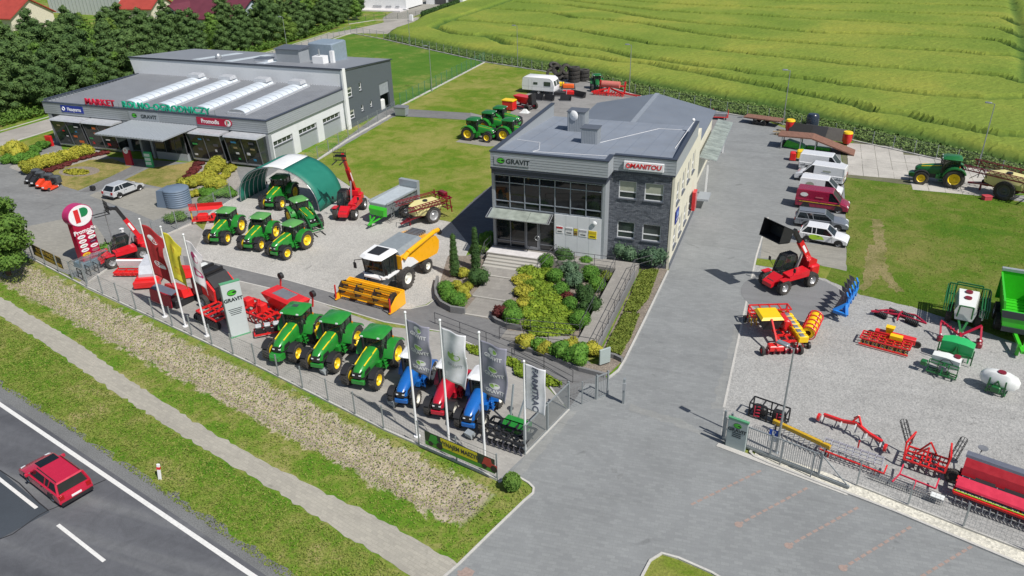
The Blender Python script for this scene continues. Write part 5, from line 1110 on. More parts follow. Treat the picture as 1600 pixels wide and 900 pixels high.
e0 = G(124, 268); sheet('flower_bed', [Vv((e0.x+2.6*cos(2*pi*k/24), e0.y+1.7*sin(2*pi*k/24))) for k in range(24)], MAT_MULCH, 6.5)
area_leaves('flower_bed_plants', 'orange and green plants in the oval bed on the market lawn', None, 900, .12, 'yel', .3, 'plants', True, [Vv((e0.x+1.8*cos(2*pi*k/24), e0.y-.4+.9*sin(2*pi*k/24))) for k in range(24)])
hd = [(46, 268), (56, 264), (66, 260), (77, 258), (88, 255), (98, 252), (108, 250), (118, 247), (128, 244), (137, 241)]
for k, (u, v) in enumerate(hd): bush('golden_hedge_shrub', ORD[k]+' golden shrub from the left in the hedge left of the market door', 'shrub', u, v+3, 1.0, 1.6, 'yel', 1000, .1, 'golden hedge left of the market door', 0, 3)
for k, (u, v) in enumerate([(343, 262), (338, 268), (333, 273), (327, 277), (321, 281), (315, 284), (307, 287), (300, 289), (292, 291)]): bush('golden_hedge_shrub', ORD[k]+' golden shrub from the top in the hedge below the right shop windows', 'shrub', u, v+3, 1.0, 1.7 if k < 3 else 1.2, 'yel', 1000, .1, 'golden hedge below the right shop windows', 0, 3)
for u, v, r, h, k, lab in ((28, 250, 1.7, 2.6, 'yel', 'tall yellow green rounded shrub at the left end of the parking'), (18, 254, 1.1, 1.3, 'box', 'green shrub left of the tall rounded shrub'), (35, 254, 1.2, 1.3, 'box', 'green shrub in front of the tall rounded shrub'), (50, 249, 1.0, 1.1, 'box', 'lone round green shrub near the golden hedge start'), (55, 238, .9, 1.0, 'box', 'small round green shrub near the kerb'), (69, 232, .9, 1.0, 'box', 'small green shrub beside the red board'),
                       (340, 300, 1.5, 2.0, 'yel', 'yellow green cone shrub left of the green shelter'), (330, 306, 1.4, .9, 'box', 'low green juniper in front of the cone shrub'), (352, 306, 1.4, .9, 'box', 'low green juniper beside the green shelter'), (322, 316, 1.0, .7, 'leafy', 'low spreading juniper near the fence and grey tank')):
    bush('market_shrub', lab, 'shrub', u, v, r, h, k, 1100, .09, None, 0, 3)
for k, (u, v) in enumerate([(362, 263), (359, 268), (355, 273), (351, 278), (308, 304), (300, 306)]): bush('golden_low_shrub', ORD[k]+' low golden shrub in the thin row left of the green shelter', 'shrub', u, v+2, .7, .7, 'yel', 500, .08, 'low golden row by the shelter', 0, 2)
for k, (u, v) in enumerate([(78, 268), (91, 263), (104, 258), (117, 252), (127, 249), (137, 246), (150, 243), (162, 241), (310, 258), (306, 264), (302, 270), (296, 277), (290, 283)]): bush('barberry', ORD[k]+' low dark red barberry clump along the market lawns, counted from the left', 'shrub', u, v, .8, .4, 'red', 450, .08, 'dark red barberries edging the lawns', 0, 3)
# ------------------------------------------------------------------ wood behind the far road
protos = [make_tree('pine_tree', 'dark bushy pine', 'tree', 9.5, 3.3, 'pine', 4200, .17, 11), make_tree('pine_tree', 'mid green pine with a rounded crown', 'tree', 8.2, 3.5, 'pine', 4200, .17, 12), make_tree('pine_tree', 'tall narrow pine', 'tree', 11, 2.9, 'pine', 3800, .17, 13),
          make_tree('leafy_tree', 'bright green leafy tree', 'tree', 7.5, 3.2, 'leafy', 3600, .17, 14), make_tree('leafy_tree', 'pale willow like tree', 'tree', 8, 3.2, 'willow', 3600, .17, 15)]
first = [True]*5; random.seed(5); cnt = 0
spots = []
for i in range(34):
    for j in range(22):
        x = -107.5-5.6*j+random.uniform(-1.3, 1.3); y = 60+5.3*i+random.uniform(-1.3, 1.3)
        d_ = Vector((x, y, 0)); c_ = d_-Vector((0, 0, 28)); zz = c_.dot(fw); u = 800+FOC*c_.dot(CR)/zz; v = 450+FOC*c_.dot(CD)/zz
        if u < -60 or v < -25: continue
        if u > 568 or v > 240: continue
        if x > -109.5 and y > 150: x -= 1
        if -150 < x < -124 and 138 < y < 200: continue
        if (x < -140 and y > 138): continue
        if x < -158 and y > 118: continue
        if x > -108.5 and y < 70: continue
        spots.append((x, y))
TR = []; spots += [(-109.8+random.uniform(-.6, .6), 58+4.3*k) for k in range(14)]
for x, y in spots:
    k = random.choices(range(5), (6, 6, 3, 1.6, .8))[0]; s = random.uniform(.72, 1.0) if y > 105 else random.uniform(.8, 1.08)
    if x > -114: s *= .82
    if first[k]: o = protos[k]; first[k] = False
    else: o = clone(protos[k], (0, 0, 0))
    o.location = (x, y, 0); o.rotation_euler = (0, 0, random.uniform(0, 6.3)); o.scale = (s, s, s*random.uniform(.9, 1.15)); o['group'] = 'trees of the wood behind the far road'; TR.append((o, k, x, y))
TR.sort(key=lambda q: q[3]); seen = {}
for o, k, x, y in TR:
    row = 'front row' if x > -113 else 'second row' if x > -119 else 'third row' if x > -125 else 'fourth row' if x > -131 else 'back rows'; sec = 'left of the market hall' if y < 88 else 'behind the market hall' if y < 112 else 'behind the workshop block' if y < 140 else 'towards the white villa'
    key = (k, row, sec); n = seen[key] = seen.get(key, 0)+1; o['label'] = '%s %s from the left, %s %s' % (ORD[n-1], ('dark bushy pine', 'round topped pine', 'tall narrow pine', 'bright leafy tree', 'pale leafy tree')[k], row, sec)
for k in range(5):
    if first[k]: protos[k].location = (-120-k*6, 120, 0)
# undergrowth along the wood edge
hw = [Vv((-106.3, 55)), Vv((-104.6, 90)), Vv((-104.6, 118)), Vv((-106, 165)), Vv((-109, 165)), Vv((-108, 118)), Vv((-112, 55))]
area_leaves('undergrowth', 'green undergrowth along the edge of the wood', None, 20000, .2, 'leafy', 1.9, 'undergrowth', True, hw)
# foreground tree cut by the left edge
tr = make_tree('roadside_tree', 'leafy green roadside tree cut by the left picture edge', 'tree', 7.8, 3.1, 'leafy', 14000, .13, 21, Vector((*G(-14, 352, 4.5).xy, 0)), None, .2)
# crop field
PO = lambda l, s=3.2, ox=0, oy=0: [(ox+x/s, oy+y/s) for x, y in l]
lines = [PO([(250, 145), (350, 180), (450, 190), (540, 200), (620, 235), (740, 245), (850, 270), (950, 290), (1050, 300), (1150, 320), (1300, 330), (1450, 360), (1600, 385)], 3.2, 600)+PO([(150, 415), (350, 455), (480, 485), (640, 515), (760, 545), (850, 575), (1000, 590), (1130, 625), (1300, 660), (1450, 690), (1600, 700)], 3.2, 1100),
         PO([(480, 185), (620, 190), (700, 200), (850, 225), (950, 245), (1100, 262), (1250, 300), (1400, 318), (1600, 348)], 3.2, 600)+PO([(130, 360), (250, 385), (400, 400), (550, 415), (700, 440), (900, 465), (1060, 485), (1250, 500), (1400, 510), (1600, 505)], 3.2, 1100),
         PO([(300, 110), (450, 118), (620, 130), (800, 145), (950, 160), (1100, 190), (1200, 205), (1350, 235), (1600, 260)], 3.2, 600)+PO([(150, 275), (300, 292), (500, 310), (700, 335), (850, 350), (1050, 365), (1200, 375), (1350, 385), (1500, 400), (1600, 430)], 3.2, 1100),
         PO([(520, 55), (700, 65), (850, 75), (950, 100), (1100, 110), (1300, 130), (1450, 160), (1600, 185)], 3.2, 600)+PO([(150, 205), (300, 215), (500, 230), (700, 245), (900, 255), (1100, 265), (1250, 275), (1400, 290), (1590, 295)], 3.2, 1100),
         PO([(640, 20), (900, 35), (1150, 70), (1350, 105), (1600, 132)], 3.2, 600)+PO([(200, 145), (400, 165), (600, 180), (800, 182), (1000, 190), (1200, 200), (1400, 210), (1500, 225), (1580, 255)], 3.2, 1100),
         PO([(700, -10), (950, 15), (1150, 40), (1350, 62), (1600, 80)], 3.2, 600)+PO([(200, 85), (400, 100), (600, 110), (800, 120), (1000, 130), (1250, 140), (1400, 150), (1500, 160), (1560, 185)], 3.2, 1100),
         PO([(1000, -5), (1300, 20), (1600, 40)], 3.2, 600)+PO([(200, 45), (400, 55), (600, 65), (850, 72), (1100, 80), (1350, 90), (1500, 100), (1555, 125)], 3.2, 1100),
         PO([(0, -8), (200, 2), (400, 18), (700, 25), (1000, 32), (1300, 40), (1530, 52)], 3.2, 1100), PO([(200, -35), (700, -10), (1000, 0), (1530, 20)], 3.2, 1100),
         PO([(250, 145), (330, 110), (450, 70), (560, 35), (650, 0), (760, -40)], 3.2, 600)]
band = PO([(1530, -40), (1545, 30), (1565, 90), (1580, 150), (1592, 230), (1600, 300), (1604, 420)], 3.2, 1100)
wl = [np.array([G(u, v, .5)[:2] for u, v in l]) for l in lines]; wb_ = np.array([G(u, v, .5)[:2] for u, v in band])
fpoly = [G(u, v).xy for u, v in [(602, 57), (612, 49), (640, 40), (655, 30), (760, -8), (900, -60), (1500, -60), (1900, -10), (1900, 380), (1600, 262), (1530, 243), (1462, 226), (1332, 198), (1200, 168), (1135, 158), (992, 131), (880, 104), (800, 93), (755, 86), (680, 74)]]
FX0, FX1, FY0, FY1, ST = -125, 75, 84, 300, .55
nx = int((FX1-FX0)/ST)+1; ny = int((FY1-FY0)/ST)+1
X, Y = np.meshgrid(np.linspace(FX0, FX1, nx), np.linspace(FY0, FY1, ny)); P_ = np.stack([X.ravel(), Y.ravel()], 1)
def pdist(P, poly):
    d = np.full(len(P), 1e9)
    for a, c in zip(poly[:-1], poly[1:]):
        ab = c-a; t_ = np.clip(((P-a)@ab)/max(ab@ab, 1e-9), 0, 1); d = np.minimum(d, np.hypot(*(P-(a+t_[:, None]*ab)).T))
    return d
def pin(P, poly):
    r = np.zeros(len(P), bool); q = np.array([p[:] for p in poly]); j = len(q)-1
    for i in range(len(q)):
        a, c = q[i], q[j]; m_ = (a[1] > P[:, 1]) != (c[1] > P[:, 1]); xx = (c[0]-a[0])*(P[:, 1]-a[1])/(c[1]-a[1]+1e-12)+a[0]; r ^= m_ & (P[:, 0] < xx); j = i
    return r
dl = np.min([pdist(P_, l) for l in wl], 0); db = pdist(P_, wb_); q_ = np.array([p[:] for p in fpoly]+[fpoly[0][:]]); de = pdist(P_, q_); ins = pin(P_, fpoly)
Z = 1.15*np.clip(de/2.2, 0, 1)**.7*ins
nz = np.array([noise.noise(Vector((x*.35, y*.35, 0)))*.05+noise.noise(Vector((x*1.1, y*1.1, 3)))*.04 for x, y in P_])+rng.random(len(P_))*.09
Z = Z*(1+nz); Z *= 1-.85*np.exp(-(dl/1.1)**4); Z += .05*np.exp(-((dl-2.2)/.9)**2)*ins; Z *= 1-.55*np.exp(-(db/1.3)**2)
P_ = P_+(rng.random(P_.shape)-.5)*.3
ok = (Z > .02)
F = []
Zr = ok.reshape(ny, nx)
for j in range(ny-1):
    r_ = Zr[j] | Zr[j+1]
    for i in np.nonzero(r_[:-1] & r_[1:])[0]: a = j*nx+int(i); F.append((a, a+1, a+nx+1, a+nx))
m, t, b = nodes('rapeseed_crop'); p = wpos(t); g = t.nodes.new('ShaderNodeNewGeometry'); sz = t.nodes.new('ShaderNodeSeparateXYZ'); L(t, g.outputs['Position'], sz.inputs[0])
c = ramp(t, tex_noise(t, .045, 4, .6, p, .6), [(.35, (.14, .205, .034)), (.5, (.18, .235, .042)), (.65, (.24, .265, .05))])
c = mix(t, c, ramp(t, tex_noise(t, 3.2, 6, .85, p), [(.32, (.62, .72, .6)), (.5, (1, 1, 1)), (.68, (1.3, 1.25, 1.1))]), 1, 'MULTIPLY')
lowc = mth('SUBTRACT', 1.0, mth('MULTIPLY', mth('SUBTRACT', sz.outputs[2], .35), 1.6, clamp=True), clamp=True)   # darkening painted into the colour of the low crop and tramline grooves
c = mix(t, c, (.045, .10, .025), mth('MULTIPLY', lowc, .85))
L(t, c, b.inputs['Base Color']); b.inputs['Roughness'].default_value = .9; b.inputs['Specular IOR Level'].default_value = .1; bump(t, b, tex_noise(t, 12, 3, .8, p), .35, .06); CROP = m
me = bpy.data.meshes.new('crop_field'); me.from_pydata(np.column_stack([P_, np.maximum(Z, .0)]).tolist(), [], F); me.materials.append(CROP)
tag(put('crop_field', me), 'flat yellow green rapeseed crop striped by dark tramlines', 'crop', None, 'stuff')
sheet('field_beyond', [Vv((-700, 295)), Vv((700, 295)), Vv((900, 900)), Vv((-900, 900))], CROP, 0, z0=1.0)
sheet('field_beyond', [Vv((73, 20)), Vv((700, 20)), Vv((700, 296)), Vv((73, 296))], CROP, 0, z0=.9)
# tall weeds between the fence and the crop
wpoly = gpts([(600, 58), (680, 74), (755, 87), (800, 94), (880, 105), (992, 132), (1135, 159), (1200, 169), (1332, 199), (1462, 227), (1530, 244), (1600, 263), (1700, 292), (1700, 313), (1600, 283), (1527, 262), (1462, 247), (1332, 217), (1200, 187), (1135, 176), (992, 147), (880, 115), (800, 103), (755, 96), (600, 61)])
area_leaves('weeds', 'strip of tall rough weeds between the wire fence and the crop', None, 36000, .13, 'weed', .75, 'weeds', True, wpoly)
sheet('weed_strip_soil', wpoly, M('weed_soil', (.06, .09, .025), .9, var=.3, scale=.8), 1)
vp = gpts([(-60, 600), (0, 604), (100, 667), (200, 735), (300, 804), (420, 889), (600, 1000), (640, 905), (525, 830), (400, 753), (275, 678), (175, 613), (105, 565), (67, 538), (0, 497), (-60, 470)])
vp2 = gpts([(-60, 440), (15, 468), (112, 526), (200, 588), (330, 671), (400, 711), (600, 811), (717, 876), (765, 832), (828, 768), (812, 752), (777, 755), (600, 678), (400, 580), (137, 458), (15, 395), (-60, 370)])
LM['turf'] = leafmat('turf_tufts', (.08, .15, .018), (.22, .25, .06)); LM['straw'] = leafmat('straw', (.42, .36, .27), (.6, .54, .44))
area_leaves('verge_grass', 'rough grass tufts on the verge beside the road', None, 26000, .05, 'turf', .12, 'grass', True, vp)
area_leaves('verge_grass', 'rough grass tufts on the verge between path and fence', None, 20000, .05, 'turf', .12, 'grass', True, [p for p in vp2])
dv = [fxy(s_, t_) for s_, t_ in ((-75, 21.2), (-50, 21.3), (-20.3, 21.1), (-19.3, 22.6), (-20.2, 24.1), (-50, 23.9), (-75, 24.2))]
o = area_leaves('ditch_straw', 'dry straw and stones lying in the ditch', None, 2500, .04, 'straw', .03, 'straw', True, dv)
for vx in o.data.vertices: vx.co.z += ditch_z(vx.co.x, vx.co.y)
lw = gpts([(1322, 280), (1437, 293), (1600, 320), (1600, 538), (1465, 491), (1345, 459), (1290, 434), (1324, 426)])
area_leaves('lawn_grass', 'short patchy grass of the right lawn', None, 16000, .05, 'turf', .06, 'grass', True, lw)
# ------------------------------------------------------------------ houses behind the wood
def house(label, x0, x1, y0, y1, hw, hr, roof, wall, rz=0, axis='x', wins=3, chim=True):
    cx, cy = (x0+x1)/2, (y0+y1)/2; f = thing('house', label, 'house', (cx, cy, 0), rz); w, d = (x1-x0)/2, (y1-y0)/2
    b = B(); b.prism([(-d, 0), (d, 0), (d, hw), (0, hr-.15), (-d, hw)], -w, w, 'x') if axis == 'x' else b.prism([(-w, 0), (w, 0), (w, hw), (0, hr-.15), (-w, hw)], -d, d, 'y')
    b.build('wall', wall, f, smooth=0)
    b = B(); e = .6
    if axis == 'x':
        s_ = (hr-hw)/d
        for q in (-1, 1): b.hexa([(-w-e, 0, hr-.1), (-w-e, q*(d+e), hw-e*s_-.1), (w+e, q*(d+e), hw-e*s_-.1), (w+e, 0, hr-.1), (-w-e, 0, hr+.12), (-w-e, q*(d+e), hw-e*s_+.12), (w+e, q*(d+e), hw-e*s_+.12), (w+e, 0, hr+.12)])
    else:
        s_ = (hr-hw)/w
        for q in (-1, 1): b.hexa([(0, -d-e, hr-.1), (q*(w+e), -d-e, hw-e*s_-.1), (q*(w+e), d+e, hw-e*s_-.1), (0, d+e, hr-.1), (0, -d-e, hr+.12), (q*(w+e), -d-e, hw-e*s_+.12), (q*(w+e), d+e, hw-e*s_+.12), (0, d+e, hr+.12)])
    r_ = b.build('roof', roof, f, smooth=0)
    if chim: B().cb(w*.3, d*.2, hr+.2, .7, .7, 1.6).build('chimney', M('chimney_brick', (.3, .14, .1), .8), r_, smooth=0)
    for k in range(wins):
        x = -w+(k+.5)*2*w/wins; window(f, x-.6, x+.6, .9, 2.2, -d-.12, 0, 'x')
        y = -d+(k+.5)*2*d/wins; window(f, y-.55, y+.55, .9, 2.2, w+.12, 0, 'y')
    return f
RM = M('maroon_roof', (.13, .028, .045), .6, var=.15, scale=.6); RR = M('red_roof_tiles', (.36, .05, .035), .7, var=.15, scale=.8); WB = M('pale_blue_render', (.5, .6, .68), .8)
h_ = house('house with broad maroon roof and pale blue gable behind the pines', -146, -125, 151, 164, 3.4, 7.0, RM, WB)
b = B(); b.prism([(-4, 3.2), (4, 3.2), (0, 6.2)], -12.2, -6, 'y'); b.build('gable', WB, h_, (-6, 4, 0), smooth=0)
b = B()
for q in (-1, 1): b.hexa([(0, -12.8, 6.15), (q*4.6, -12.8, 2.7), (q*4.6, -3, 2.7), (0, -3, 6.15), (0, -12.8, 6.35), (q*4.6, -12.8, 2.9), (q*4.6, -3, 2.9), (0, -3, 6.35)])
b.build('gable_roof', RM, h_, (-6, 4, 0), smooth=0); B().bx(-6.9, -5.4, -8.3, -8.21, 3.4, 5.0).build('gable_window', DGLASS, h_, smooth=0)
house('house with orange red roof at the far left picture edge', -196, -180, 138, 150, 4, 7.5, RR, M('cream_wall', (.6, .56, .45), .8))
house('small house with bright red hipped roof behind the pines', -173, -163, 164, 173, 3.2, 6.0, RR, M('cream_wall', (.6, .56, .45), .8), .1)
house('beige house half hidden by trees left of the maroon roof', -160, -149, 176, 188, 5, 7.5, M('brown_roof', (.09, .05, .04), .7), M('cream_wall', (.6, .56, .45), .8), 0, 'y')
ws = thing('pale_shed', 'long white metal clad shed above the pine wood', 'building', (-190, 178, 0), -.1)
B().bx(-16, 14, -8, 8, 0, 6).build('wall', WHITEP, ws, smooth=0); b = B()
for k in range(20): b.bx(-16+1.5*k, -15.9+1.5*k, -8.06, -8, 0, 6)
b.build('wall_seam', ALU, ws, smooth=0); B().hexa([(-16.3, -8.3, 6), (14.3, -8.3, 6), (14.3, 8.3, 6), (-16.3, 8.3, 6), (-16.3, -8.3, 6.2), (14.3, -8.3, 6.2), (14.3, 8.3, 6.6), (-16.3, 8.3, 6.6)]).build('roof', M('pale_roof', (.55, .57, .6), .6), ws, smooth=0)
# white villa
vl = thing('white_villa', 'white villa with columns and a double garage at the top of the drive', 'house', (0, 0, 0))
B().bx(-117.5, -104.5, 196, 206, .3, 7).build('wall', WHITE, vl, smooth=0); B().bx(-121.5, -104, 191.5, 196.5, 0, .3).build('terrace', M('pale_terrace_stone', (.62, .6, .6), .7), vl, smooth=0)
for x in (-119.5, -117.2): B().cyl((x, 194, .3), (x, 194, 7), .35, None, 12).build('column', WHITE, vl)
for x0, z0, z1, w in ((-114.6, .9, 3.4, 2.6), (-110.6, .9, 3.4, 1.6), (-107.6, .9, 3.4, 1.0)): window(vl, x0, x0+w, z0, z1, 195.88, 0, 'x', True, 2, (), DGLASS)
B().bx(-104.4, -93, 208, 216, 0, 4.2).build('garage_wall', WHITE, vl, smooth=0)
for x in (-101.5, -97.3): B().bx(x, x+3.4, 207.85, 207.98, .1, 2.9).build('garage_door', M('garage_dark', (.06, .06, .065), .5), vl, smooth=0)
B().bx(-121, -104, 195.5, 206.5, 7, 7.3).build('roof_slab', M('pale_roof', (.55, .57, .6), .6), vl, smooth=0)
sheet('villa_drive', gpts([(600, 36), (640, 28), (690, 10), (745, -12), (640, -10), (640, 14), (610, 20), (598, 28)]), MAT_BEIGE, 3)
for k in range(26): u, v = lerp(748, 661, k/25), lerp(-3, 27, k/25); bush('hedge_shrub', ('%s small dark thuja from the top of the villa hedge' % ORD[k] if k < 20 else '%s small dark thuja from the low end of the villa hedge' % ORD[25-k]), 'shrub', u, v, .55, 1.6, 'dark', 160, .16, 'thuja hedge at the villa drive', 0, 1)
pb = thing('white_pillar_box', 'small white utility box where the far road meets the crop', 'utility box', G(643, 33)); B().rb(-.45, .45, -.3, .3, .1, 1.5, .05).build('cabinet', WHITE, pb); B().bx(-.4, .4, -.25, .25, 0, .1).build('base', MAT_KERB, pb, smooth=0)
# ================================================================== vehicles
TYRE = M('tyre_rubber', (.040, .038, .036), .85, var=.25, scale=5, bmp=.2, dirt=.5)
GRN = M('tractor_green', (.02, .23, .03), .3, 0, .1, coat=.4, dirt=.12); GRND = M('tractor_dark_green', (.015, .14, .035), .35, 0, .06, coat=.3)
YEL = M('tractor_yellow', (.8, .57, .01), .4, 0, .08, coat=.2, dirt=.25); CH_ = M('chassis_dark', (.03, .032, .034), .55); BLU = M('tractor_blue', (.012, .12, .42), .28, 0, .06, coat=.5)
TRED = M('tractor_red', (.46, .012, .03), .3, 0, .08, coat=.4, dirt=.1); RIMW = M('rim_white', (.68, .67, .6), .5); LAMP = M('lamp_glass', (.75, .78, .8), .1)
CABG = glass('cab_glass', (.02, .03, .028), .03, .72); SILV = M('rim_silver', (.5, .51, .52), .35, .6)
KRED = M('implement_red', (.66, .02, .02), .35, 0, .07, coat=.3); BLKM = M('implement_black', (.02, .02, .022), .5); GREYI = M('implement_grey', (.22, .23, .25), .5, .3)
WMC = {}
def wheel(par, x, y, R, w, rim, rr=.55, lug=True, z=None, name='wheel', rmat2=None):
    """tyre (part) with its rim (sub-part); axis along y, outer side away from the middle line"""
    sd = 1 if y >= 0 else -1; z = R if z is None else z; k = (round(R, 3), round(w, 3), rr, lug)
    if k not in WMC:
        h = w/2; b = B(); b.lathe([(-h*.8, R*rr), (-h, R*(rr+.12)), (-h, R*.86), (-h*.82, R*.955), (-h*.3, R*.975), (h*.3, R*.975), (h*.82, R*.955), (h, R*.86), (h, R*(rr+.12)), (h*.8, R*rr)], n=28)
        if lug:
            n = 20
            for i in range(n):
                for s_ in (-1, 1):
                    a = 2*pi*(i+(.5 if s_ > 0 else 0))/n; e = .07; a2 = a+.16
                    def pt(t, q, rad): return (rad*cos(q), t, rad*sin(q))
                    r1, r2 = R*.95, R*1.0
                    b.hexa([pt(s_*.02*w, a-e, r1), pt(s_*h*.98, a2-e, r1*.97), pt(s_*h*.98, a2+e, r1*.97), pt(s_*.02*w, a+e, r1), pt(s_*.02*w, a-e*.8, r2), pt(s_*h*.98, a2-e*.8, r2*.985), pt(s_*h*.98, a2+e*.8, r2*.985), pt(s_*.02*w, a+e*.8, r2)])
        me = b.build('wheel', TYRE); t_ = me.data; bpy.data.objects.remove(me)
        b = B(); q = R*rr; b.lathe([(h*.55, .0001), (h*.6, q*.22), (h*.35, q*.3), (h*.15, q*.42), (h*.15, q*.78), (h*.7, q*.9), (h*.84, q*1.0), (h*.75, q*1.03), (-h*.8, q*1.02), (-h*.8, .0001)], n=24)
        for i in range(6): a = 2*pi*i/6; b.cyl((q*.3*cos(a), h*.38, q*.3*sin(a)), (q*.3*cos(a), h*.44, q*.3*sin(a)), q*.04, None, 6)
        me = b.build('rim', rim); WMC[k] = (t_, {}, me.data); bpy.data.objects.remove(me)
    t_, rims, rm = WMC[k]
    if rim.name not in rims:
        r_ = rm.copy(); r_.materials.clear(); r_.materials.append(rim); rims[rim.name] = r_
    o = put(name, t_, par, (x, y, z)); o.rotation_euler = (0, random.uniform(0, .3), 0 if sd > 0 else pi); put('rim', rims[rim.name], o); return o
def arc_fender(par, x, y0, y1, z, R, a0, a1, mat, th=.04, name='fender', n=10, drop=0):
    b = B(); b.loft([[(x+(R+q)*cos(a), y, z+(R+q)*sin(a)) for y, q in ((y0, 0), (y1, 0), (y1, th), (y0, th))] for a in [lerp(a0, a1, k/n) for k in range(n+1)]])
    if drop: s_ = y1 if abs(y1) > abs(y0) else y0; b.loft([[(x+(R+q)*cos(a), s_+d_, z+(R+q)*sin(a)) for d_, q in ((-.015, -drop), (.015, -drop), (.015, .01), (-.015, .01))] for a in [lerp(a0, a1, k/n) for k in range(n+1)]])
    return b.build(name, mat, par, smooth=50)
def tractor(label, col_, rim, pos, rz, sc=1.0, roof=None, loader=False, stripe=YEL, big=True, group=None, nose=None, weight=None):
    f = thing('tractor', label, 'tractor', pos, rz, group); roof = roof or col_
    xr, xf = -1.25, 1.35; RR, RF = (.88, .63) if big else (.78, .55); wr, wf = (.5, .42) if big else (.42, .34); yr, yf = (.93, .92) if big else (.8, .78)
    for s in (1, -1): wheel(f, xr, s*yr, RR, wr, rim, .56); wheel(f, xf, s*yf, RF, wf, rim, .55)
    b = B(); b.cyl((xr, -yr, RR), (xr, yr, RR), .16); b.cyl((xf, -yf, RF), (xf, yf, RF), .1); b.rb(xr-.45, 1.6, -.26, .26, .55, 1.15, .06); b.bx(1.55, 1.8, -.32, .32, .5, .85); b.build('chassis', CH_, f)
    # bonnet: sloping nose, rounded shoulders
    def ring(x, z0, z1, w): return [(x, -w, z0), (x, w, z0), (x, w*1.02, z1-.28), (x, w*.82, z1-.07), (x, w*.35, z1), (x, -w*.35, z1), (x, -w*.82, z1-.07), (x, -w*1.02, z1-.28)]
    hb = B().loft([ring(-.2, 1.0, 1.86, .42), ring(.5, .98, 1.8, .41), ring(1.2, .95, 1.66, .39), ring(1.72, .92, 1.5, .35), ring(1.93, .98, 1.34, .29)]).build('bonnet', col_, f, smooth=50)
    b = B()
    b.loft([[(1.76, -.30, .86), (1.76, .30, .86), (1.76, .32, 1.36), (1.76, -.32, 1.36)], [(1.965, -.24, .9), (1.965, .24, .9), (1.965, .26, 1.28), (1.965, -.26, 1.28)]])
    for s in (1, -1): b.hexa([(1.0, s*.40-.02, 1.02), (1.7, s*.37-.02, 1.0), (1.7, s*.37+.02, 1.0), (1.0, s*.40+.02, 1.02), (1.1, s*.40-.02, 1.3), (1.6, s*.37-.02, 1.26), (1.6, s*.37+.02, 1.26), (1.1, s*.40+.02, 1.3)])
    b.build('grille', BLKM, hb, smooth=0)
    for s in (1, -1):
        B().hexa([(1.93, s*.2-.07, 1.1), (1.98, s*.2-.07, 1.1), (1.98, s*.2+.07, 1.1), (1.93, s*.2+.07, 1.1), (1.90, s*.2-.07, 1.2), (1.96, s*.2-.07, 1.2), (1.96, s*.2+.07, 1.2), (1.90, s*.2+.07, 1.2)]).build('headlight', LAMP, hb, smooth=0)
        if stripe: B().hexa([(-.1, s*.33-.03, 1.79), (1.5, s*.30-.03, 1.54), (1.5, s*.30+.03, 1.53), (-.1, s*.33+.03, 1.78), (-.1, s*.33-.03, 1.835), (1.5, s*.30-.03, 1.575), (1.5, s*.30+.03, 1.56), (-.1, s*.33+.03, 1.82)]).build('stripe', stripe, hb, smooth=0)
    if weight: B().loft([[(1.8, -.45, .5), (1.8, .45, .5), (1.8, .45, .85), (1.8, -.45, .85)], [(2.15, -.42, .5), (2.15, .42, .5), (2.15, .42, .88), (2.15, -.42, .88)], [(2.4, -.3, .55), (2.4, .3, .55), (2.4, .3, .78), (2.4, -.3, .78)]]).build('front_weight', weight, f)
    else: B().rb(1.78, 1.98, -.42, .42, .52, .78, .03).build('front_bracket', col_, f)
    # cab
    zc0, zc1 = 1.25, 2.52; q = [(-1.55, .62, zc0), (-.12, .55, zc0), (-.22, .66, zc1), (-1.45, .7, zc1)]
    b = B(); b.hexa([(q[0][0], -q[0][1], zc0), (q[1][0], -q[1][1], zc0), (q[1][0], q[1][1], zc0), (q[0][0], q[0][1], zc0), (q[3][0], -q[3][1], zc1), (q[2][0], -q[2][1], zc1), (q[2][0], q[2][1], zc1), (q[3][0], q[3][1], zc1)]); cg = b.build('cab_glass', CABG, f, smooth=0)
    b = B()
    for s in (1, -1):
        for a, c in ((0, 3), (1, 2)): b.beam((q[a][0], s*(q[a][1]+.01), zc0-.1), (q[c][0], s*(q[c][1]+.01), zc1), .08)
        b.beam((-.75, s*.62, zc0), (-.8, s*.70, zc1), .05); b.beam((q[0][0], s*q[0][1], zc0), (q[1][0], s*q[1][1], zc0), .07)
    b.beam((q[1][0], -.55, zc0), (q[1][0], .55, zc0), .06); b.build('cab_frame', BLKM, f, smooth=0)
    b = B(); b.rb(-1.0, -.55, -.25, .25, 1.25, 1.7, .06); b.rb(-1.12, -.98, -.24, .24, 1.6, 2.15, .05); b.cyl((-.3, 0, 1.3), (-.42, 0, 1.75), .03); b.torus((-.44, 0, 1.78), .17, .02, 'z', 12, 5); b.build('seat_and_wheel', BLKM, f)
    b = B(); b.rb(-1.62, -.02, -.8, .8, zc1-.02, zc1+.13, .12); b.rb(-1.45, -.2, -.62, .62, zc1+.131, zc1+.20, .1); rf = b.build('roof', roof, f, smooth=40)
    for s in (1, -1):
        B().cb(-.03, s*.55, zc1+.04, .06, .16, .08).build('work_light', LAMP, rf, smooth=0)
    b = B(); b.hexa([(-1.5, -.6, .95), (-.15, -.55, .95), (-.15, .55, .95), (-1.5, .6, .95), (-1.55, -.62, zc0), (-.12, -.56, zc0), (-.12, .56, zc0), (-1.55, .62, zc0)]); b.build('cab_base', col_, f, smooth=0)
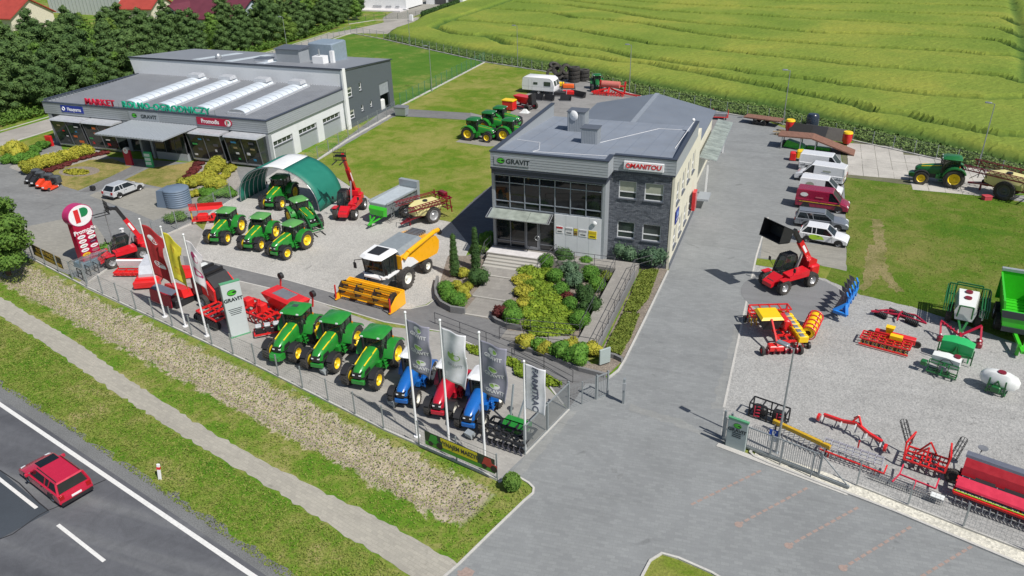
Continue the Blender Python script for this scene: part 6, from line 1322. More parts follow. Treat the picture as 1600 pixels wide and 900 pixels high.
    for s in (1, -1):
        y0, y1 = sorted((s*.6, s*(yr+.28))); arc_fender(f, xr, y0, y1, RR, RR+.09, radians(12), radians(150), col_, .05, drop=.05)
        y0, y1 = sorted((s*(yf-.22), s*(yf+.2))); arc_fender(f, xf, y0, y1, RF, RF+.07, radians(35), radians(150), BLKM, .03, 'front_fender', 7)
        b = B()
        for k in range(3): b.bx(-.45, -.08, min(s*.6, s*.85), max(s*.6, s*.85), .5+.24*k, .54+.24*k)
        b.beam((-.08, s*.84, .45), (-.08, s*.7, 1.2), .05); b.bx(-.5, .2, min(s*.3, s*.58), max(s*.3, s*.58), .6, 1.0); b.build('steps', col_, f, smooth=0)
        m_ = B().beam((-.15, s*.66, 2.3), (.05, s*1.02, 2.2), .025); m_.rb(.0, .05, s*1.02-.08, s*1.02+.08, 1.98, 2.3, .01); m_.build('mirror', BLKM, f, smooth=0)
        B().cyl((-1.5, s*.75, RR+.95), (-1.5, s*.75, RR+1.08), .05, None, 6).build('beacon_lamp', M('amber_lamp', (.7, .2, .01), .3), f)
    b = B(); b.cyl((-.05, -.5, 1.3), (-.05, -.5, 2.35), .06, None, 8); b.cyl((-.05, -.5, 2.35), (-.12, -.5, 2.5), .05, None, 8); b.build('exhaust', BLKM, f)
    b = B(); b.beams([((-1.7, .35, .9), (-2.15, .42, .55)), ((-1.7, -.35, .9), (-2.15, -.42, .55)), ((-1.7, 0, 1.2), (-2.1, 0, 1.0))], .07); b.build('hitch_arms', CH_, f, smooth=0)
    if loader:
        b = B()
        for s in (1, -1):
            y = s*.55; b.beam((-.1, y, 1.55), (.9, y, 1.75), .12, .2); b.beam((.9, y, 1.75), (2.6, y, .55), .12, .2); b.beam((.1, y, 1.0), (1.5, y, 1.15), .07); b.beam((.0, y, .9), (.0, y, 1.6), .14, .14)
            b.beam((1.3, y, 1.75), (2.55, y, 1.0), .07); b.beam((2.55, y, 1.05), (2.7, y, .4), .1)
        b.beam((1.5, -.55, 1.35), (1.5, .55, 1.35), .12); b.beam((2.68, -.7, .35), (2.68, .7, .35), .1); b.beam((2.6, -.7, .95), (2.6, .7, .95), .08); b.build('front_loader', GRND, f, smooth=0)
        b = B()
        for s in (1, -1): b.beam((2.75, s*.4, .12), (3.6, s*.4, .06), .07)
        b.build('loader_forks', BLKM, f, smooth=0)
    f.scale = (sc, sc, sc); return f
def tp(fr, re, half, wb=2.6, sc=1):
    """pose from the ground pixels under the near front and rear wheels"""
    p, a = pose(fr, re, half*sc); return p, a
GF = 'green and yellow tractors in the front row'
for fr, re, lab, w in (((464, 566), (498, 530), 'leftmost of the three big green tractors at the front fence, with roof hatch', GRN), ((525, 581), (558, 545), 'middle one of the three big green tractors at the front fence', None), ((590, 607), (621, 569), 'rightmost of the three big green tractors at the front fence', None)):
    p, a = tp(fr, re, -1.0); t_ = tractor(lab, GRN, YEL, p, a, 1.08, weight=w, group=GF)
    if w: B().bx(-1.0, -.7, -.2, .2, 2.72, 2.74).build('roof_hatch', WGLASS, t_, smooth=0)
GB = 'green tractors in the back row'
for fr, re, lab in (((352, 385), (383, 361), 'green tractor at the left end of the back row by the red front loader'), ((405, 395), (436, 371), 'middle green tractor of the back row'), ((450, 405), (481, 388), 'green tractor at the right end of the back row')):
    p, a = tp(fr, re, -.95); tractor(lab, GRN, YEL, p, a, .97, roof=M('pale_roof_green', (.10, .30, .08), .4, 0, .06), group=GB)  # cab roofs in a paler green than the bonnets
p, a = tp((439, 329), (463, 311), -1.0); tractor('green tractor parked under the green and white shelter', GRN, YEL, p, a, 1.05, roof=GRND)
a0, a1 = G(464, 343), G(492, 362); d = (a1-a0).normalized(); tractor('green tractor with raised front loader arms facing right', GRN, YEL, (a0+a1)/2, atan2(d.y, d.x), .97, roof=M('pale_roof_green', (.10, .30, .08), .4, 0, .06), loader=True)
for fr, re, lab, half in (((762, 223), (729, 219.5), 'green tractor nearest the viewer beside the lawn behind the office', 1.0), ((786, 211), (753, 208), 'second green tractor of the trio beside the lawn', 1.0), ((803, 203), (770, 200), 'rearmost green tractor of the trio beside the lawn', 1.0)):
    p, a = tp(fr, re, half); tractor(lab, GRN, YEL, p, a, 1.02, roof=GRND if half else GRN, group='green tractors beside the lawn')
p, a = tp((818, 224), (785, 221), 1.0); tractor('green tractor half hidden behind the office roof parapet', GRN, YEL, p, a, 1.02, roof=GRND, group='green tractors beside the lawn')
p, a = tp((1442, 289), (1483, 294), -1.0, sc=1.1); tractor('dark green tractor hitched to the big trailed sprayer on the lawn edge', GRND, YEL, p, a, 1.14, weight=GRND)
p, a = tp((916, 142), (932, 136), 1.0); tractor('small dark green tractor among scrap beside the tyre stacks', GRND, CH_, p, a+.6, .85, stripe=None)
for fr, re, c_, lab in (((653, 635), (677, 596), BLU, 'blue compact tractor with white roof left of the red one'), ((709, 655), (734, 612), TRED, 'red compact tractor with white roof between the two blue ones'), ((758, 674), (783, 632), BLU, 'blue compact tractor with white roof nearest the yard corner')):
    p, a = tp(fr, re, -.85); tractor(lab, c_, RIMW, p, a, .98, roof=WHITE, stripe=None, big=False, group='compact tractors with white roofs')
# ------------------------------------------------------------------ cars and vans
def car(label, cat, paint, pos, rz, L_=4.3, W=1.76, H=1.46, wb=2.6, kind='hatch', R=.31, name='parked_car', group=None, trim=None, rim=SILV):
    f = thing(name, label, cat, pos, rz, group); xf, xb = wb/2+(L_-wb)*.46-0, -(wb/2+(L_-wb)*.54); h = W/2; ax = (wb/2, -wb/2)
    van = kind == 'van'; belt = .88 if not van else 1.0
    top = {'hatch': [(xb+.02, .32), (xb, .62), (xb+.08, belt+.02), (xb+.3, belt+.03), (wb/2-.42, belt+.0), (xf-.55, belt-.1), (xf-.12, belt-.24), (xf, .52), (xf-.02, .26)],
           'wagon': [(xb+.02, .32), (xb, .62), (xb+.06, belt+.02), (xb+.2, belt+.03), (wb/2-.5, belt), (xf-.6, belt-.08), (xf-.12, belt-.22), (xf, .52), (xf-.02, .26)],
           'van': [(xb+.02, .32), (xb, .5), (xb+.0, belt+.1), (wb/2-.25, belt+.05), (xf-.75, belt+.02), (xf-.15, belt-.2), (xf, .6), (xf-.02, .26)]}[kind]
    def ring(y, k): cx_, cz_ = 0, .6; return [(x*(1-k*.012*2), y, cz_+(z-cz_)*(1-k*.16)) for x, z in top]
    b = B(); b.loft([ring(-h, 1), ring(-h+.07, .25), ring(-h*.55, 0), ring(h*.55, 0), ring(h-.07, .25), ring(h, 1)]); bd = b.build('body', paint, f, smooth=38)
    r = h-.07; g0, g1 = (xb+.12, wb/2-.38) if kind != 'van' else (xb+.03, wb/2+.1)
    t0, t1 = {'hatch': (xb+.62, wb/2-1.15), 'wagon': (xb+.32, wb/2-1.2), 'van': (xb+.10, wb/2-.75)}[kind]
    z0, z1 = belt-.03, H-.06; wt = h-.21 if not van else h-.14
    b = B(); b.hexa([(g0, -r, z0), (g1, -r, z0), (g1, r, z0), (g0, r, z0), (t0, -wt, z1), (t1, -wt, z1), (t1, wt, z1), (t0, wt, z1)]); b.build('windows', DGLASS, f, smooth=0)
    b = B()
    for s in (1, -1):
        ps = [((g0, s*r, z0), (t0, s*wt, z1), .10), ((g1, s*r, z0), (t1, s*wt, z1), .07), (((g0+g1)/2-.1, s*r, z0), ((t0+t1)/2, s*wt, z1), .06)]
        if kind != 'van': ps.append(((g0*.62+g1*.38-.1, s*r, z0), (t0*.72+t1*.28, s*wt, z1), .06))
        for a, c, w in ps: b.beam(a, c, w)
        b.beam((g0, s*r, z0), (g1, s*r, z0), .05)
    b.build('pillars', paint, f, smooth=0)
    if van:      # closed load space
        xm = wb/2-1.0; tm = xm-.02
        b = B(); b.hexa([(g0-.03, -r-.03, z0), (xm, -r-.03, z0), (xm, r+.03, z0), (g0-.03, r+.03, z0), (t0-.03, -wt-.03, z1), (tm, -wt-.03, z1), (tm, wt+.03, z1), (t0-.03, wt+.03, z1)]); b.build('load_space', paint, f, smooth=0)
        for s in (1, -1):
            b = B(); b.beam((xb+.2, s*(h+.003), .72), (xf-.9, s*(h+.003), .72), .02, .05); b.build('side_rub_strip', trim or BLKM, bd, smooth=0)
    b = B(); c_ = .07
    b.loft([[(t0-.06, -wt-.03, z1-.01), (t1+.06, -wt-.03, z1-.01), (t1+.06, wt+.03, z1-.01), (t0-.06, wt+.03, z1-.01)], [(t0, -wt+.05, H), (t1-.02, -wt+.05, H), (t1-.02, wt-.05, H), (t0, wt-.05, H)]]); b.build('roof', paint, f, smooth=0)
    for x in ax:
        for s in (1, -1):
            wheel(f, x, s*(h-.11), R, .2, rim, .66, False)
            B().prism([(x+(R+.07)*cos(a), max(.24, R+(R+.07)*sin(a))) for a in [pi*k/12 for k in range(13)]], *sorted((s*(h-.3), s*(h+.002)))).build('wheel_arch', BLKM, bd, smooth=0)
    b = B(); b.bx(xf-.04, xf+.012, -h*.55, h*.55, .32, .52); b.build('front_grille', BLKM, bd, smooth=0)
    for s in (1, -1):
        B().hexa([(xf-.32, s*h*.78-.13, belt-.30), (xf+.0, s*h*.72-.12, belt-.36), (xf+.0, s*h*.72+.12, belt-.36), (xf-.32, s*h*.78+.12, belt-.30), (xf-.36, s*h*.78-.13, belt-.16), (xf-.1, s*h*.72-.12, belt-.22), (xf-.1, s*h*.72+.12, belt-.22), (xf-.36, s*h*.78+.12, belt-.16)]).build('headlight', LAMP, bd, smooth=0)
        B().bx(xb-.012, xb+.12, s*h*.8-.1, s*h*.8+.13, .62, belt-.02 if not van else 1.15).build('tail_light', M('tail_red', (.35, .01, .01), .25), bd, smooth=0)
        B().rb(g1-.25, g1-.1, s*(h+.1)-.09, s*(h+.1)+.09, belt, belt+.15, .02).build('mirror', paint if not van else BLKM, f)
        if kind == 'wagon': B().beam((t0+.05, s*(wt-.06), H+.03), (t1-.1, s*(wt-.06), H+.03), .035).build('roof_rail', BLKM, f, smooth=0)
    B().bx(xb-.02, xb+.01, -.26, .26, .5 if not van else .62, .62 if not van else .74).build('number_plate', WHITE, bd, smooth=0)
    b = B()
    for s in (1, -1):
        for x in (g1-.18, (g0+g1)/2-.1, g0+.35): b.bx(x-.008, x+.008, s*h-.004, s*h+.004, .36, belt-.04)
        for x in ((g0+g1)/2+.05, g0+.5): b.bx(x, x+.16, s*(h+.012)-.012, s*(h+.012)+.012, belt-.16, belt-.12)
    b.build('door_seams', BLKM, bd, smooth=0)
    b = B(); b.bx(xb-.03, xb+.25, -h*.93, h*.93, .25, .42); b.bx(xf-.2, xf+.02, -h*.9, h*.9, .22, .36); b.bx(-wb/2, wb/2, -h+.03, h-.03, .2, .34); b.build('lower_trim', BLKM, bd, smooth=0)
    return f, bd
PW = M('car_white', (.72, .73, .75), .25, 0, .03, coat=.7); PS = M('car_silver', (.56, .58, .6), .3, .2, .04, coat=.6); PR = M('car_red', (.5, .012, .045), .25, 0, .05, coat=.8); PM = M('van_maroon', (.26, .008, .04), .28, 0, .05, coat=.6); PG = M('car_grey', (.24, .26, .29), .3, .4, .04, coat=.6)
def decal(par, pts, y, mat, s=-1):
    B().prism(pts, *sorted((y, y+s*.006)), 'y').build('side_decal', mat, par, smooth=0)
LGR = M('decal_lime', (.42, .68, .04), .4)
p, a = pose((1308, 387), (1261, 379), .86); f, bd = car('white hatchback with lime green swirl nearest the bucket telehandler', 'car', PW, p, a, 4.1, 1.72, 1.5, 2.55, 'hatch')
decal(f, [(-.75+.45*cos(2*pi*k/16), .62+.24*sin(2*pi*k/16)) for k in range(16)], -.866, LGR); decal(f, [(-.5, .45), (.1, .5), (-.1, .75), (-.5, .86)], -.868, LGR)
p, a = pose((1308, 362), (1258, 356), .86); car('dark silver estate car between the white hatchback and the maroon van', 'car', PG, p, a, 4.65, 1.78, 1.48, 2.68, 'wagon')
p, a = pose((1308, 334), (1258, 327), .9); f, bd = car('maroon panel van with yellow stripe and white oval decal', 'van', PM, p, a, 4.85, 1.86, 1.95, 3.0, 'van', .33)
decal(f, [(-2.1, .8), (1.6, .8), (1.6, .85), (-2.1, .85)], -.945, M('decal_yellow', (.7, .55, .02), .4)); decal(f, [(-1.75+.36*cos(2*pi*k/16), 1.5+.2*sin(2*pi*k/16)) for k in range(16)], -.9, M('decal_white', (.7, .7, .7), .5)); decal(f, [(-.7, 1.28), (.0, 1.28), (.0, 1.4), (-.7, 1.4)], -.90, M('decal_pink', (.5, .12, .15), .5))
p, a = pose((1303, 311), (1258, 305), .85); f, bd = car('small white van with green emblem between the maroon and white vans', 'van', PW, p, a, 4.1, 1.7, 1.8, 2.65, 'van', .3); decal(f, [(-1.1+.4*cos(2*pi*k/16), 1.2+.25*sin(2*pi*k/16)) for k in range(16)], -.83, M('decal_grey', (.35, .38, .3), .5))
p, a = pose((1250, 283), (1302, 291), -.95); f, bd = car('large white van parked nose towards the driveway', 'van', PW, p, a, 4.95, 1.9, 1.97, 3.0, 'van', .33); decal(f, [(-1.2, 1.35), (-.4, 1.35), (-.4, 1.5), (-1.2, 1.5)], .915, M('decal_grey', (.35, .38, .3), .5), 1)
p, a = pose((1310, 275), (1258, 268), .95); f, bd = car('rearmost white van nose towards the concrete slabs', 'van', PW, p, a, 4.9, 1.9, 1.95, 3.0, 'van', .33); decal(f, [(-.6, 1.2), (.2, 1.2), (.2, 1.4), (-.6, 1.4)], -.915, M('decal_grey', (.35, .38, .3), .5))
p, a = pose((219, 298), (189, 310), .84); car('silver hatchback parked in front of the market lawns', 'car', PS, p, a, 4.1, 1.72, 1.42, 2.6, 'hatch')
p, a = pose((45, 755), (84, 786), -.86); f, bd = car('red estate car driving on the road away towards the left', 'car', PR, p, a, 4.55, 1.76, 1.5, 2.62, 'wagon', .32, 'driving_car')
B().bx(-.1, .55, -.5, .5, 1.5, 1.512).build('sunroof', DGLASS, f, smooth=0)
# caravan
p, a = pose((870, 147), (815, 139), 0.0); c_ = G(842, 147)
f = thing('caravan', 'white touring caravan parked by the tyre stacks', 'caravan', (c_.x, c_.y+.9, 0), -.08)
pr = [(-2.7, .55), (-2.75, 1.3), (-2.6, 2.35), (-2.2, 2.6), (2.0, 2.6), (2.45, 2.3), (2.75, 1.3), (2.6, .55)]
rg = lambda y, k: [(x*(1-.02*k), y, 1.5+(z-1.5)*(1-.06*k)) for x, z in pr]
B().loft([rg(-1.12, 1), rg(-1.04, 0), rg(1.04, 0), rg(1.12, 1)]).build('body', WHITE, f, smooth=40)
for x0, x1, z0, z1 in ((-.75, -.05, 1.5, 1.85), (1.0, 2.1, 1.35, 2.0)): B().rb(x0, x1, -1.15, -1.11, z0, z1, .01).build('side_window', WGLASS, f)
B().hexa([(2.52, -.95, 1.45), (2.74, -.95, 1.38), (2.74, -.1, 1.38), (2.52, -.1, 1.45), (2.3, -.95, 2.15), (2.52, -.95, 2.12), (2.52, -.1, 2.12), (2.3, -.1, 2.15)]).build('front_window', WGLASS, f, smooth=0)
B().hexa([(2.52, .1, 1.45), (2.74, .1, 1.38), (2.74, .95, 1.38), (2.52, .95, 1.45), (2.3, .1, 2.15), (2.52, .1, 2.12), (2.52, .95, 2.12), (2.3, .95, 2.15)]).build('front_window', WGLASS, f, smooth=0)
b = B(); b.bx(-1.6, -1.58, -1.13, -1.11, .6, 2.25); b.bx(-.98, -.96, -1.13, -1.11, .6, 2.25); b.bx(-2.6, 2.6, -1.125, -1.115, 1.15, 1.17); b.build('door_seams', M('seam_grey', (.3, .3, .3), .6), f, smooth=0)
for s in (1, -1): wheel(f, .1, s*.95, .33, .2, SILV, .6, False)
b = B(); b.beam((2.6, .4, .5), (3.9, 0, .5), .07); b.beam((2.6, -.4, .5), (3.9, 0, .5), .07); b.bx(3.0, 3.4, -.2, .2, .5, .8); b.build('drawbar', GREYI, f, smooth=0)
# ------------------------------------------------------------------ telehandlers
def telehandler(label, pos, rz, elev, Lb, tool, sc=1.0, tip=-.3, blk=BLKM):
    f = thing('telehandler', label, 'telehandler', pos, rz); wb = 1.35
    for x in (wb, -wb):
        for s in (1, -1): wheel(f, x, s*.92, .58, .4, SILV, .5)
    b = B(); b.rb(-2.1, 1.9, -.42, .42, .5, .95, .06); b.cyl((wb, -.9, .58), (wb, .9, .58), .1); b.cyl((-wb, -.9, .58), (-wb, .9, .58), .1); b.build('chassis', CH_, f)
    RD = M('telehandler_red', (.6, .012, .02), .3, 0, .06, coat=.4)
    B().loft([[(-1.0, .2, .95), (-1.0, .98, .95), (-1.0, .98, 1.45), (-1.0, .2, 1.5)], [(.9, .2, .95), (.9, .95, .95), (.9, .93, 1.3), (.9, .2, 1.38)]]).build('engine_cover', RD, f)
    b = B(); b.rb(-2.35, -1.45, -.7, .7, .75, 1.5, .1); b.prism([(-2.1, 1.4), (-1.3, 1.4), (-1.35, 1.85), (-1.75, 2.05), (-2.15, 1.85)], -.5, .5, 'y'); b.build('rear_counterweight', RD, f)
    b = B(); b.loft([[(1.1, -.5, .85), (1.1, .5, .85), (1.1, .5, 1.25), (1.1, -.5, 1.25)], [(2.15, -.45, .5), (2.15, .45, .5), (2.15, .45, .8), (2.15, -.45, .8)]]); b.bx(1.0, 1.75, .72, 1.14, 1.17, 1.23); b.bx(1.0, 1.75, -1.14, -.72, 1.17, 1.23); b.build('front_nose', RD, f, smooth=0)
    b = B(); b.hexa([(-.95, -.98, .9), (.75, -.98, .9), (.6, -.25, .9), (-.95, -.25, .9), (-.85, -.95, 2.25), (.25, -.95, 2.25), (.2, -.25, 2.25), (-.85, -.25, 2.25)]); b.build('cab_glass', CABG, f, smooth=0)
    b = B()
    for y in (-.97, -.26): b.tube([(-.95, y, .9), (-.9, y, 2.0), (-.75, y, 2.28), (.2, y, 2.28), (.55, y, 1.7), (.75, y, .9)], .04, 6)
    b.rb(-.8, .2, -.95, -.28, 2.26, 2.33, .03)
    for k in range(5): b.beam((-.7+.2*k, -.95, 2.35), (-.7+.2*k, -.28, 2.35), .03)
    b.build('cab_frame', BLKM, f, smooth=30)
    dm = M('door_grey', (.45, .46, .47), .4, .2); b = B(); P_ = [(-.9, 1.0), (-.88, 2.05), (-.7, 2.22), (.15, 2.2), (.45, 1.65), (.62, 1.0), (.2, .78), (-.6, .78)]
    n = len(P_); inn = [(-.12+(x+.12)*.74, 1.62+(z-1.62)*.62) for x, z in P_]
    b.add([(x, -1.0, z) for x, z in P_]+[(x, -1.0, z) for x, z in inn]+[(x, -1.04, z) for x, z in P_]+[(x, -1.04, z) for x, z in inn], [(2*n+i, 2*n+(i+1) % n, 3*n+(i+1) % n, 3*n+i) for i in range(n)]+[(i, n+i, n+(i+1) % n, (i+1) % n) for i in range(n)]+[(i, (i+1) % n, 2*n+(i+1) % n, 2*n+i) for i in range(n)]+[(n+i, 3*n+i, 3*n+(i+1) % n, n+(i+1) % n) for i in range(n)]); b.build('door', dm, f, smooth=0)
    B().rb(-.55, -.1, -.85, -.4, 1.0, 1.35, .05).build('seat', BLKM, f)
    P0 = Vector((-1.75, .02, 1.75)); D = Vector((cos(elev), 0, sin(elev))); P1 = P0+D*Lb*.62; P2 = P0+D*Lb
    bm_ = B().beam(P0-D*.3, P1, .34, .4).build('boom', RD, f, smooth=0)
    lb = B(); q0, q1 = P0+D*Lb*.28, P0+D*Lb*.5; nrm = D.cross(Vector((0, 1, 0)))
    for s in (-1, 1): B().beam(q0+Vector((0, s*.175, 0)), q1+Vector((0, s*.175, 0)), .012, .2).build('white_decal', WHITE, bm_, smooth=0)
    B().beam(P1+D*.0, P2, .25, .3).build('boom_extension', blk, bm_, smooth=0); c0 = Vector((-.5, .02, .95)); B().beam(c0, P0+D*Lb*.35, .14).build('lift_cylinder', SILV, f, smooth=0)
    T = Vector((cos(elev+tip-.9), 0, sin(elev+tip-.9)))
    jb = B(); rch = 1.25 if tool == 'bucket' else .62; jb.beam(P2-D*.2, P2+T*(rch-.07), .22, .26); jb.beam(P2+T*(rch-.12)+Vector((0, -.5, 0)), P2+T*(rch-.12)+Vector((0, .5, 0)), .16, .2); jb.build('boom_head', BLKM, bm_, smooth=0)
    o = P2+T*rch; X_ = Vector((T.x, 0, T.z)); Zp = Vector((-T.z, 0, T.x))
    if tool == 'bucket':
        U = lambda x, z, y: tuple(o+X_*x*.64+Zp*z*.72+Vector((0, y*.82, 0)))
        prof = [(0, -.75), (.0, .35), (.3, .62), (1.5, .95), (1.5, .90), (.34, .55), (.06, .28), (.06, -.68), (1.55, -.82), (1.6, -.9), (.3, -.86)]
        k = B()
        for i in range(len(prof)): a, c2 = prof[i], prof[(i+1) % len(prof)]; k.quad(U(*a, -1.2), U(*c2, -1.2), U(*c2, 1.2), U(*a, 1.2))
        for s in (-1.2, 1.2): k.quad(*[U(x, z, s) for x, z in ((0, -.75), (0, .35), (.3, .62), (1.5, .95), (1.6, -.9), (.3, -.86))])
        ob = k.build('bucket', BLKM, f, smooth=0); md = ob.modifiers.new('th', 'SOLIDIFY'); md.thickness = .03
    else:
        k = B(); U = lambda x, y, z: o+Vector((x, y, z))
        for z in (-.35, 0, .35): k.beam(U(.1, -.62, z), U(.1, .62, z), .07)
        for i in range(9): k.beam(U(.1, -.6+.15*i, -.4), U(.1, -.6+.15*i, .75 if tool == 'rack' else .45), .025)
        for s in (-.35, .35): k.beam(U(.12, s, -.42), U(1.35, s, -.42), .1, .05)
        k.build('pallet_forks', BLKM, f, smooth=0)
    for s in (1, -1): B().beam((.7, s*1.0, 1.4), (.9, s*1.25, 1.9), .03).rb(.85, .92, s*1.25-.1, s*1.25+.1, 1.8, 2.1, .01).build('mirror', BLKM, f, smooth=0)
    f.scale = (sc,)*3; return f
p, a = pose((1219, 461), (1269, 446), -.95); telehandler('red telehandler lifting a wide black bucket, beside the driveway', p, a, radians(55), 3.4, 'bucket', 1.05, .12)
p, a = pose((547, 346), (575, 326), -.95); telehandler('red telehandler with steep raised boom and pallet forks by the green shelter', p, a+.2, radians(65), 4.75, 'rack', 1.02, -.2, M('telehandler_red', (.6, .012, .02)))
p, a = pose((184, 418), (222, 405), -.9); telehandler('red telehandler with black inner boom raised towards the crimson totem', p, a-.1, radians(68), 3.7, 'rack', .95, -.2)
# ================================================================== shelter, combine and implements
def hd_(a, b): p, q = G(*a), G(*b); d = q-p; return atan2(d.y, d.x)
def mid_(a, b): return (G(*a)+G(*b))/2
DRED = M('dark_red_paint', (.20, .008, .02), .35, 0, .07, coat=.3); CRE = M('cream_tank', (.72, .66, .30), .35, 0, .05); CRNG = M('combine_yellow', (.88, .42, .008), .3, 0, .05, coat=.4)
IGR = M('spreader_green', (.04, .42, .02), .35, 0, .06, coat=.3); GLV = M('zinc_grey', (.36, .40, .42), .5, .3, .1, scale=5); TANKW = M('tank_white', (.74, .76, .74), .3, 0, .03, coat=.3); BLUP = M('plough_blue', (.02, .20, .62), .35, 0, .06); STL = M('bare_steel', (.16, .16, .20), .35, .7, .2); RUST = M('rusty_steel', (.20, .10, .07), .9, 0, .3, scale=4); PYEL = M('planter_yellow', (.85, .55, .01), .35, 0, .06)
# shelter
A_, Bq, C_ = G(376, 316), G(500, 331), G(533, 309); X_ = (Bq-A_).normalized(); f = thing('arched_shelter', 'green fabric shelter with a white ridge band over a parked tractor', 'tent', A_, atan2(X_.y, X_.x)); Wd = (Bq-A_).length; Dp = 4.4; Hh = 4.2
def arcp(t, y, k=0): a = pi*(1-t); return (Wd/2+(Wd/2+k)*cos(a), y, (Hh+k)*max(0, sin(a))**.85)
for nm, t0, t1, mt in (('green_cover', 0, .41, 'g'), ('white_band', .41, .58, 'w'), ('green_cover', .58, 1, 'g')):
    mm = M('tarp_green', (.012, .17, .12), .55, 0, .08, scale=1.5) if mt == 'g' else M('tarp_white', (.70, .72, .72), .6, 0, .05); n = 10; b = B()
    b.loft([[arcp(lerp(t0, t1, k/n), Dp*j/6) for j in range(7)] for k in range(n+1)], closed=False)
    o = b.build(nm, mm, f, smooth=60); md = o.modifiers.new('th', 'SOLIDIFY'); md.thickness = .04; md.offset = -1
b = B()
for j in range(7): b.tube([arcp(k/24, Dp*j/6, -.07) for k in range(25)], .035, 5)
for t in (.15, .35, .5, .65, .85): b.tube([arcp(t, 0, -.07), arcp(t, Dp, -.07)], .03, 5)
b.build('hoop_frame', STEEL, f)
# combine: x forward
f = thing('combine_harvester', 'yellow and white combine harvester with a wide reel header', 'combine harvester', (-29.0, 48.15, 0), radians(-98)); 
for s in (1, -1): wheel(f, 0, s*1.45, .92, .62, RIMW, .5); wheel(f, -3.1, s*1.3, .62, .45, RIMW, .5)
b = B(); b.rb(-3.4, .6, -.7, .7, .7, 1.3, .08); b.cyl((0, -1.3, .9), (0, 1.3, .9), .2); b.cyl((-3.1, -1.2, .62), (-3.1, 1.2, .62), .12); b.build('chassis', GLV, f)
b = B(); pr = [(-4.9, 1.5), (-4.6, 1.15), (-3.2, 1.25), (-1.0, 1.55), (.3, 1.7), (.35, 2.9), (-3.2, 3.0), (-4.6, 2.75), (-5.0, 2.2)]; b.prism(pr, -1.42, 1.42, 'y'); bd = b.build('body', CRNG, f, smooth=0)
for s in (1, -1): B().prism([(-1.9, 1.5), (-.4, 1.55), (.3, 1.75), (.3, 2.5), (-.3, 2.62), (-1.2, 2.2)], *sorted((s*1.422, s*1.44)), 'y').build('white_side_panel', WHITE, bd, smooth=0)
B().hexa([(-3.0, -1.3, 3.0), (.25, -1.3, 2.9), (.25, 1.3, 2.9), (-3.0, 1.3, 3.0), (-2.8, -.95, 3.35), (.2, -.95, 3.3), (.2, .95, 3.3), (-2.8, .95, 3.35)]).build('grain_tank_cover', M('tank_cover_grey', (.22, .25, .27), .6), f, smooth=0)
b = B()
for i in range(6): b.bx(-4.5+.25*i, -4.4+.25*i, -.9, .5, 2.9, 3.12)
b.build('engine_grille', GREYI, bd, smooth=0)
b = B(); b.tube([(.1, 1.5, 2.6), (-.4, 1.55, 2.95), (-4.4, 1.35, 3.15), (-5.1, 1.3, 3.05)], .2, 10); b.build('unloading_auger', CRNG, f); B().cyl((-5.1, 1.3, 3.05), (-5.35, 1.3, 2.7), .22).build('auger_spout', BLKM, f)
b = B(); b.hexa([(.45, -1.0, 1.75), (1.95, -.9, 1.75), (1.95, .9, 1.75), (.45, 1.0, 1.75), (.45, -1.0, 3.25), (2.15, -.95, 3.25), (2.15, .95, 3.25), (.45, 1.0, 3.25)]); b.build('cab_glass', CABG, f, smooth=0)
b = B()
for s in (1, -1): b.beam((.47, s*1.0, 1.7), (.47, s*1.0, 3.3), .12); b.beam((1.96, s*.9, 1.7), (2.15, s*.95, 3.3), .06); b.beam((1.2, s*.97, 1.7), (1.2, s*.99, 3.3), .05)
b.rb(.7, 1.1, -.3, .3, 1.75, 2.6, .08); b.build('cab_frame', BLKM, f, smooth=0)
b = B(); b.loft([[(.3, -1.15, 3.26), (2.3, -1.05, 3.26), (2.5, -.5, 3.26), (2.5, .5, 3.26), (2.3, 1.05, 3.26), (.3, 1.15, 3.26)], [(.4, -1.0, 3.5), (2.1, -.9, 3.46), (2.25, -.4, 3.46), (2.25, .4, 3.46), (2.1, .9, 3.46), (.4, 1.0, 3.5)]]); rf = b.build('cab_roof', WHITE, f, smooth=0); B().hexa([(.6, -.6, 3.47), (1.9, -.55, 3.45), (1.9, .55, 3.45), (.6, .6, 3.47), (.6, -.6, 3.53), (1.9, -.55, 3.50), (1.9, .55, 3.50), (.6, .6, 3.53)]).build('roof_vent_panel', BLKM, rf, smooth=0)
b = B(); b.loft([[(1.9, -1.0, 1.5), (1.9, 1.0, 1.5), (1.9, 1.0, 1.78), (1.9, -1.0, 1.78)], [(2.35, -.75, 1.6), (2.35, .75, 1.6), (2.35, .75, 1.72), (2.35, -.75, 1.72)]]); b.bx(.4, 1.95, -1.25, 1.25, 1.62, 1.7); b.build('cab_platform', WHITE, f, smooth=0)
b = B(); b.beam((1.6, -1.25, .5), (1.0, -1.25, 1.7), .06); b.beam((2.0, -1.25, .5), (1.5, -1.25, 1.7), .06)
for k in range(4): b.beam((1.64-.12*k+.2, -1.4, .6+.28*k), (1.64-.12*k+.2, -1.1, .6+.28*k), .05)
for s in (1, -1): b.tube([(2.0, s*1.0, 2.9), (2.4, s*1.5, 2.9), (2.4, s*1.5, 2.3)], .03, 5); b.rb(2.38, 2.43, s*1.5-.14, s*1.5+.14, 2.2, 2.7, .01)
b.build('ladder_and_mirrors', BLKM, f, smooth=0)
b = B(); b.hexa([(.6, -.6, .9), (2.4, -.6, .35), (2.4, .6, .35), (.6, .6, .9), (.6, -.6, 1.6), (2.4, -.6, .95), (2.4, .6, .95), (.6, .6, 1.6)]); b.build('feeder_house', GLV, f, smooth=0)
HW = 2.5; hd = thing('header', '', None); hd.parent = f; CH.setdefault(f.name, []).append(hd); hd.location = (2.4, .35, 0)
for kk in ('label', 'category'):
    if kk in hd: del hd[kk]
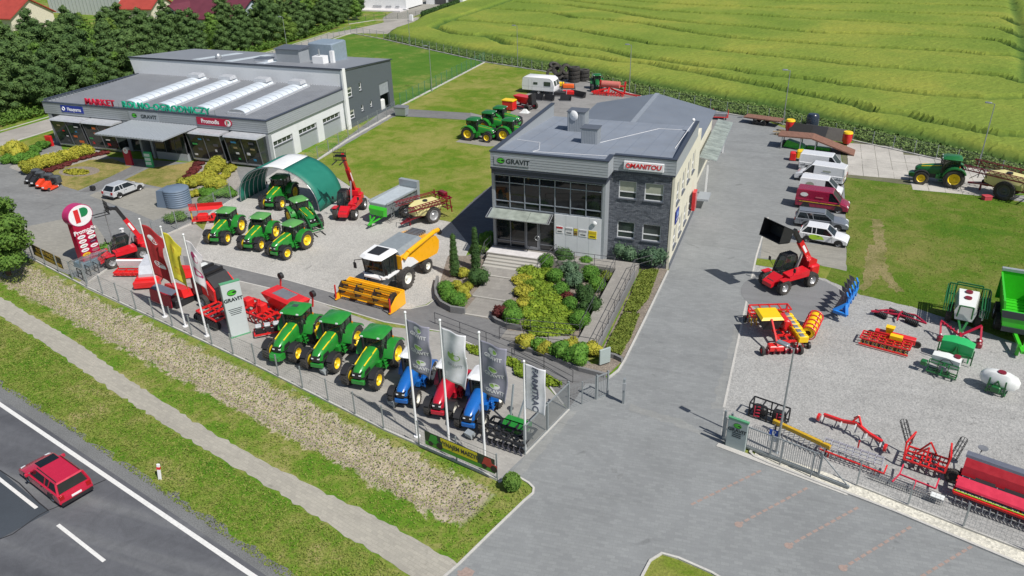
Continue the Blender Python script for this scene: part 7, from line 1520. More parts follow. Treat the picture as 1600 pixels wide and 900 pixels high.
b = B(); b.prism([(0, .15), (1.15, .08), (1.15, .12), (.25, .22), (.12, 1.15), (0, 1.2)], -HW, HW, 'y'); b.bx(-.12, .02, -HW, HW, 1.05, 1.25)
b.build('header_trough', CRNG, hd, smooth=0)
for s in (1, -1): B().prism([(-.1, .1), (1.2, .06), (1.9, .12), (1.5, .6), (.9, 1.05), (-.1, 1.25)], *sorted((s*HW, s*(HW+.16))), 'y').build('side_divider', CRNG, hd, smooth=0); B().beam((1.8, s*(HW+.1), .1), (1.75, s*(HW+.1), 1.35), .09).build('marker_board', RED, hd, smooth=0)
b = B(); b.cyl((.35, -HW, .5), (.35, HW, .5), .2, None, 12)
for k in range(30): y = -HW+.1+k*HW*2/31; b.torus((.35, y, .5), .3, .02, 'y', 12, 4)
b.build('auger', CRNG, hd)
cx_, cz_, rr_ = 1.05, .95, .55; b = B(); b.cyl((cx_, -HW+.1, cz_), (cx_, HW-.1, cz_), .06)
for k in range(6):
    a = k*pi/3+.3; px_, pz_ = cx_+rr_*cos(a), cz_+rr_*sin(a); b.cyl((px_, -HW+.08, pz_), (px_, HW-.08, pz_), .03, None, 6); b.bx(px_-.02, px_+.02, -HW+.1, HW-.1, pz_-.16, pz_)
b.build('reel', CRNG, hd)
for y in (-HW+.12, -.85, .85, HW-.12): B().prism([(cx_+(rr_+.05)*cos(2*pi*i/6+.3), cz_+(rr_+.05)*sin(2*pi*i/6+.3)) for i in range(6)], y-.03, y+.03, 'y').build('reel_disc', BLKM, hd, smooth=0)
b = B(); [b.beam((1.15, -HW+.15*k, .1), (1.35, -HW+.15*k, .08), .04) for k in range(34)]; b.build('cutter_fingers', STL, hd, smooth=0)
# --- shared implement pieces
def tines(b, xs, y0, y1, n, z1, z0=.0, sweep=.25, w=.04):
    for x in xs:
        for k in range(n): y = lerp(y0, y1, k/max(1, n-1)); b.beam((x, y, z1), (x-sweep*.4, y, (z0+z1)/2), w); b.beam((x-sweep*.4, y, (z0+z1)/2), (x+sweep*.4, y, z0+.02), w)
    return b
def cage(b, x, y0, y1, z, r, n=8, w=.035):
    for k in range(n): a = 2*pi*k/n; b.beam((x+r*cos(a), y0, z+r*sin(a)), (x+r*cos(a), y1, z+r*sin(a)), w)
    m_ = max(2, int(abs(y1-y0)/.4))
    for k in range(m_+1): b.torus((x, lerp(y0, y1, k/m_), z), r, w*.5, 'y', 12, 4)
    return b
def discs(b, x, y0, y1, n, z, r, th=.03):
    for k in range(n): y = lerp(y0, y1, k/max(1, n-1)); b.cyl((x, y-th, z), (x, y+th, z), r, None, 12)
    b.cyl((x, y0, z), (x, y1, z), r*.25, None, 6); return b
def frame(b, x0, x1, y0, y1, z, w=.1, nx=0, ny=0):
    b.beams([((x0, y0, z), (x1, y0, z)), ((x0, y1, z), (x1, y1, z)), ((x0, y0, z), (x0, y1, z)), ((x1, y0, z), (x1, y1, z))], w)
    for k in range(1, nx+1): x = lerp(x0, x1, k/(nx+1)); b.beam((x, y0, z), (x, y1, z), w)
    for k in range(1, ny+1): y = lerp(y0, y1, k/(ny+1)); b.beam((x0, y, z), (x1, y, z), w)
    return b
def headstock(b, x, z0, h, w=.09): b.beams([((x, -.45, z0), (x, 0, z0+h)), ((x, .45, z0), (x, 0, z0+h)), ((x, -.45, z0), (x, .45, z0)), ((x-.7, 0, z0+.1), (x, 0, z0+h))], w); return b
def P(o, nm, b, m, smooth=0): return b.build(nm, m, o, smooth=smooth)
# trailed sprayers with folded booms
def sprayer(label, pos, rz, tank, paint, L_=5.4, sc=1, R=.85, rim=SILV):
    f = thing('trailed_sprayer', label, 'crop sprayer', pos, rz)
    for s in (1, -1): wheel(f, 0, s*.95, R, .4, rim, .62)
    P(f, 'chassis', B().beams([((-1.4, .35, .9), (1.9, .3, .8)), ((-1.4, -.35, .9), (1.9, -.3, .8)), ((1.9, .3, .8), (3.3, 0, .55)), ((1.9, -.3, .8), (3.3, 0, .55)), ((0, -.95, R), (0, .95, R)), ((2.2, 0, .1), (2.2, 0, .8))], .14), paint)
    P(f, 'tank', B().loft([[(-1.2, -.6, 1.0), (-1.2, .6, 1.0), (-1.2, .85, 1.5), (-1.2, .7, 2.05), (-1.2, -.7, 2.05), (-1.2, -.85, 1.5)], [(.9, -.75, .95), (.9, .75, .95), (.9, 1.0, 1.5), (.9, .8, 2.15), (.9, -.8, 2.15), (.9, -1.0, 1.5)], [(1.9, -.45, 1.1), (1.9, .45, 1.1), (1.9, .6, 1.4), (1.9, .5, 1.9), (1.9, -.5, 1.9), (1.9, -.6, 1.4)]]), tank, 40)
    b = B()
    for s in (1, -1):
        for z in (1.9, 2.3): b.beams([((-1.9, s*1.0, z), (L_-2.6, s*1.12, z+.1))], .06)
        for z in (1.95, ): b.beams([((-1.9, s*1.35, z), (L_-2.6, s*1.4, z+.1)), ((-1.9, s*1.35, z+.35), (L_-2.6, s*1.4, z+.45))], .05)
        for k in range(12): x = lerp(-1.9, L_-2.7, k/12); x2 = lerp(-1.9, L_-2.7, (k+1)/12); b.beam((x, s*1.02, 1.9), (x2, s*1.08, 2.38), .035); b.beam((x, s*1.37, 2.35), (x2, s*1.38, 2.0), .03); b.beam((x, s*1.02, 2.3), (x, s*1.38, 2.3), .03)
    P(f, 'folded_boom', b, paint)
    b = B(); frame(b, -2.2, -1.6, -1.3, 1.3, 1.2, .08, 0, 3); frame(b, -2.2, -1.6, -1.3, 1.3, 2.2, .08, 0, 3)
    for y in (-1.3, -.6, .6, 1.3): b.beam((-2.1, y, .7), (-1.9, y, 2.5), .08)
    b.rb(-2.3, -1.8, -.5, .5, 2.0, 2.6, .05); P(f, 'boom_carrier', b, paint)
    b = B(); b.tube([(1.6, .6, 1.2), (2.0, .7, 2.1), (2.4, .3, 2.2), (2.6, .1, 1.2)], .04, 6); b.cyl((.2, 0, 2.1), (.2, 0, 2.25), .25); b.tube([(2.0, -.4, .9), (2.6, -.6, 1.5), (3.3, -.1, .9)], .03, 5); b.rb(1.7, 2.3, -.6, -.2, .5, 1.0, .04); P(f, 'hoses_and_lid', b, BLKM)
    f.scale = (sc,)*3; return f
d0 = G(667, 350); sprayer('dark red and cream trailed sprayer with folded boom on the display yard', (d0.x-.3, d0.y+.9, 0), radians(-118), CRE, DRED, 5.6, .95)
d0 = G(1569, 313); sprayer('big dark red and cream trailed sprayer hitched behind the dark green tractor', (d0.x+.3, d0.y+1.0, 0), radians(151), CRE, DRED, 6.2, 1.12, .85, M('rim_dark', (.08, .085, .09), .5))
# muck spreader
a0 = hd_((640, 325), (572, 362)); c_ = mid_((610, 342), (618, 336)); f = thing('muck_spreader', 'grey spreader body with green front and drawbar beside the sprayer', 'spreader', c_, a0)
for s in (1, -1): wheel(f, -.6, s*1.05, .7, .45, GREYI, .5)
P(f, 'body', B().loft([[(-2.7, -.6, .9), (-2.7, .6, .9), (-2.7, 1.05, 2.2), (-2.7, -1.05, 2.2)], [(2.0, -.6, .8), (2.0, .6, .8), (2.0, 1.05, 2.05), (2.0, -1.05, 2.05)]]), GLV); P(f, 'body_lining', B().quad((-2.55, -.95, 2.202), (1.9, -.95, 2.06), (1.9, .95, 2.06), (-2.55, .95, 2.202)), M('lining_grey', (.42, .47, .5), .5))
b = B(); [b.beam((-2.6+.65*k, s*.62, .9), (-2.6+.65*k, s*1.09, 2.15), .08) for k in range(8) for s in (1, -1)]; b.bx(-2.75, 2.05, 1.03, 1.15, 2.1, 2.25); b.bx(-2.75, 2.05, -1.15, -1.03, 2.1, 2.25); P(f, 'rim_and_ribs', b, GLV)
P(f, 'tailgate', B().hexa([(-3.1, -1.1, .9), (-2.75, -1.1, .9), (-2.75, 1.1, .9), (-3.1, 1.1, .9), (-3.2, -1.1, 2.9), (-2.75, -1.1, 2.9), (-2.75, 1.1, 2.9), (-3.2, 1.1, 2.9)]), GLV)
P(f, 'green_front', B().loft([[(2.0, -.95, .9), (2.0, .95, .9), (2.0, 1.05, 1.8), (2.0, -1.05, 1.8)], [(2.35, -.8, 1.0), (2.35, .8, 1.0), (2.35, .9, 1.6), (2.35, -.9, 1.6)]]), IGR)
P(f, 'drawbar', B().beams([((2.0, .4, .8), (3.7, 0, .5)), ((2.0, -.4, .8), (3.7, 0, .5)), ((3.0, -.25, .05), (3.0, -.25, 1.2))], .12), IGR); P(f, 'ladder', B().beams([((1.2, 1.2, .5), (1.2, 1.12, 1.9)), ((1.6, 1.2, .5), (1.6, 1.12, 1.9))]+[((1.2, 1.18, .6+.3*k), (1.6, 1.18, .6+.3*k)) for k in range(4)], .04), STEEL)
# front left group
f = thing('mower_conditioner', 'red mower with long white guard panel beside the crimson totem', 'mower', G(208, 428), radians(18)); P(f, 'white_guard', B().hexa([(-1.6, .1, 1.0), (1.6, .1, 1.0), (1.6, .3, 1.0), (-1.6, .3, 1.0), (-1.6, -.1, 1.75), (1.6, -.1, 1.75), (1.6, .1, 1.85), (-1.6, .1, 1.85)]), WHITE)
b = B(); frame(b, -1.8, 1.6, -.9, .3, .55, .12, 2, 1); b.beams([((-1.8, .3, .5), (-1.6, .3, 1.8)), ((1.6, .3, .5), (1.6, .3, 1.8)), ((-1.8, -.9, .3), (1.6, -.9, .3)), ((-1.6, .3, 1.8), (1.6, .3, 1.8))], .1); [b.cyl((-1.5+.6*k, -.4, .15), (-1.5+.6*k, -.4, .5), .3, None, 10) for k in range(6)]; P(f, 'cutter_frame', b, KRED, 30); wheel(f, 1.3, -1.1, .25, .15, SILV, .5, False); wheel(f, -1.9, -.2, .25, .15, SILV, .5, False)
f = thing('forage_machine', 'red and pale grey machine under the red flag', 'farm implement', G(240, 437), radians(-62)); P(f, 'hood', B().loft([[(-1.3, -.6, .9), (-1.3, .6, .9), (-1.3, .55, 1.8), (-1.3, -.55, 1.8)], [(.6, -.75, .8), (.6, .75, .8), (.6, .65, 1.6), (.6, -.65, 1.6)], [(1.2, -.7, .7), (1.2, .7, .7), (1.2, .6, 1.1), (1.2, -.6, 1.1)]]), M('hood_grey', (.5, .52, .56), .35)); b = B(); b.rb(-1.1, 1.5, -.9, .9, .3, .85, .05); b.rb(1.2, 1.9, -1.0, 1.0, .2, .7, .05); P(f, 'red_base', b, KRED, 30); [wheel(f, -.4, s*.95, .35, .22, SILV, .5) for s in (1, -1)]
f = thing('mower_unit', 'folded red mower with dark grey curtain and slanted lid', 'mower', G(272, 470), radians(-12)); P(f, 'red_front_panel', B().hexa([(-1.3, -1.1, .15), (1.25, -1.1, .15), (1.25, -1.0, .15), (-1.3, -1.0, .15), (-1.3, -1.0, 1.2), (1.25, -1.0, 1.2), (1.25, -.9, 1.2), (-1.3, -.9, 1.2)]), M('curtain_red', (.4, .012, .03), .5)); P(f, 'grey_cover', B().hexa([(-1.3, -.9, 1.15), (1.25, -.9, 1.15), (1.25, -.3, 1.3), (-1.3, -.3, 1.3), (-1.3, -.9, 1.22), (1.25, -.9, 1.22), (1.25, -.3, 1.38), (-1.3, -.3, 1.38)]), M('cover_slate', (.13, .14, .18), .5)); P(f, 'red_lid', B().hexa([(-.9, -.1, .7), (1.6, -.1, .7), (1.6, 1.2, .5), (-.9, 1.2, .5), (-.7, 0, 1.35), (1.3, 0, 1.3), (1.3, 1.0, 1.0), (-.7, 1.0, 1.0)]), KRED); P(f, 'under_frame', B().rb(-1.1, 1.5, -.8, 1.1, .1, .68, .06), BLKM)
f = thing('small_red_mower', 'small stack of bright red covers behind the pale flag', 'farm implement', G(296, 432), radians(40)); P(f, 'red_cover', B().loft([[(-.8, -.5, .1), (.8, -.5, .1), (.8, .5, .1), (-.8, .5, .1)], [(-.6, -.4, 1.0), (.5, -.3, .8), (.5, .3, .8), (-.6, .4, 1.0)]]), KRED); P(f, 'white_hood', B().rb(.6, 1.6, -.4, .5, .1, .9, .1), TANKW, 30)
f = thing('round_baler', 'black and red round baler standing behind the GRAVIT totem', 'baler', G(342, 472), radians(-14)); sp = [(-1.5, .7), (-1.3, .5), (.9, .6), (1.3, 1.0), (1.2, 1.9), (.5, 2.6), (-.7, 2.75), (-1.5, 2.2), (-1.7, 1.4)]
[wheel(f, -.1, s*1.15, .55, .4, SILV, .5) for s in (1, -1)]; P(f, 'chamber', B().prism([(x, z) for x, z in sp], -.85, .85, 'y'), BLKM); [P(f, 'red_side_cover', B().prism([(-.2, .75), (1.15, .8), (1.25, 1.7), (.5, 2.35), (-.2, 2.3)], *sorted((s*.86, s*1.02)), 'y'), KRED) for s in (1, -1)]; [P(f, 'black_side_cover', B().prism([(-1.55, .8), (-.25, .75), (-.25, 2.3), (-.8, 2.5), (-1.5, 2.1)], *sorted((s*.86, s*1.0)), 'y'), M('cover_charcoal', (.035, .037, .042), .45)) for s in (1, -1)]
P(f, 'top_roll', B().beams([((-.9, -.8, 2.78), (-.9, .8, 2.78)), ((.2, -.8, 2.8), (.2, .8, 2.8))], .2), BLKM); P(f, 'drawbar', B().beams([((1.0, .3, .6), (2.6, 0, .5)), ((1.0, -.3, .6), (2.6, 0, .5))], .12), KRED); P(f, 'pickup', discs(B(), 1.2, -.9, .9, 12, .3, .25, .02), GREYI)
f = thing('disc_harrow', 'red frame with black packer rings left of the GRAVIT totem', 'harrow', G(342, 500), radians(72)); b = frame(B(), -.9, .9, -1.3, 1.3, .75, .12, 1, 3); headstock(b, .9, .8, .8); P(f, 'frame', b, KRED); b = discs(B(), -.9, -1.3, 1.3, 11, .32, .32, .04); P(f, 'packer_roller', b, BLKM, 30); P(f, 'disc_row', discs(B(), .4, -1.3, 1.3, 9, .3, .3, .012), STL, 30)
f = thing('power_harrow_drill', 'bright red folded seeder with grey topped hopper and black wheels up', 'seed drill', G(452, 497), radians(-18)); P(f, 'hopper', B().loft([[(-1.5, -.5, .9), (1.5, -.5, .9), (1.5, .5, .9), (-1.5, .5, .9)], [(-1.9, -.8, 1.9), (1.9, -.8, 1.9), (1.9, .8, 1.9), (-1.9, .8, 1.9)], [(-1.7, -.6, 2.05), (1.7, -.6, 2.05), (1.7, .6, 2.05), (-1.7, .6, 2.05)]]), KRED, 20); P(f, 'grey_lid_decal', B().loft([[(-.9, -.5, 2.055), (.9, -.5, 2.055), (.9, .5, 2.055), (-.9, .5, 2.055)], [(-.8, -.4, 2.075), (.8, -.4, 2.075), (.8, .4, 2.075), (-.8, .4, 2.075)]]), GREYI)
b = frame(B(), -1.9, 1.9, -1.5, .6, .7, .12, 4, 2); tines(b, [-1.5+.4*k for k in range(8)], -1.4, -.2, 3, .7); b.beams([((-1.9, .9, 1.4), (-1.6, .9, 2.6)), ((1.9, .9, 1.2), (2.1, .9, 2.2))], .1); P(f, 'under_frame', b, KRED); [P(f, 'marker_wheel', B().cyl((x, .8, z), (x, 1.05, z), .25, None, 14), BLKM, 40) for x, z in ((-1.6, 2.7), (2.1, 2.3))]
f = thing('cultivator', 'tangle of bright red cultivator frames between totem and seeder', 'cultivator', G(405, 497), radians(-15)); b = frame(B(), -1.7, 1.7, -.8, .9, .8, .13, 3, 1); tines(b, [-1.5+.5*k for k in range(7)], -.7, .8, 3, .8, sweep=.4, w=.07); headstock(b, .4, .8, .9, .12); b.rb(-1.4, -.7, -.3, .4, .85, 1.4, .1); b.rb(.4, 1.0, -.3, .3, .85, 1.5, .1); P(f, 'frame', b, KRED); [wheel(f, x, -1.0, .28, .18, SILV, .5, False) for x in (-1.6, 1.5)]
f = thing('seeder_units', 'row of grey topped seeding units in front of the red seeder', 'farm implement', G(428, 520), radians(40))
for k in range(4): u_ = P(f, 'seed_unit', B().rb(-1.2+.62*k, -.75+.62*k, -.35, .25, .3, .8, .05), BLKM, 30); P(u_, 'lid', B().rb(-1.18+.62*k, -.77+.62*k, -.3, .2, .8, .86, .03), M('unit_lid', (.5, .52, .54), .4), 30)
P(f, 'unit_frame', frame(B(), -1.3, 1.4, -.5, .5, .3, .1, 2, 0), KRED)
f = thing('snow_plough_blade', 'long red blade with yellow braces behind the back row tractor', 'farm implement', G(326, 343), radians(28)); P(f, 'blade', B().prism([(-.25, 1.1), (0, 1.0), (.1, 1.3), (0, 1.75), (-.15, 1.8), (-.05, 1.4)], -1.6, 1.6, 'x'), KRED); b = B(); b.beams([((-1.5, 0, 0), (-1.5, 0, 1.2)), ((1.5, 0, 0), (1.5, 0, 1.2))], .1); P(f, 'yellow_brace', b, PYEL); b = frame(B(), -1.2, 1.4, -1.2, -.1, .4, .12, 2, 1); b.rb(-.8, .2, -1.0, -.3, .4, .9, .1); b.rb(.4, 1.2, -1.1, -.2, .4, .8, .1); P(f, 'base_frame', b, KRED)
# black harrow, green implement at the yard corner
f = thing('folded_harrow', 'black folded tine harrow at the yard corner', 'harrow', G(790, 690), radians(-8)); b = frame(B(), -1.3, 1.5, -.6, 1.0, .7, .1, 4, 2); frame(b, -1.3, 1.5, -.6, -.5, .25, .08, 3, 0); tines(b, [-1.2+.4*k for k in range(7)], -.5, .9, 3, .7, w=.05); headstock(b, 1.4, .5, .5); P(f, 'frame', b, BLKM); P(f, 'tine_row', tines(B(), [-1.1+.35*k for k in range(8)], -.75, -.7, 2, .6, w=.04), STL)
f = thing('green_mulcher', 'small green mulcher with a raised arm beside the FARMTRAC banner', 'farm implement', G(808, 672), radians(-10)); P(f, 'housing', B().prism([(-.5, .15), (.5, .15), (.55, .5), (.2, .75), (-.3, .75), (-.55, .5)], -.7, .7, 'x'), GRN); b = B(); b.beam((-.6, .3, .6), (-.6, .7, 2.6), .09); b.beam((-.2, .5, .4), (0, 1.2, 1.9), .1); P(f, 'raised_arm', b, GLV); P(f, 'guide_wheel', B().lathe([(-.05, .0001), (-.07, .2), (.07, .2), (.05, .0001)], (0, 1.3, 1.9), 'x', 14), GRN, 40)
for u, v, lab in ((507, 585, 'small floodlight on the ground in front of the middle green tractor'), (613, 635, 'small floodlight on the ground in front of the left blue tractor'), (734, 685, 'small floodlight on the ground in front of the right blue tractor'), (331, 503, 'small floodlight on the ground left of the GRAVIT totem')):
    f = thing('floodlight', lab, 'floodlight', G(u, v), radians(-110)); P(f, 'housing', B().hexa([(-.25, -.25, .2), (.1, -.25, .1), (.1, .25, .1), (-.25, .25, .2), (-.15, -.25, .5), (.2, -.25, .42), (.2, .25, .42), (-.15, .25, .5)]), GLV); P(f, 'bracket', B().beams([((0, -.28, 0), (0, -.28, .35)), ((0, .28, 0), (0, .28, .35)), ((-.15, -.28, .02), (-.15, .28, .02))], .05), BLKM)
# ------------------------------------------------------------------ right yard
f = thing('precision_planter', 'red precision planter with big yellow hopper and a row of yellow seed boxes', 'planter', G(1216, 530), radians(-68))
P(f, 'yellow_hopper', B().loft([[(-1.1, -1.3, 1.0), (.2, -1.3, 1.0), (.2, -.2, 1.0), (-1.1, -.2, 1.0)], [(-1.3, -1.6, 1.9), (.4, -1.6, 1.9), (.4, 0, 1.9), (-1.3, 0, 1.9)]]), BLKM); P(f, 'hopper_lid', B().loft([[(-1.35, -1.65, 1.9), (.45, -1.65, 1.9), (.45, .05, 1.9), (-1.35, .05, 1.9)], [(-1.2, -1.5, 2.08), (.3, -1.5, 2.08), (.3, -.1, 2.08), (-1.2, -.1, 2.08)]]), PYEL)
P(f, 'fan_housing', B().rb(-.9, .4, .1, .55, 1.1, 1.8, .08), KRED, 30)
for k in range(6):
    x = -1.8+.62*k; u_ = P(f, 'seed_unit', B().rb(x, x+.5, .75, 1.5, .75, 1.25, .06), PYEL, 30); P(u_, 'lid', B().rb(x+.03, x+.47, .85, 1.2, 1.25, 1.3, .03), GREYI, 30); P(u_, 'press_wheel', B().lathe([(-.07, .0001), (-.08, .26), (.08, .26), (.07, .0001)], (x+.1, 1.75, .27), 'y', 14), BLKM, 40); P(u_, 'opener', B().beams([((x+.25, 1.0, .8), (x+.2, 1.3, .2)), ((x+.25, .8, .8), (x+.4, .8, .15))], .08), KRED)
b = frame(B(), -2.6, 1.6, -.5, .7, .8, .14, 4, 1); frame(b, -2.9, -1.9, -1.5, 1.5, .9, .13, 1, 5); frame(b, -2.9, -2.0, -1.5, 1.5, 1.4, .09, 0, 3); b.beams([((1.6, -.5, .8), (2.4, -1.0, .6)), ((1.6, .3, .8), (2.4, -1.0, .6)), ((.4, -.9, 2.0), (2.3, -.9, .8)), ((-2.9, -1.5, .3), (-2.9, -1.5, 1.4)), ((-2.9, 1.5, .3), (-2.9, 1.5, 1.4)), ((-1.9, -1.5, .9), (-.9, -.9, 1.6)), ((-1.9, 1.2, .9), (.6, .6, 1.5))], .12); b.rb(1.7, 2.3, -1.5, -.4, .4, .8, .06); P(f, 'frame', b, KRED)
b = B(); tines(b, (-2.7, -2.2), -1.4, 1.4, 8, .9, w=.07); [b.rb(-2.7+.1*k, -2.3+.1*k, y, y+.35, .95, 1.25, .04) for k, y in enumerate((-1.0, -.3, .5))]; P(f, 'rear_tines', b, PYEL)
P(f, 'disc_row', discs(B(), 2.0, -1.5, .6, 6, .3, .3, .05), DRED, 30); [wheel(f, -2.7, y, .3, .2, GREYI, .5, False) for y in (-1.75, 1.8)]; [wheel(f, 2.1, y, .35, .22, KRED, .5, False) for y in (-1.9, .9)]
f = thing('water_roller', 'yellow cylinder roller in a red cage beside the precision planter', 'roller', G(1266, 522), radians(80)); P(f, 'yellow_drum', B().lathe([(-1.3, .2), (-1.3, .42), (1.3, .42), (1.3, .2)], (0, 0, .75), 'x', 20), PYEL, 40)
b = B(); [b.torus((x, 0, .75), .5, .04, 'x', 16, 5) for x in (-1.3, -.75, -.1, .55, 1.25)]; [b.beam((-1.4, .5*cos(a), .75+.5*sin(a)), (1.35, .5*cos(a), .75+.5*sin(a)), .06) for a in (0, .9, 2.2, 3.1, 4.5)]; b.beams([((-1.3, 0, .3), (-1.3, 0, 0)), ((1.25, 0, .3), (1.25, 0, 0)), ((-1.3, -.3, 0), (-1.3, .3, 0)), ((1.25, -.3, 0), (1.25, .3, 0))], .08); P(f, 'red_cage', b, KRED)
# blue plough
f = thing('reversible_plough', 'bright blue reversible plough with dark steel mouldboards', 'plough', G(1326, 487), radians(62)); P(f, 'beam', B().beams([((-1.4, -.3, 1.1), (1.9, .5, 1.1)), ((-1.4, -.3, 1.1), (-1.5, -.3, .5)), ((-1.9, -.7, .7), (-1.3, -.3, 1.2)), ((-1.3, -.3, 1.2), (-1.9, .3, .7)), ((-1.9, -.7, .7), (-1.9, .3, .7)), ((1.5, .4, 1.1), (1.9, .9, .6))], .2), BLUP)
for k in range(5):
    x, y = -1.0+.68*k, -.2+.16*k; P(f, 'plough_leg', B().beams([((x, y, 1.7), (x, y, .5)), ((x, y, 1.6), (x+.3, y+.3, 1.8)), ((x, y, .55), (x+.2, y+.4, .35))], .1), BLUP)
    for s in (1, -1): o = P(f, 'mouldboard', B().loft([[(x-.35+.12*i, y+.15+.14*i*i*.3+.02, 1.1+s*(.85-.0*i)), (x-.35+.12*i, y+.15+.14*i*i*.3, 1.1+s*.85), (x-.15+.16*i, y+.3+.14*i*i*.25, 1.1+s*.28), (x-.15+.16*i, y+.32+.14*i*i*.25, 1.1+s*.28)] for i in range(5)]), STL)
wheel(f, 1.9, .9, .35, .22, BLKM, .5, False)
f = thing('disc_roller', 'low red frame with four black ring rollers at the grass edge', 'roller', G(1403, 500), radians(-13)); b = B(); b.beams([((-2.2, -.4, .45), (0, .1, .5)), ((0, .1, .5), (2.2, -.3, .45)), ((-2.2, -.4, .45), (-1.0, .6, .45)), ((-1.0, .6, .45), (1.2, .8, .45)), ((1.2, .8, .45), (2.2, -.3, .45)), ((0, .1, .5), (.1, .8, .5)), ((0, -.7, .3), (0, .1, .6)), ((-1, .6, .45), (-.9, .1, .45))], .12); P(f, 'frame', b, M('implement_crimson', (.42, .01, .04), .35))
for x0, y0 in ((-1.9, 0.0), (-.9, .95), (.1, .85), (.6, -.05)):
    b = B(); [b.torus((x0+.14*k, y0-.06*k, .3), .2, .07, 'x', 12, 5) for k in range(8)]; P(f, 'ring_roller', b, BLKM, 60)
f = thing('seedbed_combination', 'red and yellow seedbed cultivator with yellow hopper and red box', 'cultivator', G(1383, 540), radians(-14)); b = frame(B(), -2.2, 2.2, -1.0, .6, .7, .12, 5, 2); b.beams([((-2.2, -1.3, .25), (2.2, -1.3, .25))], .14); P(f, 'frame', b, KRED); b = B(); tines(b, [-2.0+.36*k for k in range(12)], -.9, .4, 3, .7, sweep=.3, w=.05); P(f, 'yellow_tines', b, PYEL); P(f, 'crumbler_roller', cage(B(), -.6, -2.1, 2.1, .25, .2).at(None), BLKM).rotation_euler = (0, 0, pi/2)
P(f, 'red_box', B().rb(-1.3, 2.4, .9, 1.6, .3, .85, .05), KRED, 30); P(f, 'yellow_hopper', B().loft([[(-.3, 1.0, .85), (.2, 1.0, .85), (.2, 1.5, .85), (-.3, 1.5, .85)], [(-.4, .9, 1.5), (.4, .9, 1.5), (.4, 1.6, 1.5), (-.4, 1.6, 1.5)]]), PYEL); [wheel(f, x, 1.1, .36, .2, BLKM, .5, False) for x in (-1.6, 2.6)]; P(f, 'yellow_blocks', B().bx(.2, 1.3, .1, .7, .8, 1.15), PYEL)
# green sprayers
f = thing('boom_sprayer', 'large green trailed sprayer with white tank and folded green booms', 'crop sprayer', G(1502, 505), radians(80)); [wheel(f, 0, s*1.0, .8, .4, SILV, .5) for s in (1, -1)]
P(f, 'tank', B().loft([[(-1.3, -.6, .9), (-1.3, .6, .9), (-1.3, .75, 1.6), (-1.3, .55, 2.15), (-1.3, -.55, 2.15), (-1.3, -.75, 1.6)], [(1.2, -.75, .9), (1.2, .75, .9), (1.2, .9, 1.7), (1.2, .7, 2.4), (1.2, -.7, 2.4), (1.2, -.9, 1.7)]]), TANKW, 30); [P(f, 'tank_lid', B().cyl((x, 0, z), (x, 0, z+.12), .26, None, 16), DRED, 30) for x, z in ((-.1, 2.25), (.8, 2.36))]
b = B()
for s in (1, -1):
    for y in (1.0, 1.18, 1.35, 1.5): b.beams([((-1.4, s*y, 1.5), (1.9, s*y, 1.7)), ((-1.4, s*y, 2.1), (1.9, s*y, 2.3))], .07); [b.beam((-1.4+.33*k, s*y, 1.5+.02*k), (-1.07+.33*k, s*y, 2.13+.02*k), .045) for k in range(10)]
b.beams([((1.7, -1.4, .8), (1.7, -1.4, 2.5)), ((1.7, 1.4, .8), (1.7, 1.4, 2.5)), ((1.7, -1.4, 2.5), (1.7, 1.4, 2.5)), ((1.7, -1.4, 1.6), (1.7, 1.4, 1.6)), ((1.9, -.9, .8), (1.9, -.9, 2.6)), ((1.9, .9, .8), (1.9, .9, 2.6)), ((1.9, -.9, 2.6), (1.9, .9, 2.6))], .09); b.tube([(-1.4, -.5, 1.2), (-1.5, -.45, 2.2), (-1.5, .45, 2.2), (-1.4, .5, 1.2)], .06, 6); P(f, 'folded_boom', b, GRND); P(f, 'chassis', B().beams([((-1.3, .3, .8), (1.6, .3, .8)), ((-1.3, -.3, .8), (1.6, -.3, .8)), ((-1.3, .3, .8), (-2.8, 0, .55)), ((-1.3, -.3, .8), (-2.8, 0, .55)), ((0, -1, .8), (0, 1, .8))], .14), GRND); P(f, 'wash_tank', B().rb(-.7, 0, -1.3, -.95, .9, 1.6, .06), TANKW, 30)
f = thing('red_rotary_rake', 'dark red V shaped folding arms with black hubs behind the green tank', 'rake', G(1497, 533), radians(5)); b = B(); b.beams([((-.1, 0, .7), (-1.6, .9, 1.5)), ((.1, 0, .7), (1.8, .6, 1.6)), ((0, 0, .2), (0, 0, .9)), ((-1.6, .9, 1.4), (-1.7, -.3, .5)), ((1.8, .6, 1.5), (1.6, -.8, .5)), ((0, 0, .7), (0, -1.1, .6))], .16); [b.beam((lerp(0, -1.6, k/6), lerp(0, .9, k/6), 1.0+.1*k), (lerp(0, -1.6, k/6)-.1, lerp(0, .9, k/6)-.4, .9+.1*k), .06) for k in range(7)]; P(f, 'arms', b, M('implement_crimson', (.42, .01, .04), .35))
for x, y in ((-1.7, -.4), (1.5, -.9), (1.7, -.2)): P(f, 'press_hub', B().rb(x-.25, x+.25, y-.25, y+.25, .1, .6, .1), DRED, 30); P(f, 'white_gauge', B().ball((x, y, .75), .1), TANKW, 60)
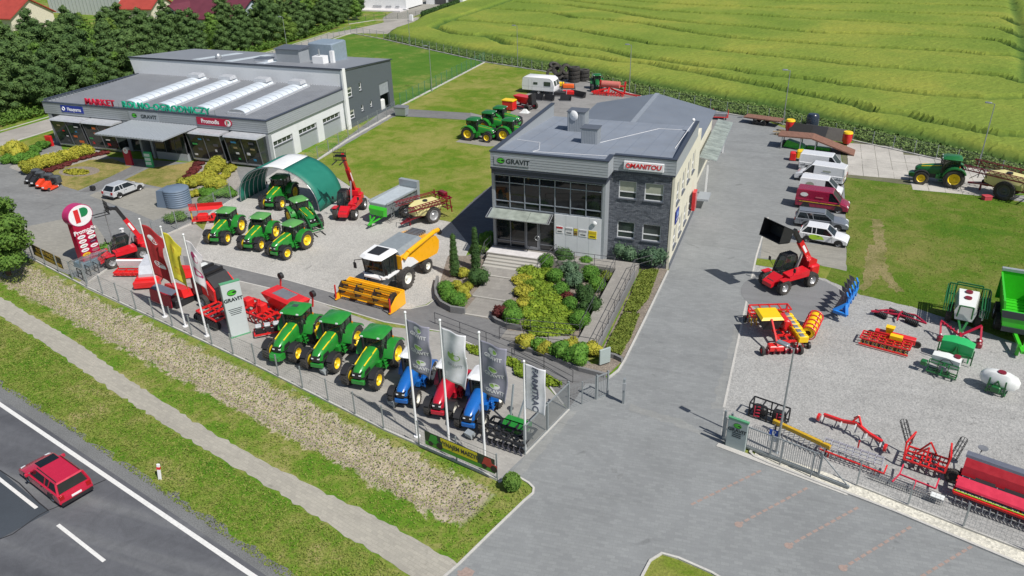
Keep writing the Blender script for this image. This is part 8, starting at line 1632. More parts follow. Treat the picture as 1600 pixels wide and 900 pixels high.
f = thing('mounted_sprayer', 'light green mounted sprayer tank behind the white one', 'crop sprayer', G(1490, 563), radians(72)); GT = M('tank_green', (.03, .45, .13), .35, 0, .05, coat=.3); P(f, 'tank', B().loft([[(-.3, -1.2, .7), (.5, -1.2, .7), (.6, -1.2, 1.5), (.3, -1.2, 1.9), (-.3, -1.2, 1.7)], [(-.3, -.5, .6), (.5, -.5, .6), (.7, -.5, 1.6), (.4, -.5, 2.1), (-.3, -.5, 1.8)], [(-.3, .5, .6), (.5, .5, .6), (.7, .5, 1.6), (.4, .5, 2.1), (-.3, .5, 1.8)], [(-.3, 1.2, .7), (.5, 1.2, .7), (.6, 1.2, 1.5), (.3, 1.2, 1.9), (-.3, 1.2, 1.7)]]), GT, 35); b = headstock(B(), -.45, .4, 1.2); b.beams([((-.5, -1.3, .9), (-.5, 1.3, .9)), ((-.5, -1.3, .2), (-.5, -1.3, 1.6)), ((-.5, 1.3, .2), (-.5, 1.3, 1.6))], .1); P(f, 'frame', b, GRND); P(f, 'legs', B().beams([((.1, -1.0, 0), (.1, -1.0, .7)), ((.1, 1.0, 0), (.1, 1.0, .7))], .12), GT)
f = thing('mounted_sprayer', 'white mounted sprayer tank with dark red lid and green frame', 'crop sprayer', G(1473, 583), radians(70)); P(f, 'tank', B().loft([[(-.3, -1.05, .8), (.5, -1.05, .8), (.6, -1.05, 1.5), (.2, -1.05, 1.75), (-.35, -1.05, 1.6)], [(-.3, 0, .6), (.5, 0, .6), (.7, 0, 1.55), (.3, 0, 1.85), (-.4, 0, 1.7)], [(-.3, 1.05, .8), (.5, 1.05, .8), (.6, 1.05, 1.5), (.2, 1.05, 1.75), (-.35, 1.05, 1.6)]]), TANKW, 35); P(f, 'tank_lid', B().cyl((.2, -.7, 1.7), (.2, -.7, 1.88), .26, None, 16), DRED, 30); b = frame(B(), -1.0, -.3, -1.1, 1.1, .35, .09, 1, 3); frame(b, -.9, -.4, -1.1, 1.1, 1.2, .07, 0, 2); headstock(b, -.6, .3, 1.0); b.beams([((-.7, y, .1), (-.6, y, 1.2)) for y in (-1.1, -.4, .4, 1.1)], .07); b.rb(-1.0, -.5, 1.2, 1.7, .7, 1.1, .05); P(f, 'frame', b, GRND); P(f, 'pump', B().rb(-.9, -.5, -.3, .3, .7, 1.1, .08), GREYI, 30); P(f, 'hoses', B().tube([(-.4, -.6, 1.3), (-.6, -.3, 1.7), (-.5, .2, 1.5), (-.6, .5, 1.0)], .03, 5), BLKM)
f = thing('front_tank', 'white front tank with dark red lid standing apart on the gravel', 'sprayer tank', G(1556, 612), radians(-112)); tk = B(); pr = lambda y, r_: [(x*r_-.1, y, 1.0+z*r_) for x, z in ((-.55, -.35), (.45, -.45), (.55, .1), (.25, .5), (-.35, .5), (-.6, .15))]; tk.loft([pr(-1.25, .35), pr(-1.0, .85), pr(-.4, 1.08), pr(.4, 1.08), pr(1.0, .85), pr(1.25, .35)]); P(f, 'tank', tk, TANKW, 50); P(f, 'tank_lid', B().cyl((-.15, 0, 1.5), (-.15, 0, 1.62), .27, None, 16), DRED, 30); b = headstock(B(), .6, .3, .9); b.beams([((.55, -.55, .1), (.6, -.5, 1.3)), ((.55, .55, .1), (.6, .5, 1.3)), ((-.4, -.6, .1), (.6, -.6, .2)), ((-.4, .6, .1), (.6, .6, .2)), ((.5, -.6, .7), (.5, .6, .7))], .1); b.rb(.4, .8, -.3, .3, .4, .8, .06); P(f, 'frame', b, GRND)
# green trailer
f = thing('green_trailer', 'tall bright green spreader trailer cut by the right picture edge', 'trailer', G(1588, 515), radians(83)); LG_ = M('trailer_green', (.045, .50, .02), .35, 0, .05, coat=.3); DKP = M('panel_charcoal', (.04, .045, .055), .5)
b = B()
for s in (1, -1): b.hexa([(-2.2, s*1.1-.06, .9), (2.8, s*1.1-.06, .9), (2.8, s*1.1+.06, .9), (-2.2, s*1.1+.06, .9), (-2.2, s*1.45-.06, 3.0), (2.8, s*1.45-.06, 3.0), (2.8, s*1.45+.06, 3.0), (-2.2, s*1.45+.06, 3.0)])
b.bx(-2.2, 2.8, -1.1, 1.1, .85, 1.0); b.bx(2.75, 2.85, -1.45, 1.45, .9, 3.1); P(f, 'body', b, LG_)
b = B(); [b.beam((-2.0+.5*k, -1.04, 1.02), (-2.0+.5*k, 1.04, 1.02), .08) for k in range(10)]; P(f, 'floor_slats', b, LG_); P(f, 'front_wall', B().hexa([(-2.35, -1.15, .9), (-2.2, -1.15, .9), (-2.2, 1.15, .9), (-2.35, 1.15, .9), (-2.35, -1.5, 2.4), (-2.2, -1.5, 2.4), (-2.2, 1.5, 2.4), (-2.35, 1.5, 2.4)]), LG_)
P(f, 'dark_band', B().hexa([(-2.42, -1.40, 1.9), (-2.36, -1.40, 1.9), (-2.36, 1.40, 1.9), (-2.42, 1.40, 1.9), (-2.42, -1.5, 2.4), (-2.36, -1.5, 2.4), (-2.36, 1.5, 2.4), (-2.42, 1.5, 2.4)]), DKP); P(f, 'dark_band', B().bx(-2.42, -2.36, -1.25, 1.25, .9, 1.25), DKP); P(f, 'top_rail', B().bx(2.7, 3.0, -1.5, 1.5, 3.1, 3.3), GLV); P(f, 'drawbar', B().beams([((-2.2, .4, .8), (-4.4, 0, .6)), ((-2.2, -.4, .8), (-4.4, 0, .6)), ((-3.8, .2, .05), (-3.8, .2, .9))], .2), LG_)
for x in (-.4, 1.3): [wheel(f, x, s*1.25, .62, .45, SILV, .5) for s in (1, -1)]
b = B(); [b.beam((-2.0+.8*k, s*1.14, .9), (-2.0+.8*k, s*1.5, 3.0), .08) for k in range(6) for s in (1, -1)]; P(f, 'side_posts', b, LG_)
# ripper arch
f = thing('ripper', 'red arched subsoiler frame with curved dark tines and red end wheels', 'subsoiler', mid_((1290, 668), (1368, 698)), hd_((1290, 668), (1368, 698))); ap = [(-2.6, .9, 1.0), (-1.2, .55, 1.35), (0, .45, 1.6), (1.2, .5, 1.35), (2.6, .9, 1.0)]; ap = [(-2.4, .3, .95), (-.9, .3, 1.0), (.2, .35, 1.25), (1.2, -.0, 1.0), (2.4, -.3, .9)]; P(f, 'arched_beam', B().beams(list(zip(ap, ap[1:])), .24), KRED)
b = B()
for k in range(7):
    t = k/6*3.999; i = int(t); p = Vector(ap[i]).lerp(Vector(ap[i+1]), t-i); b.tube([p, p+Vector((0, .25, -.25)), p+Vector((0, .3, -.6)), p+Vector((0, -.05, -.9))], .05, 6)
P(f, 'curved_tines', b, STL); P(f, 'headstock', B().beams([((-.2, .35, 1.2), (.2, .5, 1.9)), ((.6, .25, 1.2), (.2, .5, 1.9)), ((-.2, .9, 1.3), (.2, .5, 1.9))], .12), KRED); [P(f, 'end_wheel', B().lathe([(-.1, .0001), (-.1, .33), (.1, .33), (.1, .0001)], (x, y, .55), 'x', 18), KRED, 40) for x, y in ((-2.75, .3), (2.75, -.4))]
b = B(); [b.beam((p[0], p[1]-.12, p[2]), (p[0], p[1]-.35, p[2]-.3), .1) for p in ap]; P(f, 'brackets', b, TANKW)
# black grab
f = thing('bale_rack', 'black tubular rack with red bars behind the gate sign', 'farm implement', G(1200, 655), radians(-16)); b = B()
for z in (.25, 1.3): frame(b, -1.4, 1.4, -.5, .5, z, .09, 2, 0)
[b.beam((x, y, 0), (x, y, 1.3), .09) for x in (-1.4, 0, 1.4) for y in (-.5, .5)]; b.rb(-1.2, -.2, -.3, .3, .3, 1.0, .1); b.rb(.3, 1.2, -.3, .3, .3, 1.1, .1); P(f, 'black_frame', b, BLKM); [P(f, 'red_bars', B().beams([((x+.07*k, -.55, .3+.3*k), (x+.4, -.55, .35+.3*k)) for k in range(4)]+[((x, -.55, .2), (x, -.55, 1.2))], .07), M('implement_pinkred', (.6, .03, .07), .4)) for x in (-.95, .75)]
f = thing('hay_tines', 'fan of thin dark spring tines lying behind the gate', 'farm implement', G(1195, 678), radians(-16)); b = B(); [b.tube([(-1.5+.25*k, 0, .1), (-1.4+.25*k, .5, .5), (-1.2+.25*k, .8, .35)], .02, 4) for k in range(12)]; b.beam((-1.6, 0, .1), (1.5, 0, .1), .06); P(f, 'tine_bar', b, GREYI)
f = thing('tine_bar', 'long ochre bar with thin tines behind the sliding gate', 'farm implement', mid_((1222, 680), (1277, 706)), hd_((1222, 680), (1277, 706))); P(f, 'yellow_bar', B().rb(-1.7, 1.7, -.1, .1, .55, .8, .02), M('ochre_paint', (.55, .34, .02), .4)); b = B(); [b.beam((-1.4+.25*k, .1, .7), (-1.2+.25*k, .9, .2), .025) for k in range(10)]; [b.beam((-1.5+.3*k, -.1, .6), (-1.5+.3*k, -.5, 0), .04) for k in range(11)]; P(f, 'tines', b, GREYI); P(f, 'support', B().beams([((-1.5, 0, 0), (-1.5, 0, .6)), ((1.5, 0, 0), (1.5, 0, .6))], .08), BLKM)
f = thing('ladder_roller', 'silver slatted roller frame with thin red bar behind the gate tail', 'roller', mid_((1285, 712), (1370, 742)), hd_((1285, 712), (1370, 742))); b = B(); [b.beam((-2.0, y, z), (2.0, y, z), .06) for y, z in ((.1, .9), (.25, 1.1), (.5, 1.2), (.75, 1.1), (.9, .9))]; [b.torus((-2+.5*k, .5, .85), .42, .025, 'x', 14, 4) for k in range(9)]; P(f, 'cage_roller', b, M('silver_paint', (.5, .5, .55), .35, .3)); P(f, 'red_frame', B().beams([((-2.2, 0, .5), (2.3, -.2, .45)), ((-2.2, .9, .4), (-2.2, 0, .5)), ((.2, .9, .9), (.2, .9, 1.7)), ((2.3, -.2, .45), (2.3, .8, .5)), ((-1.5, 0, 0), (-1.5, 0, .5)), ((1.7, -.15, 0), (1.7, -.15, .5))], .1), KRED); P(f, 'ground_tines', tines(B(), [-1.9+.32*k for k in range(13)], -.3, .1, 2, .5, w=.035), STL)
# folded cultivator with cage rollers
IC = M('implement_crimson', (.42, .01, .04), .35)
f = thing('folding_cultivator', 'red cultivator with both wings folded up showing black cage rollers', 'cultivator', G(1443, 732), radians(-15)); b = frame(B(), -1.2, 1.2, -.7, .9, .7, .1, 4, 2); headstock(b, 0, .8, .9); b.beams([((-1.2, .9, .7), (-1.0, 1.0, 1.9)), ((1.2, .9, .7), (1.1, 1.0, 1.9)), ((-1.2, -.7, .7), (-1.3, -.4, 1.8)), ((1.2, -.7, .7), (1.3, -.4, 1.8)), ((-1.3, -.4, 1.8), (-1.0, 1.0, 1.9)), ((1.3, -.4, 1.8), (1.1, 1.0, 1.9)), ((-.5, .9, .7), (0, .5, 1.8)), ((.5, .9, .7), (0, .5, 1.8))], .1); P(f, 'frame', b, KRED); P(f, 'tines', tines(B(), [-1.1+.3*k for k in range(8)], -.6, .8, 3, .7, w=.04), BLKM)
for x, tl in ((-1.55, -.35), (1.55, .12)): o = P(f, 'cage_roller', cage(B(), 0, -.9, .9, 0, .22, 8, .04), BLKM); o.location = (x, .9, 1.75); o.rotation_euler = (.25, tl, -tl)
f = thing('spring_tine_bar', 'long row of silver spring tines with crimson U frame along the fence', 'farm implement', mid_((1365, 745), (1465, 782)), hd_((1365, 745), (1465, 782))); b = B()
for k in range(34):
    for j in range(3): x = -2.6+.165*k; y = -.5+.35*j; b.tube([(x, y, .45), (x+.08, y-.1, .3), (x-.04, y+.03, .2), (x+.03, y, .0)], .022, 4)
P(f, 'spring_tines', b, M('spring_silver', (.45, .46, .45), .4, .5)); P(f, 'tine_beams', B().beams([((-2.8, -.5+.35*j, .47), (2.9, -.5+.35*j, .47)) for j in range(3)], .06), GREYI); P(f, 'crimson_frame', B().beams([((-.7, .7, .7), (2.1, .5, .7)), ((-.7, .7, .7), (-.7, 1.9, .9)), ((2.1, .5, .7), (2.1, 1.7, .9)), ((-.7, .7, .7), (-1.0, -.4, .5)), ((.6, .6, .7), (.6, -.4, .5))], .11), M('implement_pinkred', (.6, .03, .07), .4)); P(f, 'white_plate', B().bx(1.9, 2.9, -.7, -.1, .7, .76), TANKW)
# big seed drill
a_ = hd_((1500, 790), (1600, 830)); f = thing('seed_drill', 'wide red seed drill with slate lid cut by the right picture edge', 'seed drill', G(1572, 800)+Vector((.6, .1, 0)), radians(-17)); 
P(f, 'hopper_lid', B().hexa([(-2.9, .9, 1.55), (3.2, .9, 1.55), (3.2, 1.5, 1.45), (-2.9, 1.5, 1.45), (-2.9, .95, 1.68), (3.2, .95, 1.68), (3.2, 1.45, 1.62), (-2.9, 1.45, 1.62)]), M('cover_slate', (.13, .14, .18), .5)); P(f, 'hopper', B().prism([(.35, .8), (.9, .55), (1.4, .8), (1.48, 1.45), (.9, 1.55), (.55, 1.25)], -2.85, 3.15, 'x'), M('deep_red', (.36, .012, .02), .35, coat=.3)); P(f, 'lower_panel', B().hexa([(-2.9, -.75, .75), (3.2, -.75, .75), (3.2, -.2, .75), (-2.9, -.2, .75), (-2.9, -.7, .85), (3.2, -.7, .85), (3.2, -.15, 1.05), (-2.9, -.15, 1.05)]), M('implement_pinkred', (.6, .03, .07), .4)); P(f, 'toolbar', B().beams([((-2.9, -.9, .5), (3.2, -.9, .5)), ((-2.9, .1, .7), (3.2, .1, .7)), ((-2.9, -.9, .5), (-2.9, 1.0, .7)), ((0, -.9, .5), (0, 1, .7))], .12), KRED)
for k in range(20):
    x = -2.75+.31*k; P(f, 'coulter', B().beams([((x, -.5, .7), (x, -.9, .35)), ((x, -.9, .35), (x+.03, -1.15, .05))], .045).tube([(x, .3, .8), (x, -.2, .6), (x, -.7, .55)], .025, 5), GREYI); P(f, 'coulter_disc', B().cyl((x-.012, -.95, .2), (x+.012, -.95, .2), .19, None, 12), STL, 40)
P(f, 'tine_row', tines(B(), [-2.8+.16*k for k in range(38)], -1.3, -1.25, 2, .4, w=.025), STL); P(f, 'lime_rail', B().beam((-2.9, -.85, .62), (3.2, -.85, .62), .04), LGR); [P(f, 'dark_module', B().bx(x, x+.9, .0, .32, .72, .95), BLKM) for x in (-2.2, -.9, .4, 1.7)]; wheel(f, -3.15, .5, .42, .25, BLKM, .5)
f2 = [P(f, 'marker_disc', B().lathe([(0, .0001), (.03, .25), (.05, .25), (.04, .0001)], (x, 2.3, 1.45), 'z', 14).beam((x-.2, 1.4, .9), (x, 2.3, 1.45), .05), GREYI, 30) for x in (-2.3, .1)]
# ------------------------------------------------------------------ far yard scrap and stock
f = thing('loading_ramp', 'rusty brown steel loading ramp on thin legs by the field fence', 'ramp', G(1213, 232)+Vector((0, 0, 0)), hd_((1216, 226), (1333, 238))); Lr = (G(1216, 226)-G(1333, 238)).length; P(f, 'deck', B().hexa([(0, 0, 1.45), (Lr*.45, 0, 1.5), (Lr*.45, 2.3, 1.5), (0, 2.3, 1.45), (0, 0, 1.6), (Lr*.45, 0, 1.65), (Lr*.45, 2.3, 1.65), (0, 2.3, 1.6)]), RUST); P(f, 'slope', B().hexa([(Lr*.45, 0, 1.48), (Lr*1.02, 0, .02), (Lr*1.02, 2.3, .02), (Lr*.45, 2.3, 1.48), (Lr*.45, 0, 1.64), (Lr*1.02, 0, .15), (Lr*1.02, 2.3, .15), (Lr*.45, 2.3, 1.64)]), RUST); [P(f, 'leg', B().beam((x, y, 0), (x, y, 1.45), .12), STEEL) for x in (.5, 2.6, 4.3) for y in (.1, 2.2)]
for u, v, m1, m2, lab in ((1233, 206, KRED, PYEL, 'red drum spreader left of the dark mats'), (1322, 226, KRED, PYEL, 'red and yellow drum at the ramp foot')): f = thing('drum_spreader', lab, 'spreader', G(u, v)); P(f, 'drum', B().lathe([(.2, .0001), (.2, .4), (.5, .55), (1.4, .55), (1.4, .0001)], axis='z', n=16), m1, 40); P(f, 'rim', B().lathe([(1.4, .0001), (1.4, .58), (1.6, .5), (1.6, .0001)], axis='z', n=16), m2, 40)
f = thing('black_drum', 'black round tank behind the dark mesh mats', 'tank', G(1268, 199)); P(f, 'tank', B().lathe([(0, .0001), (0, .8), (1.5, .8), (1.75, .6), (1.8, .0001)], axis='z', n=20), M('tank_blue_black', (.02, .03, .05), .25), 40)
for k, (u, v) in enumerate(((1247, 212), (1270, 215), (1298, 219))): f = thing('mesh_mat', ('dark mesh panel nearest the red drum', 'middle dark mesh panel behind the ramp', 'grey mesh panel at the right of the scrap row')[k], 'panel', G(u, v), radians(-20)); P(f, 'sheet', B().hexa([(-1.4, 0, 0), (1.4, 0, 0), (1.4, .15, 0), (-1.4, .15, 0), (-1.4, .9, 1.3), (1.4, .9, 1.3), (1.4, 1.0, 1.3), (-1.4, 1.0, 1.3)]), M('mesh_dark_%d' % k, ((.03, .03, .03), (.04, .04, .045), (.12, .11, .1))[k], .8)); P(f, 'props', B().beams([((-1.2, 1.5, 0), (-1.2, .95, 1.2)), ((1.2, 1.5, 0), (1.2, .95, 1.2))], .06), BLKM)
f = thing('green_body_panel', 'bright green machine cover lying under the ramp', 'machine part', G(1243, 231), radians(-20)); P(f, 'cover', B().loft([[(-1.3, -.6, .1), (1.3, -.6, .1), (1.3, .6, .1), (-1.3, .6, .1)], [(-1.0, -.4, .9), (.8, -.4, .6), (.8, .4, .6), (-1.0, .4, .9)]]), IGR, 30); P(f, 'dark_inside', B().bx(-1.7, -1.31, -.5, .5, .1, .6), BLKM)
f = thing('green_beam', 'low light green beam lying at the ramp front', 'machine part', G(1279, 234), radians(-8)); P(f, 'beam', B().rb(-1.3, 1.3, -.25, .25, .05, .4, .05), IGR, 30)
f = thing('flat_trailer', 'rusty flat trailer deck on a black axle by the field fence', 'trailer', G(1192, 194), radians(-14)); P(f, 'deck', B().bx(-2.4, 2.4, -.9, .9, .75, .9), RUST); P(f, 'axle', B().beams([((-1.0, -.9, .1), (-1.0, -.9, .8)), ((.4, -.9, .1), (.4, -.9, .8)), ((-1.2, -.9, .35), (.6, -.9, .35))], .16), BLKM); [wheel(f, x, s*.8, .35, .2, BLKM, .5, False) for x in (-.8, .3) for s in (1, -1)]
f = thing('timber_heap', 'pale timber offcuts beside the red drum', 'timber', G(1216, 210)); b = B(); [b.beam((random.uniform(-1, .2), random.uniform(-.6, .6), .1+.07*k), (random.uniform(.3, 1.4), random.uniform(-.6, .6), .12+.07*k), .14) for k in range(7)]; P(f, 'offcut', b, M('timber', (.42, .32, .2), .8))['kind'] = 'stuff'
f = thing('yellow_red_sweeper', 'small red and yellow sweeper tucked behind the rear white van', 'farm implement', G(1246, 251)); P(f, 'yellow_tank', B().rb(-.2, .7, -.4, .4, .4, 1.3, .12), PYEL, 30); P(f, 'red_base', B().rb(-.9, -.2, -.4, .4, .1, 1.0, .1), KRED, 30)
f = thing('red_box', 'small red box on the lawn beside the trailed sprayer', 'box', G(1541, 312), .4); P(f, 'box', B().rb(-.4, .4, -.3, .3, 0, .4, .04), M('box_pink_red', (.5, .06, .08), .5), 30); P(f, 'lid', B().rb(-.42, .42, -.32, .32, .401, .45, .02), M('box_pink_red', (.5, .06, .08), .5), 30)
f = thing('red_trolley', 'red framed trolley with grey load at the far roof corner', 'trolley', G(1125, 186), .1); P(f, 'frame', frame(B(), -1.0, 1.0, -.6, .6, .4, .1, 1, 1).beams([((x, y, .4), (x, y, 1.2)) for x in (-1, 1) for y in (-.6, .6)], .08), KRED); P(f, 'load', B().rb(-.8, .8, -.5, .5, .45, .9, .05), GREYI, 30)
# tyre stacks
tb = B(); tb.lathe([(-.25, .5), (-.3, .7), (-.26, .88), (-.1, .93), (.1, .93), (.26, .88), (.3, .7), (.25, .5), (.0, .46), (-.25, .5)], axis='z', n=22); [tb.hexa([(.92*cos(a), .92*sin(a), -.22), (.96*cos(a), .96*sin(a), -.22), (.96*cos(a+.12), .96*sin(a+.12), -.22), (.92*cos(a+.12), .92*sin(a+.12), -.22), (.92*cos(a+.1), .92*sin(a+.1), .22), (.96*cos(a+.1), .96*sin(a+.1), .22), (.96*cos(a+.22), .96*sin(a+.22), .22), (.92*cos(a+.22), .92*sin(a+.22), .22)]) for a in [2*pi*k/22 for k in range(22)]]
t0 = tb.build('tractor_tyre', TYRE); first_t = True
for (u, v, z, rx, ry, lab) in [(897, 128, .3, 0, 0, 'bottom tyre of the tall stack beside the dark green tractor'), (897, 128, .92, 0, 0, 'second tyre of the tall stack'), (897, 128, 1.54, 0, 0, 'third tyre of the tall stack'), (897, 128, 2.16, 0, 0, 'top tyre of the tall stack'), (912, 126, .3, 0, 0, 'bottom tyre of the short stack right of the tall one'), (912, 126, .92, 0, 0, 'middle tyre of the short stack'), (912, 126, 1.54, 0, 0, 'top tyre of the short stack'),
                              (884, 122, .3, 0, 0, 'tyre lying at the base under the upright tyres'), (872, 124, .3, 0, 0, 'tyre lying at the left base of the pile'), (884, 122, 1.45, 1.35, .2, 'upright tyre leaning on the tall stack'), (871, 123, 1.45, 1.3, -.3, 'upright tyre in the middle of the pile'), (862, 123, .9, 1.2, -.5, 'upright tyre at the left end of the pile'), (866, 121, 1.9, .4, .2, 'tyre tipped on top of the left pile')]:
    p = G(u, v); o = t0 if first_t else t0.copy()
    if not first_t: COL.objects.link(o)
    first_t = False; o.location = (p.x, p.y, z); o.rotation_euler = (rx, ry, random.uniform(0, 1)); tag(o, lab, 'tyre', 'black tractor tyres piled at the back fence')
f = thing('red_cultivator', 'wide red folded cultivator with pale red roller at the back fence', 'cultivator', G(952, 148), radians(-4)); b = B(); b.beams([((-2.6, -.8, .4), (-.3, .2, .9)), ((-2.2, -.9, .3), (.2, -.6, .5)), ((.2, .2, .9), (2.4, -.6, .4)), ((0, -.9, .4), (0, .6, 1.4)), ((-1.8, .6, .3), (-1.6, .6, 2.0)), ((2.2, .6, .3), (2.3, .6, 2.0)), ((-1.6, .6, 1.3), (2.3, .6, 1.3))], .22); tines(b, [-2.2+.45*k for k in range(11)], -.9, .0, 3, .6, w=.09); P(f, 'frame', b, KRED); P(f, 'roller', B().cyl((-1.3, .4, 1.5), (1.5, .4, 1.5), .5, None, 14), M('roller_pale_red', (.55, .16, .13), .6), 40); P(f, 'long_poles', B().beams([((1.6, 0, .4), (4.6, -.8, .3)), ((1.6, .5, .4), (5.0, -.4, .3))], .12), KRED)
f = thing('fertiliser_spreader', 'red twin hopper spreader on black wheels left of the caravan front', 'spreader', G(818, 170), radians(-20)); P(f, 'hopper', B().loft([[(-.7, -.3, .9), (.7, -.3, .9), (.7, .3, .9), (-.7, .3, .9)], [(-1.4, -.7, 1.9), (1.4, -.7, 1.9), (1.4, .7, 1.9), (-1.4, .7, 1.9)]]), KRED); P(f, 'base', frame(B(), -1.0, 1.4, -.8, .8, .5, .14, 1, 1).beams([((-.6, 0, .5), (-.6, 0, 1.0)), ((.6, 0, .5), (.6, 0, 1.0))], .14), DRED); [wheel(f, 1.4, y, .5, .35, BLKM, .5) for y in (-.9, .9)]; P(f, 'black_funnel', B().hexa([(1.2, -.5, 1.0), (2.0, -.5, .9), (2.0, .5, .9), (1.2, .5, 1.0), (1.3, -.5, 2.2), (1.9, -.5, 2.5), (1.9, .5, 2.5), (1.3, .5, 2.2)]), BLKM)
f = thing('red_yellow_hopper', 'red box hopper with yellow rim behind the tractor trio', 'spreader', G(796, 172), radians(-8)); P(f, 'hopper', B().rb(-.9, .9, -.6, .6, .2, 1.4, .08), KRED, 30); P(f, 'rim', B().rb(-.95, .95, -.65, .65, 1.4, 1.55, .05), PYEL, 30)
for u, v, lab in ((840, 156, 'black loader bucket left of the one by the caravan drawbar'), (857, 157, 'black loader bucket beside the caravan drawbar'), (884, 157, 'small black bucket with yellow edge'), (901, 151, 'wide black bucket in the middle of the back yard')):
    f = thing('loader_bucket', lab, 'bucket', G(u, v), random.uniform(-.5, .2)); w = 1.5 if 'wide' in lab else .8; ob = P(f, 'shell', B().quad((-w, -.5, .02), (w, -.5, .02), (w, .3, .02), (-w, .3, .02)).quad((-w, .3, .02), (w, .3, .02), (w, .5, .8), (-w, .5, .8)).quad((-w, -.5, .02), (-w, .3, .02), (-w, .5, .8)).quad((w, -.5, .02), (w, .3, .02), (w, .5, .8)), BLKM); ob.modifiers.new('th', 'SOLIDIFY').thickness = .05; P(f, 'edge', B().beam((-w, -.52, .05), (w, -.52, .05), .08), GREYI)
for u, v, m_, lab in ((888, 138, M('implement_orange', (.75, .12, .02), .4), 'orange implement in front of the tyre stack'), (873, 135, PYEL, 'yellow cylinder lying behind the caravan'), (888, 148, KRED, 'dark red engine block beside the caravan drawbar'), (875, 150, BLKM, 'black machine frame behind the caravan drawbar')): f = thing('spare_attachment', lab, 'machine part', G(u, v), .2); P(f, 'body', B().rb(-.9, .9, -.4, .4, .1, .7, .12), m_, 30); P(f, 'frame', B().beams([((-1.1, -.5, .1), (1.1, -.5, .1)), ((-1.1, .5, .1), (1.1, .5, .1)), ((-1.0, -.5, .1), (-1.0, .5, .9)), ((1.0, -.5, .1), (1.0, .5, .9))], .09), BLKM if m_ is not BLKM else GREYI)
f = thing('white_cover', 'small white plastic cover on the ground near the roof parapet', 'machine part', G(820, 176)); P(f, 'cover', B().loft([[(-.6, -.4, 0), (.6, -.4, 0), (.6, .4, 0), (-.6, .4, 0)], [(-.2, -.15, .5), (.2, -.15, .5), (.2, .15, .5), (-.2, .15, .5)]]), TANKW); P(f, 'rim', B().bx(-.7, .7, -.5, .5, 0, .05), TANKW)
f = thing('waste_container', 'grey metal waste container on the lawn path by the workshop', 'container', G(628, 181), .05); P(f, 'bin', B().hexa([(-.75, -.5, .15), (.75, -.5, .15), (.75, .5, .15), (-.75, .5, .15), (-.9, -.65, 1.25), (.9, -.65, 1.25), (.9, .65, 1.25), (-.9, .65, 1.25)]), GLV); P(f, 'lid', B().rb(-.93, .93, -.68, .68, 1.25, 1.4, .05), GREYI, 30); [P(f, 'castor', B().cyl((x, y-.04, .1), (x, y+.04, .1), .1, None, 10), BLKM, 30) for x in (-.6, .6) for y in (-.4, .4)]
f = thing('pallet_stack', 'white sacks and pallets inside the workshop door', 'pallet', (-57.6, 97.8, .05)); P(f, 'sacks', B().rb(-.6, .5, -.5, .5, .15, 1.6, .15), TANKW, 30); P(f, 'pallet', B().bx(-.65, .6, -.6, .6, 0, .14), M('timber', (.42, .32, .2), .8))
# fuel tank
f = thing('fuel_tank', 'grey ribbed plastic tank with a green pump front in the parking', 'tank', G(276, 320), radians(5)); TG_ = M('tank_slate', (.14, .19, .26), .5, 0, .05); b = B(); b.lathe([(0, .0001), (0, 1.25)]+[(.1+.11*k, 1.25+.05*(k % 2)) for k in range(17)]+[(1.95, 1.05), (2.05, .0001)], (.3, 0, 0), 'z', 28); P(f, 'tank', b, TG_, 30); P(f, 'front_block', B().hexa([(-1.5, -1.1, 0), (0, -1.1, 0), (0, .9, 0), (-1.5, .9, 0), (-1.3, -1.0, 1.75), (0, -1.0, 1.9), (0, .8, 1.9), (-1.3, .8, 1.75)]), TG_); P(f, 'green_door', B().hexa([(-1.56, -.95, .1), (-1.5, -.95, .1), (-1.5, .8, .1), (-1.56, .8, .1), (-1.36, -.9, 1.65), (-1.3, -.9, 1.65), (-1.3, .75, 1.65), (-1.36, .75, 1.65)]), IGR); P(f, 'red_badge', B().cyl((-1.5, 0, 1.0), (-1.44, 0, 1.0), .22, None, 14), KRED)
# ride-on mowers
for k, (fr, re, m_, bag) in enumerate((((46, 288), (58, 280), BLKM, 1), ((52, 293), (66, 283), BLKM, 1), ((62, 296), (78, 287), M('mower_orange', (.72, .06, .02), .35), 1), ((70, 300), (90, 290), M('mower_orange', (.72, .06, .02), .35), 1))):
    p, a = pose(fr, re, 0); f = thing('ride_on_mower', ('black ride on mower at the outer left end of the row', 'second black ride on mower of the row', 'orange ride on mower in the middle of the row', 'orange ride on mower nearest the lawn edge')[k], 'ride-on mower', p, a, 'ride on mowers parked in a row'); [wheel(f, x, s*y, r, .22, SILV, .5, False) for x, y, r in ((.75, .42, .2), (-.45, .45, .27)) for s in (1, -1)]
    P(f, 'bonnet', B().loft([[(.05, -.3, .35), (.05, .3, .35), (.05, .28, .95), (.05, -.28, .95)], [(.95, -.3, .3), (.95, .3, .3), (.95, .26, .72), (.95, -.26, .72)], [(1.1, -.2, .35), (1.1, .2, .35), (1.1, .18, .6), (1.1, -.18, .6)]]), m_, 40); P(f, 'deck', B().rb(-.5, .7, -.62, .62, .12, .32, .08), m_, 30); P(f, 'seat', B().rb(-.55, -.15, -.25, .25, .55, .7, .05).rb(-.68, -.53, -.24, .24, .6, 1.05, .04), BLKM, 30); P(f, 'steering', B().torus((0, 0, 0), .17, .02, 'z', 12, 5).cyl((0, 0, 0), (.15, 0, -.3), .025), BLKM, 40).location = (-.02, 0, 1.08); P(f, 'grass_bag', B().rb(-1.5, -.75, -.45, .45, .35, 1.15, .12), M('grass_bag', (.06, .07, .08), .7), 30); P(f, 'headlight', B().bx(1.08, 1.12, -.12, .12, .45, .58), LAMP)
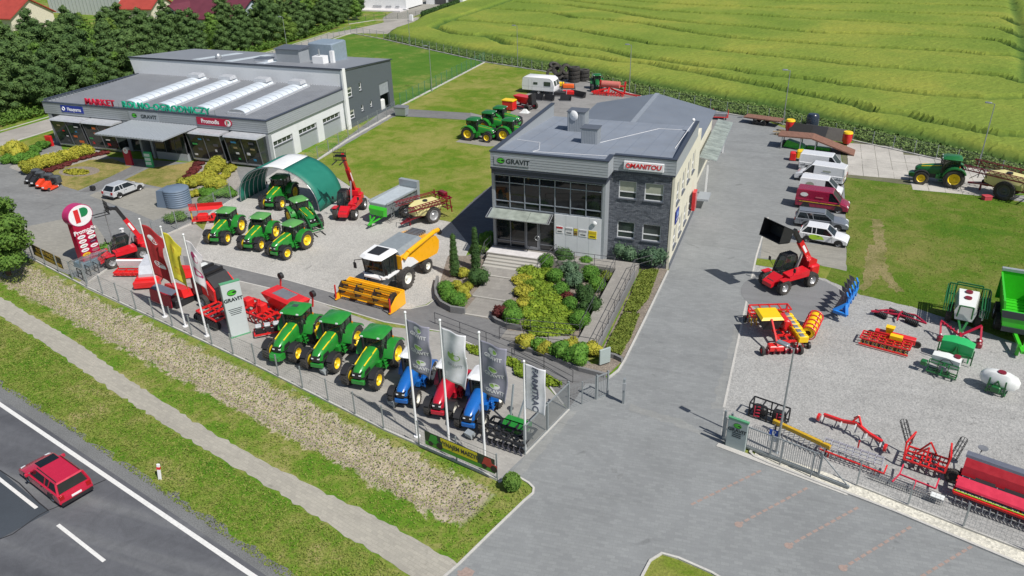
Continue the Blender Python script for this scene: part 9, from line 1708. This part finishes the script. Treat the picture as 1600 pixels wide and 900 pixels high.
for u, v, h, lab in ((188, 392, 1.5, 'left pale short post by the shrub behind the telehandler'), (198, 388, 1.9, 'right pale short post by the shrub behind the telehandler')): f = thing('pale_post', lab, 'post', G(u, v)); P(f, 'post', B().rb(-.12, .12, -.12, .12, 0, h, .03), WHITE, 30); P(f, 'cap', B().rb(-.16, .16, -.16, .16, h, h+.06, .02), WHITE, 30)
f = thing('yard_spotlight', 'small dark spotlight box on the market parking kerb', 'spotlight', G(146, 298)); P(f, 'box', B().rb(-.25, .25, -.2, .2, .15, .55, .04), BLKM, 30); P(f, 'stand', B().bx(-.05, .05, -.05, .05, 0, .15), GREYI)
# clear bicycle style shelter left of the totem
f = thing('clear_shelter', 'low curved shelter of clear panels between fence and crimson totem', 'shelter', G(122, 438), radians(-16)); hp = lambda y: [(x, y, z) for x, z in ((-.9, 0), (-.95, .9), (-.7, 1.5), (-.1, 1.8), (.6, 1.85))]
for k in range(3): P(f, 'clear_panel', B().loft([hp(-.0+.9*k), hp(.86+.9*k)], closed=False, caps=False), glass('clear_plastic', (.35, .42, .45), .1, .35), 60)
b = B(); [b.tube(hp(.9*k-.02), .035, 6) for k in range(4)]; P(f, 'hoops', b, STEEL, 40); [P(f, 'trolley', B().beams([((-.4, .3+.7*k, .1), (-.4, .3+.7*k, .9)), ((.3, .3+.7*k, .1), (.3, .3+.7*k, .9)), ((-.4, .3+.7*k, .9), (.3, .3+.7*k, .9)), ((-.4, .3+.7*k, .5), (.3, .3+.7*k, .5))], .05), BLKM) for k in range(3)]
SCL = {'precision_planter': .92, 'seedbed_combination': .7, 'front_tank': .86, 'boom_sprayer': .9, 'red_rotary_rake': .72, 'ripper': .7, 'bale_rack': .76, 'tine_bar': .68, 'ladder_roller': .75, 'folding_cultivator': .82, 'spring_tine_bar': .62, 'mounted_sprayer': .78, 'mounted_sprayer.001': .76, 'mower_conditioner': .72, 'hay_tines': .7, 'disc_roller': .82}
for k, v in SCL.items(): bpy.data.objects[k].scale = (v, v, v)
